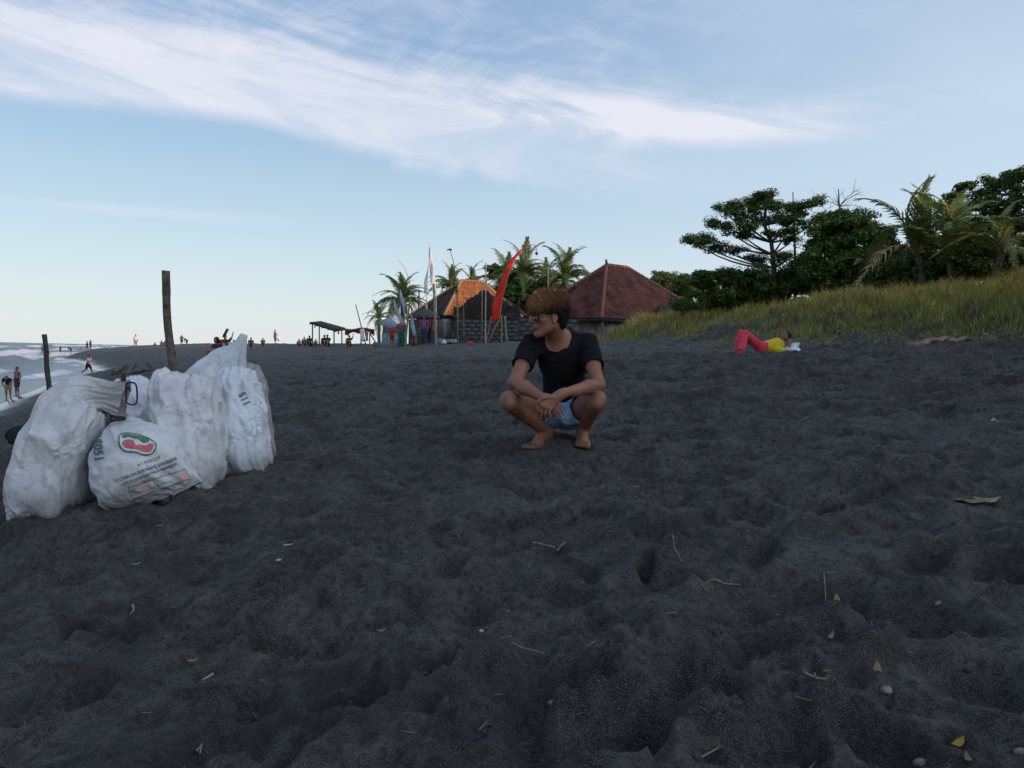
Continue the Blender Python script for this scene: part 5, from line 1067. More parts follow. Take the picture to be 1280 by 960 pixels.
def sack(name, rows, label, m, seed, depthf=.62, nu=200, nv=140, exc=1.004, mouth=False, group='filled white sacks by the post', amp=1.0, yrot=0.0, sq=2.6, bottom_corners=0.0, dirt_top=0.0, fold_ang=.3, gather=1.0):
    """rows: (px, py, Y, half width px, half depth m) along the sack from base to mouth; cross sections stay square to that line.
    The cloth is then given more length than the form needs and relaxed, so that it buckles into creases."""
    rows = np.array(rows, float); k = len(rows); t0 = np.zeros(k); rows[:, 2] += .13; C0 = np.array([V3(P(r[0], r[1], r[2])) for r in rows]); W0 = (rows[:, 3] - 1.5) * .97 * rows[:, 2] / FPX; D0 = rows[:, 4]
    t0[1:] = np.cumsum(np.linalg.norm(np.diff(C0, axis=0), axis=1)); t0 /= t0[-1]; t = np.linspace(0, 1, nv)
    def smooth_interp(y):                        # monotone-ish smooth interpolation
        f = np.interp(t, t0, y); ker = np.exp(-np.linspace(-2, 2, 15) ** 2); ker /= ker.sum(); g = np.convolve(np.pad(f, 7, mode='edge'), ker, mode='valid'); e = np.clip(np.minimum(np.arange(nv), nv - 1 - np.arange(nv)) / 7, 0, 1); return f * (1 - e) + g * e
    C = np.stack([smooth_interp(C0[:, i]) for i in range(3)], 1); Wd = smooth_interp(W0); Dp = smooth_interp(D0)
    T = np.gradient(C, axis=0); T /= np.linalg.norm(T, axis=1)[:, None]; ya = np.array((math.sin(yrot), math.cos(yrot), 0))
    A = np.cross(ya, T); A /= np.linalg.norm(A, axis=1)[:, None]; B = np.cross(T, A)
    th = np.linspace(0, 2 * math.pi, nu, endpoint=False); c, s_ = np.cos(th), np.sin(th); e = 2 / sq
    X = C[:, None, :] + A[:, None, :] * (np.sign(c) * np.abs(c) ** e)[None, :, None] * Wd[:, None, None] + B[:, None, :] * (np.sign(s_) * np.abs(s_) ** e)[None, :, None] * Dp[:, None, None]
    if bottom_corners:                           # the two sewn corners stick out a little
        q = np.exp(-(t / .07) ** 2)[:, None] * (np.abs(c) ** 10 * np.sign(c))[None, :]; X = X + A[:, None, :] * q[..., None] * bottom_corners
    rg = np.random.default_rng(seed)
    def nrm(X):
        a = np.roll(X, -1, 1) - np.roll(X, 1, 1); b = np.gradient(X, axis=0); n = np.cross(a, b); n /= np.linalg.norm(n, axis=2)[..., None] + 1e-9; cen = C[:, None, :]
        return n * np.sign(((X - cen) * n).sum(2).mean())
    tt_ = t[:, None]; nf = rg.uniform(0, 6, 5); r1 = fft_noise(nv, nu, .01, .045, .30, 2.0, seed + 40, ax=1.0, ay=1.0, ang=rg.uniform(-.6, .6)); r2 = fft_noise(nv, nu, .01, .16, 1.1, 3.0, seed + 41, ax=.7, ay=1.7, ang=fold_ang)
    r3 = fft_noise(nv, nu, .01, .03, .16, 1.8, seed + 42, ax=1.7, ay=.9); g_ = np.abs(np.sin(th * 5 + nf[0] + 1.2 * np.sin(tt_ * 5 + nf[1]))) ** .7 + .6 * np.abs(np.sin(th * 11 + nf[2] + tt_ * 3)) ** .7
    mk_ = sstep(fft_noise(nv, nu, .01, .25, 1.2, 2.5, seed + 43), -.1, 1.2); disp = -.019 * (np.abs(r2) ** .8 - .7) - .0038 * (np.abs(r1) - .7) * mk_ - .0042 * (np.abs(r3) - .7) * mk_ * (.15 + sstep(1 - tt_, .4, 1.0)) + .011 * (g_ - 1.0) * sstep(tt_, .55, 1.0) * gather
    X = X + nrm(X) * (disp * amp * np.clip(Wd / .12, .15, 1)[:, None])[..., None]; X0 = X.copy()
    N0 = nrm(X0); ns = fft_noise(nv, nu, .01, .03, .25, 1.5, seed); ns2 = fft_noise(nv, nu, .01, .05, .5, 2.2, seed + 9, ax=.5, ay=1.6); X = X + N0 * (.0003 * ns + .001 * ns2)[..., None] * amp
    def ln(a, b): return np.linalg.norm(a - b, axis=2)
    Lu = ln(np.roll(X0, -1, 1), X0) * exc; Lv = ln(X0[1:], X0[:-1]) * exc; Ld1 = ln(np.roll(X0, -1, 1)[1:], X0[:-1]) * exc; Ld2 = ln(X0[1:], np.roll(X0, -1, 1)[:-1]) * exc
    Bu = ln(np.roll(X0, -3, 1), X0) * (1 + (exc - 1) * .25); Bv = ln(X0[3:], X0[:-3]) * (1 + (exc - 1) * .25)
    for it in range(9):
        D = np.zeros_like(X); cnt = np.zeros(X.shape[:2])
        def con(a, b, L0, w_, addA, addB):
            d = b - a; l = np.linalg.norm(d, axis=2) + 1e-9; q = d * ((l - L0) / l * .5 * w_)[..., None]; addA(q); addB(-q)
        R1 = np.roll(X, -1, 1)
        def roll_add(q, sh, sl=slice(None)): D[sl] += np.roll(q, sh, 1); cnt[sl] += 1
        con(X, R1, Lu, 1, lambda q: roll_add(q, 0), lambda q: roll_add(q, 1))
        con(X[:-1], X[1:], Lv, 1, lambda q: roll_add(q, 0, slice(0, -1)), lambda q: roll_add(q, 0, slice(1, None)))
        con(X[:-1], R1[1:], Ld1, .6, lambda q: roll_add(q, 0, slice(0, -1)), lambda q: roll_add(q, 1, slice(1, None)))
        con(X[1:], R1[:-1], Ld2, .6, lambda q: roll_add(q, 0, slice(1, None)), lambda q: roll_add(q, 1, slice(0, -1)))
        con(X, np.roll(X, -3, 1), Bu, .5, lambda q: roll_add(q, 0), lambda q: roll_add(q, 3))
        con(X[:-3], X[3:], Bv, .5, lambda q: roll_add(q, 0, slice(0, -3)), lambda q: roll_add(q, 0, slice(3, None)))
        X = X + D / np.maximum(cnt, 1)[..., None] * 2.2
        if it % 4 == 0: N = nrm(X)
        X = X + N * .00012
        dv = X - X0; dn = (dv * N0).sum(2); X = X + N0 * (np.clip(dn, -.014 * amp, .007 * amp) - dn)[..., None]
    g = Hd(X[..., 0], X[..., 1]); low = X[..., 2] < g + .004; X[..., 2] = np.where(low, np.maximum(X[..., 2], g - .03), X[..., 2])
    V = X.reshape(-1, 3); i = np.arange(nv - 1)[:, None]; j = np.arange(nu)[None, :]; j2 = (j + 1) % nu
    F = np.stack([i * nu + j, i * nu + j2, (i + 1) * nu + j2, (i + 1) * nu + j], 2).reshape(-1, 4); F = orient(V, F)
    Fl = [tuple(f) for f in F.tolist()]; nV = len(V); cb = X[0].mean(0); V = np.concatenate([V, [cb]]); Fl += [(jj, (jj + 1) % nu, nV) for jj in range(nu)]
    if not mouth: V = np.concatenate([V, [X[-1].mean(0)]]); Fl += [((nv - 1) * nu + jj, (nv - 1) * nu + (jj + 1) % nu, nV + 1) for jj in range(nu)]
    base = Vector((C[0][0], C[0][1], gz(C[0][0], C[0][1]))); root = thing('filled_sack', base, label, 'sack', group); o = mk('sack_body', V, Fl, m, root)
    col_ = np.zeros((len(V), 3)); gg = Hd(V[:, 0], V[:, 1]); col_[:, 0] = np.clip(.85 * np.exp(-((V[:, 2] - gg) / .05)), 0, .8)
    tt = np.zeros(len(V)); tt[:nv * nu] = np.repeat(t, nu); col_[:, 0] = np.maximum(col_[:, 0], dirt_top * sstep(tt, .78, .97)); attr_col(o.data, col_)
    uvl = o.data.uv_layers.new(name='UVMap'); li = np.zeros(len(o.data.loops), np.int32); o.data.loops.foreach_get('vertex_index', li); uu = np.zeros((len(V), 2)); uu[:nv * nu, 0] = np.tile(np.arange(nu) / nu * 1.3, nv); uu[:nv * nu, 1] = np.repeat(t, nu); uvl.data.foreach_set('uv', uu[li].astype(np.float32).ravel())
    if mouth: md = o.modifiers.new('thick', 'SOLIDIFY'); md.thickness = .004
    Lf = V; bv = BVHTree.FromPolygons([tuple(v) for v in V], Fl)
    return root, bv, X, C
def decal(root, bv, name, polys, m, off=.0025):
    """flat print pressed onto the cloth: polys = lists of photo pixels (closed outlines); the print lies on the sack surface"""
    V = []; F = []
    for poly in polys:
        bm = bmesh.new(); vs = [bm.verts.new((p[0], p[1], 0)) for p in poly]; f = bm.faces.new(vs); bmesh.ops.triangulate(bm, faces=[f])
        for _ in range(5):
            ed = [e for e in bm.edges if e.calc_length() > 1.6]
            if not ed: break
            bmesh.ops.subdivide_edges(bm, edges=ed, cuts=1); bmesh.ops.triangulate(bm, faces=bm.faces[:])
        bm.verts.index_update(); k = len(V); V += [tuple(v.co[:2]) for v in bm.verts]; F += [tuple(v.index + k for v in f.verts) for f in bm.faces]; bm.free()
    W = []; bad = set()
    for i, (px, py) in enumerate(V):
        d = ray(px, py).normalized(); loc, nr, _, _ = bv.ray_cast(Vector((0, 0, 0)), d)
        if loc is None or loc.y > 7: bad.add(i); W.append((0, 0, 0)); continue
        if nr.dot(d) > 0: nr = -nr
        W.append(tuple(loc + nr * off))
    F = [f for f in F if not any(i in bad for i in f)]
    W = np.array(W); W = W - np.array(root.location)
    me = mesh_np(name, W, F, True); me.materials.append(m); o = bpy.data.objects.new(name, me); col.objects.link(o); o.parent = root; return o
def text_polys(txt, org, ux, uy, size, wid=1.0, bold=.0):
    """outlines of lettering as pixel polygons (triangles); ux, uy = directions in the picture plane of the print"""
    cu = bpy.data.curves.new('lettering', 'FONT'); cu.body = txt; cu.size = 1.0; cu.offset = bold; cu.resolution_u = 2; ob = bpy.data.objects.new('lettering', cu); col.objects.link(ob)
    dg = bpy.context.evaluated_depsgraph_get(); me = ob.evaluated_get(dg).to_mesh(); vs = [v.co.copy() for v in me.vertices]; ps = [list(p.vertices) for p in me.polygons]; ob.evaluated_get(dg).to_mesh_clear(); bpy.data.objects.remove(ob); bpy.data.curves.remove(cu)
    out = []
    for p in ps: out.append([(org[0] + size * (vs[i].x * wid * ux[0] + vs[i].y * uy[0]), org[1] + size * (vs[i].x * wid * ux[1] + vs[i].y * uy[1])) for i in p])
    return out
# ---- left big sack, leaning right with its bunched mouth
s1 = sack('a', [(66, 657, 4.13, 43, .17), (65, 634, 4.13, 45, .19), (66, 606, 4.11, 50, .21), (72, 578, 4.12, 47, .21), (81, 548, 4.12, 45, .21), (91, 520, 4.12, 42, .19), (104, 500, 4.15, 33, .15), (118, 494, 4.17, 25, .11), (132, 495, 4.18, 19, .08), (143, 497, 4.19, 20, .08), (156, 500, 4.20, 27, .075)],
          'big dirty white sack at the far left, leaning right with its bunched mouth open', SK_W, 1, mouth=True, exc=1.004, bottom_corners=.02, dirt_top=.55)
# ---- sack lying back with the melon print
s2 = sack('b', [(195, 625, 3.97, 57, .03), (190, 613, 3.97, 60, .10), (182, 598, 3.98, 64, .17), (172, 580, 4.02, 61, .19), (163, 563, 4.06, 51, .17), (158, 546, 4.12, 31, .12), (151, 533, 4.17, 15, .06), (147.5, 527, 4.19, 7, .03), (143, 519, 4.20, 15, .05), (139, 511, 4.22, 20, .05)],
          'white feed sack with a printed melon slice, lying back in front of the others', SK_W, 2, mouth=True, exc=1.004, amp=.75, bottom_corners=.03, sq=2.4, dirt_top=.9)
# ---- middle back sack
s3 = sack('c', [(165, 575, 4.6, 30, .14), (166, 555, 4.62, 34, .18), (166, 530, 4.65, 34, .18), (165, 505, 4.68, 32, .16), (163, 488, 4.7, 27, .11), (161, 477, 4.72, 20, .06), (160, 472, 4.72, 15, .03)], 'blue-grey looking white sack at the back, between the left sack and the middle one', SK_B, 3, mouth=True, exc=1.004)
# ---- middle sack
s4 = sack('d', [(238, 625, 4.22, 36, .16), (237, 603, 4.22, 40, .19), (235, 580, 4.2, 44, .22), (235, 545, 4.24, 44, .22), (234, 510, 4.28, 42, .20), (232, 488, 4.3, 41, .17), (232, 474, 4.32, 40, .12), (233, 465, 4.33, 35, .05)], 'upright crumpled white sack in the middle of the pile, right of the melon print', SK_W, 4, mouth=True, exc=1.004, amp=1.1, bottom_corners=.01)
# ---- right sack with 511 and the peaked one over it
s5 = sack('e', [(308, 606, 4.56, 30, .14), (307, 588, 4.56, 32, .17), (303, 565, 4.54, 33, .2), (300, 530, 4.57, 32, .2), (298, 500, 4.6, 30, .17), (296, 478, 4.62, 27, .12), (298, 462, 4.64, 20, .05)], 'white sack with the green number 511, at the right of the pile', SK_B, 5, mouth=True, exc=1.004, bottom_corners=.03)
s6 = sack('f', [(262, 570, 4.86, 42, .16), (262, 545, 4.88, 50, .22), (262, 510, 4.88, 50, .22), (266, 486, 4.86, 45, .2), (276, 468, 4.84, 37, .16), (286, 453, 4.82, 25, .11), (295, 440, 4.81, 14, .07), (301, 429, 4.80, 8, .045), (305, 418, 4.80, 5, .03)], 'tallest white sack, its top pulled up to a peak behind the pile', SK_B, 6, exc=1.004, amp=.9, sq=2.2)
s7 = sack('g', [(328, 600, 4.84, 14, .10), (327, 575, 4.84, 17, .12), (322, 545, 4.84, 18, .14), (317, 515, 4.85, 18, .14), (314, 485, 4.86, 19, .13), (315, 465, 4.87, 13, .09), (318, 455, 4.88, 7, .03)], 'dull grey old sack squeezed in at the right end of the pile', SK_G, 7, mouth=True, exc=1.004, amp=1.2)
# ---- prints
INK = mat('green_ink', (.010, .060, .050), .7, .5, 30, var2=(.12, .18, .17)); RED = mat('melon_red_ink', (.34, .05, .07), .7, .3, 25, var2=(.40, .15, .16)); PALE = mat('pale_rind_ink', (.55, .55, .52), .8, .1); PINK = mat('faded_pink_ink', (.50, .22, .24), .8, .4, 20, var2=(.5, .42, .42)); BLK = mat('black_ink', (.03, .035, .04), .8, .5, 40, var2=(.18, .18, .19))
ux = np.array((.936, -.352)); uy = np.array((-.352, -.936))          # the print runs up to the right on the tilted bag
def loc2(pts, o): return [(o[0] + a * ux[0] + b * uy[0], o[1] + a * ux[1] + b * uy[1]) for a, b in pts]
def px8(pts):
    for _ in range(2):                           # corner cutting: rounded print shapes
        pts = [q for a, b in zip(pts, pts[1:] + pts[:1]) for q in ((a[0] * .75 + b[0] * .25, a[1] * .75 + b[1] * .25), (a[0] * .25 + b[0] * .75, a[1] * .25 + b[1] * .75))]
    return [(100 + x / 8, 510 + y / 8) for x, y in pts]
outl = [(392, 262), (380, 330), (395, 400), (450, 450), (560, 450), (620, 478), (690, 485), (745, 450), (772, 400), (762, 350), (720, 318), (690, 300), (600, 262), (520, 250), (440, 246)]
decal(s2[0], s2[1], 'melon_outline', [px8(outl)], INK, .0035)
inn = [(404, 280), (397, 330), (410, 388), (458, 430), (560, 432), (622, 462), (688, 466), (732, 440), (754, 395), (748, 355), (712, 330), (690, 318), (600, 280), (520, 262), (450, 260)]
decal(s2[0], s2[1], 'melon_rind', [px8(inn)], PALE, .0046)
decal(s2[0], s2[1], 'melon_flesh', [px8([(418, 350), (440, 330), (500, 318), (545, 335), (548, 365), (575, 380), (605, 368), (660, 380), (700, 355), (735, 365), (738, 395), (722, 432), (684, 450), (630, 446), (565, 414), (470, 410), (430, 380)])], RED, .0057)
decal(s2[0], s2[1], 'melon_leaf', [px8([(415, 300), (425, 270), (480, 262), (530, 272), (590, 285), (650, 300), (700, 325), (690, 345), (655, 360), (612, 350), (590, 320), (545, 318), (510, 300), (470, 305), (440, 312)])], mat('leaf_green_ink', (.02, .11, .06), .7, .3, 25, var2=(.08, .16, .12)), .0057)
def strip(p, q, w_):
    p = np.array(p, float); q = np.array(q, float); d = (q - p) / np.linalg.norm(q - p); n = np.array((-d[1], d[0])) * w_ / 2; return [tuple(p + n), tuple(q + n), tuple(q - n), tuple(p - n)]
decal(s2[0], s2[1], 'printed_text', text_polys('P.T. PRODUKSI', (173.5, 583.5), ux, uy, 5.2, .86, .01), BLK, .0045)
decal(s2[0], s2[1], 'printed_text', text_polys('PT.CHAROEN POKPHAND INDONESIA', (144.5, 603.5), ux, uy, 5.9, .80, .02), BLK, .0045)
decal(s2[0], s2[1], 'printed_text', text_polys('UNTUK KAWASAN TIMUR INDONESIA', (154, 606.5), ux, uy, 4.9, .84, .02), BLK, .0045)
bx = [(160.5, 609), (165.5, 623.5), (238, 598), (230.5, 586.5)]
decal(s2[0], s2[1], 'printed_frame', [strip(bx[i], bx[(i + 1) % 4], .8) for i in range(4)], BLK, .0045)
decal(s2[0], s2[1], 'printed_patch', [[(168, 611), (172, 607.5), (180, 605.5), (186, 606), (185, 612), (178, 614.5), (171, 616)]], PINK, .0045)
decal(s2[0], s2[1], 'printed_patch', [[(224, 594.5), (227.5, 591.5), (231.5, 590.5), (234.5, 594), (232, 598.5), (226, 600)]], PINK, .0045)
decal(s2[0], s2[1], 'printed_text', text_polys('NETTO 50 KG', (189, 612), np.array((.945, -.33)), np.array((-.33, -.945)), 5.2, .92, .01), mat('faded_ink', (.14, .14, .15), .8, .4, 30, var2=(.24, .24, .25)), .0045)
dn = np.array((.26, .97)); lf_ = np.array((.97, -.26))
decal(s2[0], s2[1], 'printed_number', text_polys('S051', (116, 550), np.array((.14, .99)), np.array((.99, -.14)), 16.5, .86, .03), INK, .006)
decal(s5[0], s5[1], 'printed_number', text_polys('511', (297.5, 493), np.array((.40, .92)), np.array((.92, -.40)), 13.5, .86, .03), INK, .007)
# ---- brown strap loop on the left sack's mouth and odd cords
STR = mat('brown_strap', (.045, .035, .03), .9, .3, 20)
def strap(pts, r, label, nm='strap'):
    pts = [V3(p) for p in pts]
    for _ in range(2): pts = [pts[0]] + [q for a, b in zip(pts, pts[1:]) for q in (a * .75 + b * .25, a * .25 + b * .75)] + [pts[-1]]
    g = Geo(); g.tube(pts, r, 6); b = pts[0]; return g.top(nm, STR, tuple(b), label, 'strap', None, True)
strap([P(158, 503, 4.12), P(157.5, 488, 4.08), P(157, 479, 4.08), P(163, 477.5, 4.08), P(170.5, 479.5, 4.1), P(171.5, 492, 4.1), P(171.5, 505, 4.12), P(163, 506.5, 4.1), P(158, 503, 4.11)], .0045, 'dark brown strap loop hanging over the mouth of the far left sack')
strap([P(152.5, 476, 4.3), P(153.5, 468.5, 4.3), P(156, 467.5, 4.3), P(155.5, 476, 4.3)], .009, 'dark knotted cord end sticking up behind the mouth of the left sack', 'cord')
g = Geo(); c = V3(P(147, 524.5, 4.14)); 
for k in range(3): g.tube([c + np.array((.036 * math.cos(a), .036 * math.sin(a), .006 * k + .012 * math.cos(a + k))) for a in np.linspace(0, 6.4, 14)], .005, 5)
g.top('sack_tie', STR, tuple(c), 'dark tie wound round the neck of the melon sack', 'cord', None, True)
# ---- the thick post among the sacks
def driftpost():
    b = P(228, 560, 4.75); t = P(206.0, 340.5, 4.62); rg = np.random.default_rng(2); n = 26; root = thing('wooden_post', (b.x, b.y, gz(b.x, b.y)), 'thick weathered wooden post standing up from the middle of the sacks', 'post'); b.z = gz(b.x, b.y) - .15
    pts = [b.lerp(t, i / (n - 1)) + Vector((.006 * math.sin(i * .55), 0, 0)) for i in range(n)]; nu = 18; V = []; F = []; r0 = .027
    for i, p in enumerate(pts):
        for j in range(nu):
            a = 2 * math.pi * j / nu; r = (r0 - .006 * i / n) * (1 + .05 * math.sin(3 * a + i * .08) + .03 * math.sin(7 * a + i * .15) + rg.normal(0, .012)); r *= 1.10 if i in (9, 16, n - 3) else 1; r *= 1 + (.05 if i > n - 3 else 0); V.append((p.x + r * math.cos(a), p.y + r * math.sin(a), p.z + (0.012 * math.sin(a * 2) if i == n - 1 else 0)))
    for i in range(n - 1):
        for j in range(nu): F.append((i * nu + j, i * nu + (j + 1) % nu, (i + 1) * nu + (j + 1) % nu, (i + 1) * nu + j))
    F.append(tuple((n - 1) * nu + j for j in range(nu))); mk('shaft', V, F, mat('weathered_post', (.105, .085, .07), .9, .4, 25, .9, 40, var2=(.04, .034, .03)), root)
driftpost()
def thinpost():
    b = G(62.5, 491.5); t = P(55.5, 418.0, b.y); root = thing('thin_post', tuple(b), 'thin dark post standing at the edge of the water', 'post'); b2 = b - Vector((0, 0, .2)); n = 12; pts = [b2.lerp(t, i / (n - 1)) + Vector((.012 * math.sin(i * .9), 0, 0)) for i in range(n)]
    V, F = tube(pts, [.075 - .01 * i / n + .004 * (i % 3) for i in range(n)], 8); mk('shaft', V, F, mat('dark_post', (.05, .045, .042), .9, .3, 10, .6, 30), root)
thinpost()
# ---- dark cloth bundle behind the left sack, pale scrap beside it
def heap(px, py, Y, r, m, label, cat, seed, nm, n=7, sq=.6):
    c = P(px, py, Y); b = Vector((c.x, c.y, gz(c.x, c.y))); rg = np.random.default_rng(seed); f = Field((-r * 1.8, -r * 1.8, -.05), (r * 1.8, r * 1.8, r * 1.9), r / 9)
    for _ in range(n): q = rg.normal(0, .4, 3) * r; f.ell((q[0], q[1], abs(q[2]) * sq + r * .25), rg.uniform(.35, .75, 3) * r * (1, 1, .8), k=.25 * r)
    f.half((0, 0, 0), (0, 0, -1)); V, F = f.mesh(1); F = orient(V, F); N = normals(V, F); V = V + N * (r * .10 * nz(V, 5 / r, seed) + r * .05 * nz(V, 12 / r, seed))[:, None]; return top(nm, V + np.array(b), F, m, tuple(b), label, cat)
heap(47, 516, 6.9, .17, mat('black_cloth', (.012, .012, .014), .9), 'black cloth bundle on the sand behind the far left sack', 'bundle', 3, 'cloth_bundle', 9, 1.4)
heap(36, 534, 6.3, .085, mat('lilac_cloth', (.30, .29, .36), .85, .3, 20), 'small pale lilac cloth beside the black bundle', 'cloth', 4, 'cloth_scrap')
# ---- driftwood beams lying crossed behind the sacks
BEAM = mat('driftwood', (.10, .08, .06), .9, .35, 6, .6, 25)
for (a, b, r, lab) in (((143, 470), (170, 441), .10, 'long dark driftwood beam lying on the beach behind the sacks, left of the crossed pair'), ((156, 472), (178, 443), .075, 'brown driftwood beam lying beside the longer dark one behind the sacks'), ((200, 468), (176, 450), .05, 'thin stick lying right of the two driftwood beams'), ((160, 468), (200, 466), .06, 'dark branch lying across the beach just above the sacks')):
    p, q = G(*a), G(*b)
    if abs(p.y - q.y) > 14: q = p + (q - p) * (14 / abs(p.y - q.y))
    n = 8; pts = [p.lerp(q, i / 7) for i in range(n)]; pts = [Vector((v.x, v.y, gz(v.x, v.y) + r * .9)) for v in pts]; g = Geo(); g.tube(pts, [r * (1 - .05 * i) for i in range(n)], 8); g.top('driftwood_beam', BEAM, tuple(pts[0]), lab, 'driftwood', None, True)
print('sacks', round(time.time() - T0, 1))
# ================================================================== PEOPLE FAR ALONG THE BEACH
POSES = {
 'stand': dict(an=((.055, .0, .04), (-.055, .0, .04)), kn=((.055, .015, .27), (-.055, .015, .27)), pe=(0, 0, .53), ch=(0, .005, .71), hd=(0, .02, .925), sh=((.105, 0, .80), (-.105, 0, .80)), el=((.14, -.02, .645), (-.14, -.02, .645)), wr=((.145, .04, .50), (-.145, .04, .50))),
 'walk': dict(an=((.05, .13, .04), (-.05, -.16, .07)), kn=((.05, .09, .27), (-.05, -.03, .27)), pe=(0, 0, .52), ch=(0, .02, .70), hd=(0, .04, .915), sh=((.105, .01, .79), (-.105, .01, .79)), el=((.14, -.07, .66), (-.14, .06, .64)), wr=((.14, -.08, .52), (-.13, .16, .53))),
 'run': dict(an=((.05, .20, .05), (-.05, -.26, .16)), kn=((.05, .14, .27), (-.05, -.05, .28)), pe=(0, 0, .50), ch=(0, .06, .67), hd=(0, .12, .87), sh=((.105, .06, .76), (-.105, .06, .76)), el=((.19, -.04, .66), (-.17, .10, .64)), wr=((.26, .06, .60), (-.12, .22, .66))),
 'bend': dict(an=((.06, .0, .04), (-.06, .0, .04)), kn=((.06, .03, .27), (-.06, .03, .27)), pe=(0, -.03, .52), ch=(0, .10, .62), hd=(0, .22, .70), sh=((.10, .14, .66), (-.10, .14, .66)), el=((.12, .20, .52), (-.12, .20, .52)), wr=((.05, .22, .40), (-.05, .22, .40))),
 'sit': dict(an=((.07, .27, .03), (-.07, .25, .03)), kn=((.08, .15, .24), (-.08, .13, .24)), pe=(0, -.08, .06), ch=(0, -.05, .24), hd=(0, .0, .44), sh=((.105, -.04, .33), (-.105, -.04, .33)), el=((.13, .06, .22), (-.13, .06, .22)), wr=((.06, .16, .22), (-.06, .16, .22))),
 'carry': dict(an=((.055, .0, .04), (-.055, .05, .04)), kn=((.055, .015, .27), (-.055, .05, .27)), pe=(0, 0, .53), ch=(0, -.01, .71), hd=(0, .0, .925), sh=((.105, 0, .80), (-.105, 0, .80)), el=((.14, .05, .66), (-.14, .05, .66)), wr=((.10, .20, .63), (-.10, .20, .63))),
 'arm_up': dict(an=((.07, .25, .03), (-.07, .25, .03)), kn=((.08, .14, .24), (-.08, .14, .24)), pe=(0, -.08, .06), ch=(0, -.05, .24), hd=(0, -.02, .44), sh=((.105, -.04, .33), (-.105, -.04, .33)), el=((.17, .0, .42), (-.13, .06, .22)), wr=((.20, .02, .55), (-.06, .16, .22)))}
HCOL = mat('black_hair', (.012, .010, .010), .6, .2, 30)
CL = {}
def clo(name, c): 
    if name not in CL: CL[name] = cloth_mat('cloth_' + name, c)
    return CL[name]
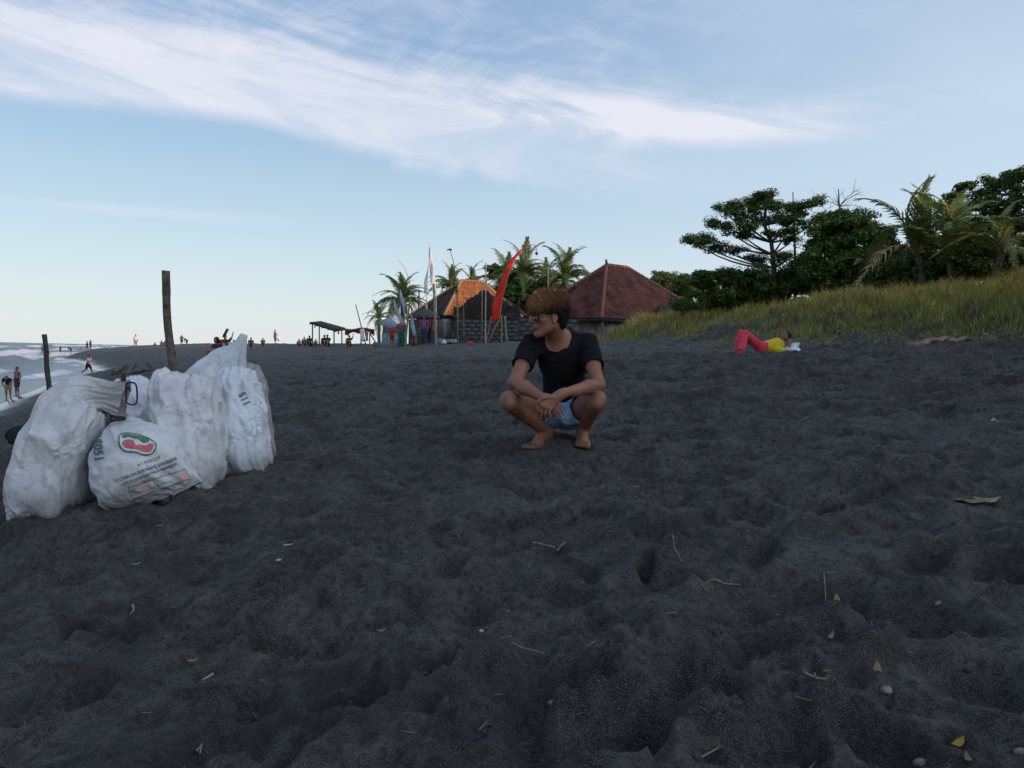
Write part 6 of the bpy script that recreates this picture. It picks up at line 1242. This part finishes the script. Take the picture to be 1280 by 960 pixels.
def figure(base, H, face, pose, label, shirt, lower, skin=SKIN2, long_hair=False, long_leg=False, group=None, sink=0.0, dress=False):
    """face = direction the person looks, degrees clockwise from +Y; parts: body, shirt, trousers, hair"""
    q = POSES[pose]; a = R(face); fw = np.array((math.sin(a), math.cos(a), 0)); lf = np.array((-fw[1], fw[0], 0)) * 1.0; lf = np.array((-math.cos(a), math.sin(a), 0)); b = np.array(tuple(base), float) - (0, 0, sink)
    def W(p): return b + H * (lf * p[0] + fw * p[1] + np.array((0, 0, 1)) * p[2])
    hs = H / 68; lo = b + np.array((-.42 * H, -.42 * H, -.03 * H)); hi = b + np.array((.42 * H, .42 * H, 1.02 * H))
    f = Field(lo, hi, hs); pe, ch, hd = W(q['pe']), W(q['ch']), W(q['hd']); nk = (W(q['sh'][0]) + W(q['sh'][1])) / 2 + np.array((0, 0, .03 * H)); 
    f.cone(pe, ch, .068 * H, .072 * H, .04 * H); f.cone(W(q['sh'][0]), W(q['sh'][1]), .036 * H, .036 * H, .03 * H); f.cone(nk, hd - (0, 0, .02 * H), .032 * H, .03 * H, .02 * H); HMf = (lf, fw, np.array((0, 0, 1.0)))
    f.ell(hd, (.043 * H, .052 * H, .064 * H), HMf, .01 * H); f.ell(hd + fw * .045 * H - (0, 0, .005 * H), (.010 * H, .016 * H, .016 * H), HMf, .01 * H); f.ell(hd + fw * .028 * H - (0, 0, .042 * H), (.026 * H, .022 * H, .022 * H), HMf, .01 * H)
    for k in (0, 1):
        s_, e, w_ = W(q['sh'][k]), W(q['el'][k]), W(q['wr'][k]); f.cone(s_, e, .032 * H, .024 * H, .015 * H); f.cone(e, w_, .025 * H, .016 * H, .012 * H); d = (w_ - e) / np.linalg.norm(w_ - e)
        f.cone(w_, w_ + d * .055 * H, .019 * H, .011 * H, .01 * H); f.cone(w_ + d * .01 * H, w_ + d * .035 * H + lf * .022 * H * (1 if k else -1), .009 * H, .007 * H, .006 * H)
        hp = pe + lf * .05 * H * (1 if k == 0 else -1); kn_, an = W(q['kn'][k]), W(q['an'][k]); f.cone(hp, kn_, .055 * H, .036 * H, .03 * H); f.cone(kn_, an, .036 * H, .021 * H, .015 * H); cf = kn_ * .68 + an * .32 - fw * .012 * H; f.ell(cf, (.032 * H, .032 * H, .05 * H), k=.02 * H)
        tf = an + fw * .085 * H; tf[2] = an[2] - .022 * H; f.cone(an - fw * .02 * H - (0, 0, .018 * H), tf, .022 * H, .014 * H, .015 * H)
    root = thing('person', tuple(b + (0, 0, sink)), label, 'person', group); V, F = f.mesh(1); F = orient(V, F); attr_col(mk('body', V, F, skin, root).data, np.ones((len(V), 3)))
    if shirt is not None:
        f = Field(lo, hi, hs); f.cone(pe + (ch - pe) * (.0 if dress else .12), ch, .084 * H, .084 * H, .04 * H); f.cone(W(q['sh'][0]), W(q['sh'][1]), .044 * H, .044 * H, .03 * H)
        for k in (0, 1): s_, e = W(q['sh'][k]), W(q['el'][k]); f.cone(s_, s_ * .35 + e * .65, .042 * H, .038 * H, .02 * H)
        if dress:
            for k in (0, 1): f.cone(pe, W(q['kn'][k]), .085 * H, .07 * H, .05 * H)
        V, F = f.mesh(1); F = orient(V, F); N = normals(V, F); V = V + N * (.006 * H * np.sin(V[:, 2] * 40 / H + V[:, 0] * 30 / H))[:, None]; mk('shirt', V, F, shirt, root)
    if lower is not None:
        f = Field(lo, hi, hs); f.cone(pe, pe + (ch - pe) * .25, .082 * H, .080 * H, .03 * H)
        for k in (0, 1):
            hp = pe + lf * .05 * H * (1 if k == 0 else -1); kn_, an = W(q['kn'][k]), W(q['an'][k])
            if long_leg: f.cone(hp, kn_, .066 * H, .048 * H, .03 * H); f.cone(kn_, an * .9 + kn_ * .1, .047 * H, .040 * H, .015 * H)
            else: f.cone(hp, hp * .25 + kn_ * .75, .066 * H, .056 * H, .03 * H)
        V, F = f.mesh(1); F = orient(V, F); mk('trousers' if long_leg else 'shorts', V, F, lower, root)
    f = Field(hd - .16 * H, hd + .12 * H, hs * .8); f.ell(hd + np.array((0, 0, .016 * H)) - fw * .012 * H, (.052 * H, .056 * H, .06 * H), HMf, .01 * H)
    if long_hair: f.cone(hd - fw * .025 * H, hd - fw * .05 * H - (0, 0, .11 * H), .05 * H, .035 * H, .03 * H)
    f.ell(hd + fw * .05 * H - (0, 0, .015 * H), (.06 * H, .035 * H, .045 * H), HMf, .01 * H, '-'); V, F = f.mesh(1); F = orient(V, F); N = normals(V, F); V = V + N * (.008 * H * nz(V, 18 / H, H))[:, None]; mk('hair', V, F, HCOL, root)
    return root
def at_z(px, py, up=0.0):
    g = G(px, py); return np.array(tuple(g)) + (0, 0, up)
def at_px(px, Y, up=0.0): c = P(px, 440, Y); return np.array((c.x, c.y, gz(c.x, c.y) + up))
wetp = lambda px, Y: (lambda c: np.array((c.x, c.y, max(gz(c.x, c.y), SEA - .05))))(P(px, 440, Y))
# two children by the water
figure(wetp(10.5, 27), 1.02, 165, 'bend', 'child bending forward at the water edge in dark clothes, warm light on the legs', clo('black_top', (.015, .015, .02)), clo('tan_shorts', (.30, .20, .14)), SKIN2, True)
figure(wetp(21.5, 29), 1.05, 200, 'stand', 'slim dark child standing in the shallow water behind the bending one', None, clo('dark_trunks', (.03, .03, .04)), SKIN2)
figure(wetp(110, 42), 1.15, 95, 'run', 'child in a lilac shirt moving along the wet sand above the left sack', clo('lilac', (.36, .20, .34)), clo('black_pants', (.015, .015, .018)), SKIN2)
# walkers along the far waterline
shore = ((53, 150, 1.6, 'stand', 200, 'brown figure standing leftmost at the far waterline', None, (.05, .03, .03)), (70.5, 155, 1.2, 'sit', 120, 'small seated figure at the far waterline', (.10, .08, .08), (.05, .05, .05)), (75.5, 150, 1.5, 'stand', 200, 'slim figure standing right of the small seated one at the far waterline', (.04, .04, .05), (.04, .03, .03)),
         (88.5, 140, 1.7, 'bend', 250, 'dark figure leaning over at the far waterline', (.02, .02, .025), (.02, .02, .025)), (101, 142, 1.1, 'walk', 90, 'small child near the dark group at the far waterline', (.10, .06, .06), (.3, .2, .15)), (109, 138, 1.7, 'walk', 240, 'left one of two dark figures walking side by side at the far waterline', (.02, .022, .03), (.02, .02, .025)), (113, 138, 1.75, 'stand', 100, 'right one of two dark figures walking side by side at the far waterline', (.05, .06, .09), (.02, .02, .025)))
for px, Y, H_, ps, fc, lab, sh, lo_ in shore:
    figure(wetp(px, Y), H_, fc, ps, lab, clo('s%d' % px, sh) if sh else None, clo('l%d' % px, lo_), SKIN2, group='people along the far waterline')
figure(at_px(169.5, 100), 1.65, 170, 'stand', 'person in a sunlit white shirt standing on the far beach left of the post', clo('white_shirt', (.75, .72, .66)), clo('khaki', (.25, .22, .14)), SKIN2)
far = ((193.5, 120, 1.4, 'sit', 'small seated dark figure on the beach crest, left of the pair', (.05, .04, .05)), (202, 116, 1.7, 'sit', 'left one of a seated pair on the beach crest left of the post', (.16, .08, .10)), (206, 116, 1.7, 'sit', 'right one of a seated pair on the beach crest left of the post', (.04, .04, .06)), (227, 112, 1.5, 'stand', 'tiny dark standing figure just right of the thick post', (.06, .06, .07)), (233.5, 110, 1.5, 'bend', 'tiny crouched figure right of the tiny standing one', (.04, .04, .05)))
for px, Y, H_, ps, lab, sh in far: figure(at_px(px, Y, 0), H_, 180 + (px * 37) % 90 - 45, ps, lab, clo('f%d' % px, sh), clo('fl', (.03, .03, .035)), SKIN2, group='people on the beach crest')
figure(at_px(270, 31, .0), 1.8, 215, 'sit', 'woman with long dark hair seated behind the peak of the sacks, face in warm light', clo('dark_red_top', (.04, .02, .03)), clo('fl', (.03, .03, .035)), SKIN, True)
figure(at_px(281.5, 40, .12), 1.8, 150, 'arm_up', 'dark seated figure holding a slanted board upright', clo('black_top', (.015, .015, .02)), clo('fl', (.03, .03, .035)))
g = Geo(); a_, b_ = V3(P(279.5, 421, 39.9)), V3(P(284.5, 411.5, 39.9)); d = (b_ - a_) / np.linalg.norm(b_ - a_); g.box((a_ + b_) / 2, (.13, .05, np.linalg.norm(b_ - a_) * 1.1), ax=[np.cross((0, 1, 0), d), (0, 1, 0), d]); g.top('board', DARKW, tuple(a_), 'narrow dark board held up slanted on the beach crest', 'board')
for px, Y, H_, ps, lab, sh, up in ((292, 62, 1.5, 'sit', 'dark seated figure left of the sack peak', (.03, .03, .04), .1), (298.5, 62, 1.6, 'arm_up', 'dark seated figure with one arm raised just left of the sack peak', (.02, .025, .035), .2), (313.5, 70, 1.6, 'sit', 'dark reddish seated figure just right of the sack peak', (.10, .03, .04), .1), (328.5, 80, 1.5, 'sit', 'greyish figure squatting between the sack peak and the woman in purple', (.10, .10, .12), .1)):
    figure(at_px(px, Y, up), H_, 160, ps, lab, clo('g%d' % px, sh), clo('fl', (.03, .03, .035)), SKIN2, group='people on the beach crest')
figure(at_px(343.5, 85, .05), 1.5, 100, 'carry', 'woman in a purple dress holding something pale in front of her on the crest', clo('purple', (.16, .05, .13)), None, SKIN2, dress=True)
g = Geo(); V, F = tube([V3(P(347.5, 424.5, 85)) + (0, -.1, 0), V3(P(350.5, 423.5, 85)) + (0, -.1, .05)], [.2, .14], 8); g.add(V, F); g.top('bundle', WHITEP, tuple(P(349, 424, 85)), 'pale round bundle held by the woman in purple', 'bundle')
for px, Y, H_, ps, lab, sh, up in ((373.5, 72, 1.3, 'sit', 'leftmost of the small seated figures beside the open shelter', (.25, .22, .22), 0), (380, 72, 1.5, 'sit', 'seated figure leaning back beside the open shelter', (.12, .10, .12), 0), (386.5, 68, 1.7, 'sit', 'dark upright seated figure at the first shelter post', (.03, .03, .04), .05), (394.5, 70, 1.2, 'sit', 'pale low figure between the two left shelter posts', (.35, .33, .33), 0), (405.2, 60, 1.65, 'sit', 'left one of two dark figures sitting close together under the shelter', (.015, .016, .025), .15), (408.8, 60, 1.7, 'sit', 'right one of two dark figures sitting close together under the shelter', (.012, .015, .03), .15), (436, 58, 1.6, 'arm_up', 'dark seated figure between the shelter and the ragged awning', (.05, .05, .06), .1)):
    figure(at_px(px, Y, up), H_, 185, ps, lab, clo('h%d' % px, sh), clo('fl', (.03, .03, .035)), SKIN2, group='people sitting by the open shelter')
figure(at_px(489.5, 46), 1.1, 170, 'stand', 'child in a red shirt before the blue-grey stall', clo('red_shirt', (.38, .03, .035)), clo('red_shorts', (.22, .03, .03)), SKIN2)
figure(at_px(501, 45), 1.6, 200, 'stand', 'person in a rust top and teal skirt beside the blue-grey stall', clo('rust', (.28, .09, .07)), clo('teal', (.02, .12, .13)), SKIN2, True, True)
figure(at_px(517.5, 44), 1.0, 180, 'sit', 'small seated child in red left of the parasol', clo('red_shirt', (.38, .03, .035)), clo('fl', (.03, .03, .035)), SKIN2)
figure(at_px(529.5, 43), 1.55, 190, 'stand', 'left one of two people in purple patterned tops under the parasol', clo('purple_print', (.20, .07, .16)), clo('navy', (.03, .04, .08)), SKIN2, True, True)
figure(at_px(535, 43.4), 1.6, 170, 'stand', 'right one of two people under the parasol, in a plum top', clo('plum', (.13, .03, .09)), clo('black_pants', (.015, .015, .018)), SKIN2, True, True)
figure(at_px(566, 44), 1.1, 180, 'sit', 'dark figure seated against the hut wall left of the bowed green pole', clo('black_top', (.015, .015, .02)), clo('fl', (.03, .03, .035)), SKIN2)
# the person lying at the foot of the dune
def lying():
    Y = 16.2; J = lambda px, py, dy=0.0: V3(P(px, py, Y + dy)); gnd = lambda p, r: np.array((p[0], p[1], gz(p[0], p[1]) + r)); h_ = .014
    pe = gnd(J(953, 427, .05), .10); ch = gnd(J(968, 426, .18), .13); shn = gnd(J(973, 425, -.02), .12); shf = gnd(J(977, 424, .40), .12); hd = V3(P(982, 420.3, Y + .2))
    kn1 = pe + np.array((-.34, -.14, .24)); kn2 = pe + np.array((-.24, .10, .27)); an1 = gnd(J(926.5, 433, -.35), .05); an2 = gnd(J(922, 430, .0), .05)
    kn1 = V3(P(931.5, 417, Y - .1)); kn2 = V3(P(926, 416.5, Y + .2)); lo = np.array((4.2, 15.2, -.4)); hi = np.array((6.6, 17.4, .9)); f = Field(lo, hi, h_)
    f.cone(pe, ch, .11, .12, .05); f.cone(shn, shf, .05, .05, .04); f.cone(ch + (.05, .05, .04), hd - (.03, 0, .03), .06, .05, .03); f.ell(hd, (.085, .08, .095), k=.02); f.ell(hd + (-.06, -.02, .055), (.02, .02, .022), k=.02); f.cone(hd + (-.07, -.01, .0), hd + (-.03, -.03, .05), .03, .04, .03)
    for s_, e in ((shn, gnd(J(988, 424, -.05), .10)), (shf, gnd(J(991, 420, .55), .14))): f.cone(s_, e, .047, .038, .02); f.cone(e, hd + (.07, 0, -.02), .037, .027, .02); f.cone(hd + (.07, 0, -.02), hd + (.10, .02, .04), .03, .02, .02)
    for k_, a_ in ((kn1, an1), (kn2, an2)): f.cone(pe, k_, .085, .06, .03); f.cone(k_, a_, .055, .035, .02); f.cone(a_, gnd(a_ + (-.13, -.08, 0), .03), .035, .022, .02)
    root = thing('person', tuple(gnd(pe, 0)), 'person in red trousers and yellow shirt lying knees up at the dune foot', 'person'); V, F = f.mesh(1); F = orient(V, F); attr_col(mk('body', V, F, SKIN, root).data, np.ones((len(V), 3)))
    f = Field(lo, hi, h_); f.cone(pe + (ch - pe) * .3, ch + (.04, 0, .02), .14, .165, .05); f.cone(shn, shf, .07, .07, .05); f.cone(shn, shn * .6 + gnd(J(988, 424, -.05), .10) * .4, .07, .06, .03); V, F = f.mesh(1); F = orient(V, F); N = normals(V, F); V = V + N * (.012 * nz(V, 14))[:, None]; mk('shirt', V, F, cloth_mat('yellow_cotton', (.55, .42, .02)), root)
    f = Field(lo, hi, h_); f.cone(pe, pe + (ch - pe) * .35, .135, .13, .05)
    for k_, a_ in ((kn1, an1), (kn2, an2)): f.cone(pe, k_, .105, .070, .04); f.cone(k_, a_ * .85 + k_ * .15, .068, .078, .02)
    V, F = f.mesh(1); F = orient(V, F); N = normals(V, F); V = V + N * (.014 * nz(V, 12))[:, None]; mk('trousers', V, F, cloth_mat('coral_red_cloth', (.62, .045, .075)), root)
    f = Field(lo, hi, h_ * .7); f.ell(hd + (.035, .01, .015), (.09, .09, .10), k=.02); f.ell(hd + (-.08, -.04, .03), (.07, .1, .1), k=.02, op='-'); V, F = f.mesh(1); F = orient(V, F); mk('hair', V, F, HCOL, root)
    f = Field(lo, hi, h_ * .8); c = gnd(J(989, 425, .1), .05)
    for q in ((0, 0, 0, .2, .16, .06), (.06, .05, .07, .12, .1, .05), (.13, .1, .12, .08, .05, .05), (-.06, -.08, .02, .1, .06, .05)): f.ell(c + np.array(q[:3]), q[3:], k=.03)
    V, F = f.mesh(1); F = orient(V, F); N = normals(V, F); V = V + N * (.03 * nz(V, 12))[:, None]; top('white_bag', V, F, mat('white_bag_cloth', (.62, .64, .72), .8, .2, 10), tuple(c), 'crumpled white bag used as a pillow by the lying person', 'bag')
lying()
print('people', round(time.time() - T0, 1))
# ================================================================== SMALL THINGS ON THE SAND
STRAW = mat('dry_straw', (.19, .15, .10), .85, .3, 20); PALEW = mat('bleached_stick', (.21, .19, .17), .85, .25, 20); YL = mat('yellow_leaf', (.30, .19, .02), .7, .25, 30); GL = mat('pale_green_leaf', (.28, .29, .10), .7, .25, 30); BL = mat('brown_leaf', (.20, .13, .07), .8, .3, 30); WH = mat('white_scrap', (.34, .34, .34), .8, .1, 10); DKL = mat('dark_twig', (.07, .055, .045), .9, .3, 20); STN = mat('grey_pebble', (.22, .22, .23), .85, .3, 20)
rgl = np.random.default_rng(99)
def g2(px, py): p = G(px, py); return np.array(tuple(p))
def stick(pix, r, m, label, nm='stick', up=.006, cat='stick'):
    r *= .72; pts = [g2(*q) for q in pix]; n = 13; P_ = []
    for i in range(n):
        u = i / (n - 1) * (len(pts) - 1); k = min(int(u), len(pts) - 2); q = pts[k] * (1 - (u - k)) + pts[k + 1] * (u - k); q[2] = max(q[2], gz(q[0], q[1]) + up + r * .6) if len(pix) < 3 or True else q[2]; P_.append(q + rgl.normal(0, r * .12, 3))
    z0, z1 = gz(*P_[0][:2]), gz(*P_[-1][:2])
    for i in range(n): P_[i][2] = z0 + (z1 - z0) * i / (n - 1)
    lift = max(gz(q[0], q[1]) - q[2] for q in P_) + r * .8
    for i in range(n): P_[i][2] += min(lift, .02) * (1 if len(pix) < 3 else 1) + up * (i / n)
    if len(pix) > 2:
        for q in P_: q[2] = max(gz(q[0], q[1]) + r * .7, q[2] - .006)
    V, F = tube(P_, [r * (1 - .45 * i / n) * (1 + .12 * math.sin(i * 2.3)) for i in range(n)], 6); return top(nm, V, F, m, tuple(P_[0]), label, cat, None, True)
def leafy(px, py, L_, m, label, ang=0.0, curl=.3, nm='fallen_leaf', w_=.4, cat='leaf'):
    L_ *= .8; c = g2(px, py); n = 9; V = []; F = []; ca, sa = math.cos(ang), math.sin(ang)
    for i in range(n):
        u = i / (n - 1); ww = L_ * w_ * math.sin(math.pi * min(1, u * .97 + .03)) ** .8 * .5
        for j, s_ in enumerate((-1, -.5, 0, .5, 1)): x = (u - .5) * L_; y = s_ * ww; V.append(c + np.array((x * ca - y * sa, x * sa + y * ca, .010 + curl * L_ * ((u - .4) ** 2 * 1.4 + .35 * (s_ * ww / (L_ * .5)) ** 2) + .02 * L_ * math.sin(i * 2 + j))))
    for i in range(n - 1):
        for j in range(4): F.append((i * 5 + j, i * 5 + j + 1, (i + 1) * 5 + j + 1, (i + 1) * 5 + j))
    o = top(nm, V, F, m, tuple(c), label, cat); md = o.modifiers.new('t', 'SOLIDIFY'); md.thickness = .0012; return o
def lump(px, py, r, m, label, nm='pebble', cat='stone', flat=.6):
    c = g2(px, py); f = Field((-r * 1.4,) * 3, (r * 1.4,) * 3, r / 6); f.ell((0, 0, 0), (r, r * rgl.uniform(.6, .9), r * flat), k=.1 * r); f.ell((r * .3, r * .2, r * .15), (r * .6, r * .5, r * flat * .8), k=.2 * r); V, F = f.mesh(1); F = orient(V, F); N = normals(V, F); V = V + N * (r * .15 * nz(V, 2 / r))[:, None]
    return top(nm, V + c + (0, 0, r * .3), F, m, tuple(c), label, cat)
stick([(666, 677), (694, 682)], .007, STRAW, 'pale split bamboo piece lying below the crouching man, left of a shorter one'); stick([(696, 683), (707, 678)], .007, STRAW, 'short pale bamboo piece lying across the end of the longer one'); stick([(672, 674), (712, 681)], .004, DKL, 'thin brown straw beside the two pale bamboo pieces', 'straw')
stick([(1170, 753), (1224, 739)], .0075, PALEW, 'long bleached white stick lying near the right edge'); leafy(1248, 738, .07, BL, 'brown curled leaf beyond the tip of the bleached white stick', .3)
stick([(874, 733), (905, 731), (926, 733)], .0045, STRAW, 'forked pale root lying on the sand, right of centre', 'dry_root'); leafy(931, 738, .065, STRAW, 'dry tan blade at the end of the forked pale root', -.5, .3, 'fallen_leaf', .25); stick([(843, 736), (868, 740), (890, 748)], .003, STRAW, 'thin curved straw left of the forked root', 'straw'); stick([(840, 690), (843, 708), (852, 722)], .0035, STRAW, 'thin bent straw standing up left of the forked root', 'straw', .02)
leafy(1045, 782, .045, BL, 'small upright brown leaf in the middle right foreground', 1.3, .8); leafy(1038, 797, .04, PALEW, 'small pale curled leaf just below the upright brown one', .8, .9); leafy(1220, 628, .26, mat('olive_leaf', (.17, .15, .09), .8, .3, 20), 'broad flat olive leaf lying half buried near the right edge', .15, .12, 'fallen_leaf', .45)
leafy(170, 704, .045, GL, 'small pale yellow leaf on the dark sand below the melon sack', .5, .6); leafy(241, 843, .035, YL, 'bright yellow small leaf in the left foreground', .2, .7); stick([(253, 862), (266, 865)], .0055, mat('cream_chip', (.40, .35, .24), .8), 'cream wooden chip below the bright yellow leaf', 'wood_chip', .006, 'wood chip')
leafy(360, 704, .05, WH, 'white paper scrap in the left middle foreground', .1, .3, 'paper_scrap', .35, 'paper'); leafy(348, 719, .028, WH, 'smaller white scrap below the paper scrap', 1.0, .5, 'paper_scrap', .8, 'paper'); stick([(166, 756), (167, 764), (163, 770)], .005, PALEW, 'short crooked pale twig left of the foreground centre', 'twig', .012)
stick([(638, 812), (660, 810), (680, 808)], .0026, PALEW, 'thin white straw lying near the bottom centre', 'straw'); lump(690, 859, .011, STN, 'pale grey stone beside a deep footprint at the bottom centre'); lump(601, 805, .006, WH, 'tiny white shell fragment above the bottom centre', 'shell_fragment', 'shell'); lump(864, 769, .010, WH, 'small white shell on the sand right of centre', 'shell_fragment', 'shell')
lump(1152, 917, .013, PALEW, 'pale lump of coral near the bottom right corner', 'coral_piece', 'coral'); lump(1108, 864, .012, PALEW, 'beige flat stone in the lower right foreground'); lump(1118, 942, .007, WH, 'tiny white stone near the bottom edge, lower right'); lump(1276, 934, .012, PALEW, 'pale chip at the right end of the bottom edge', 'shell_fragment', 'shell')
stick([(1030, 857), (1034, 868)], .007, STRAW, 'short upright straw stub in the lower right foreground', 'straw_stub', .015); stick([(1005, 862), (1022, 870), (1043, 872)], .004, STRAW, 'bent straw lying beside the short straw stub', 'straw'); leafy(1096, 855, .05, BL, 'curled grey-brown leaf above the beige flat stone', 1.2, .7); leafy(930, 823, .06, mat('moss_leaf', (.10, .10, .03), .8), 'flat mossy brown leaf in the right foreground', .1, .2)
leafy(1198, 915, .05, YL, 'yellowish leaf near the bottom right corner', .6, .6); leafy(1210, 938, .035, STRAW, 'small straw coloured leaf at the bottom right corner', 1.3, .7); stick([(1184, 940), (1196, 950), (1206, 956)], .003, STRAW, 'thin straw at the bottom right corner', 'straw')
stick([(246, 944), (252, 936), (250, 946)], .004, PALEW, 'small forked pale twig at the bottom left', 'twig', .012); stick([(262, 948), (275, 946), (285, 952)], .003, PALEW, 'curved white straw at the bottom left', 'straw')
leafy(478, 786, .045, STRAW, 'pale wood flake on the edge of a footprint, left of centre', .4, .4, 'wood_flake', .5, 'wood flake'); stick([(577, 669), (579, 678)], .005, DKL, 'short dark twig standing left of the bamboo pieces', 'twig', .02); leafy(528, 669, .05, mat('moss_leaf2', (.16, .16, .05), .8), 'small mossy green leaf left of the dark twig', .3, .5); stick([(632, 781), (638, 777)], .003, PALEW, 'tiny pale straw near the centre of the foreground', 'straw')
leafy(980, 676, .035, PALEW, 'small pale flake on the right middle foreground', .2, .4, 'wood_flake', .5, 'wood flake'); stick([(921, 693), (921, 701)], .004, STRAW, 'short straw standing upright right of centre', 'straw_stub', .02); stick([(784, 601), (810, 602)], .008, STRAW, 'pale flat straw lying right below the crouching man', 'straw'); stick([(776, 550), (800, 552)], .006, STRAW, 'thin brown straw lying right of his foot', 'straw'); lump(640, 551, .010, WH, 'white shell bit left of his foot', 'shell_fragment', 'shell'); leafy(1242, 534, .12, PALEW, 'pale bent leaf far right on the trampled sand', 1.1, .5); stick([(1000, 535), (1012, 532)], .008, STRAW, 'small straw on the trampled sand right of the man', 'straw')
stick([(905, 631), (925, 628), (945, 640)], .004, DKL, 'thin dark root half buried, right of the man', 'dry_root'); stick([(1030, 722), (1033, 738), (1050, 748)], .003, STRAW, 'thin arching straw left of the bleached white stick', 'straw')
# the drift of dry bits further up the beach and at the foot of the dune: too many to count
def drift():
    V = []; F = []; C = []; n = 0
    def bit(x, y, L_, w_, c):
        nonlocal n
        z = gz_v[len(C)] ; a = rgl.uniform(0, 6.28); d = np.array((math.cos(a) * L_, math.sin(a) * L_, rgl.uniform(-.15, .3) * L_)); s_ = np.array((-math.sin(a), math.cos(a), 0)) * w_; p = np.array((x, y, z + .008)); u = np.array((0, 0, w_ * 1.2))
        V.extend([p - s_, p + s_, p + u, p + d - s_ * .5, p + d + s_ * .5, p + d + u * .5]); k = n; F.extend([(k, k + 1, k + 4, k + 3), (k + 1, k + 2, k + 5, k + 4), (k + 2, k, k + 3, k + 5)]); n += 6; C.append(c)
    pts = []
    for _ in range(1200):                        # near and middle sand
        y = 1.2 + 22 * rgl.random() ** 1.5; x = y * rgl.uniform(-.62, .75); pts.append((x, y, rgl.uniform(.006, .035) * (1 + y / 14), rgl.uniform(.0006, .0018) * (1 + y / 7), rgl.uniform(.25, 1.4)))
    for _ in range(5200):                        # foot of the dune and the strip before the village
        y = rgl.uniform(12, 46); t = rgl.normal(-.5, 1.0); s = float(dune_foot(y)) + t; x = s * 1.1007 - 4.6 - .46 * y
        if rgl.random() < .35: x = y * rgl.uniform(-.25, .12); y = rgl.uniform(26, 44); x = y * rgl.uniform(-.25, .1)
        pts.append((x, y, rgl.uniform(.03, .16), rgl.uniform(.003, .010), rgl.uniform(.3, 1.5)))
    P_ = np.array(pts); gz_v = Hd(P_[:, 0], P_[:, 1])
    for q in pts: bit(*q)
    o = mk('drift_litter', V, F, mat('drift_straw', (.16, .13, .10), .9, .3, 4, tint=True), None, False); attr_col(o.data, np.repeat(np.array(C)[:, None] * np.ones(3), 6, 0)); tag(o, 'fine straw, twigs and shell bits strewn over the sand', 'beach litter', kind='stuff')
    # clods and pebbles of black sand
    n_ = 2600; y = .9 + 13 * rgl.random(n_) ** 1.4; x = y * rgl.uniform(-.68, .78, n_); r = rgl.uniform(.0015, .006, n_) * (1 + y / 14) * np.where(rgl.random(n_) < .08, 1.8, 1); z = Hd(x, y) + r * .2
    oc = np.array([(1, 0, 0), (0, 1, 0), (-1, 0, 0), (0, -1, 0), (0, 0, .8), (0, 0, -.8)]); Vc = np.stack([x, y, z], 1)[:, None, :] + oc[None] * r[:, None, None] * rgl.uniform(.6, 1.25, (n_, 6, 1)); T = np.array([(0, 1, 4), (1, 2, 4), (2, 3, 4), (3, 0, 4), (1, 0, 5), (2, 1, 5), (3, 2, 5), (0, 3, 5)]); Fc = (np.arange(n_)[:, None, None] * 6 + T[None]).reshape(-1, 3)
    o = mk('sand_clod', Vc.reshape(-1, 3), Fc, mat('sand_clod', (.042, .040, .040), .95, .3, 30), None, False); tag(o, 'small clods and grit of black sand', 'sand clods', kind='stuff')
drift()
# debris row at the dune foot: a log and pale stones
for (a, b, r, lab) in (((1135, 409), (1190, 398), .10, 'long grey-brown log lying along the foot of the grassy dune at the right'), ((1185, 400), (1225, 392), .07, 'second thinner log at the right end of the long grey-brown one')):
    p, q = P(*a, 15.2), P(*b, 15.6); n = 8; pts = [p.lerp(q, i / 7) for i in range(n)]; pts = [Vector((v.x, v.y, gz(v.x, v.y) + r * .6)) for v in pts]; V, F = tube(pts, [r * (1 - .06 * i) for i in range(n)], 8); top('dune_log', V, F, mat('old_log', (.15, .125, .095), .9, .3, 8, .6, 20), tuple(pts[0]), lab, 'log')
for i, (px, py) in enumerate(((1012, 412), (1048, 417), (1092, 418), (1142, 414), (1232, 424), (1258, 428), (1270, 430))):
    c = P(px, py, 15.5); lump(px, py, .07, STN if i % 2 else PALEW, ('pale stone' if i % 2 == 0 else 'grey stone') + (' at the foot of the grassy dune right of the lying person', ' beside the crumpled bag side of the dune foot', ' below the middle of the dune grass', ' before the long grey-brown log', ' under the right end of the dune grass', ' near the right edge at the dune foot', ' closest to the right edge at the dune foot')[i])
print('litter', round(time.time() - T0, 1), 'tris', sum(len(o.data.polygons) for o in bpy.data.objects if o.type == 'MESH'))
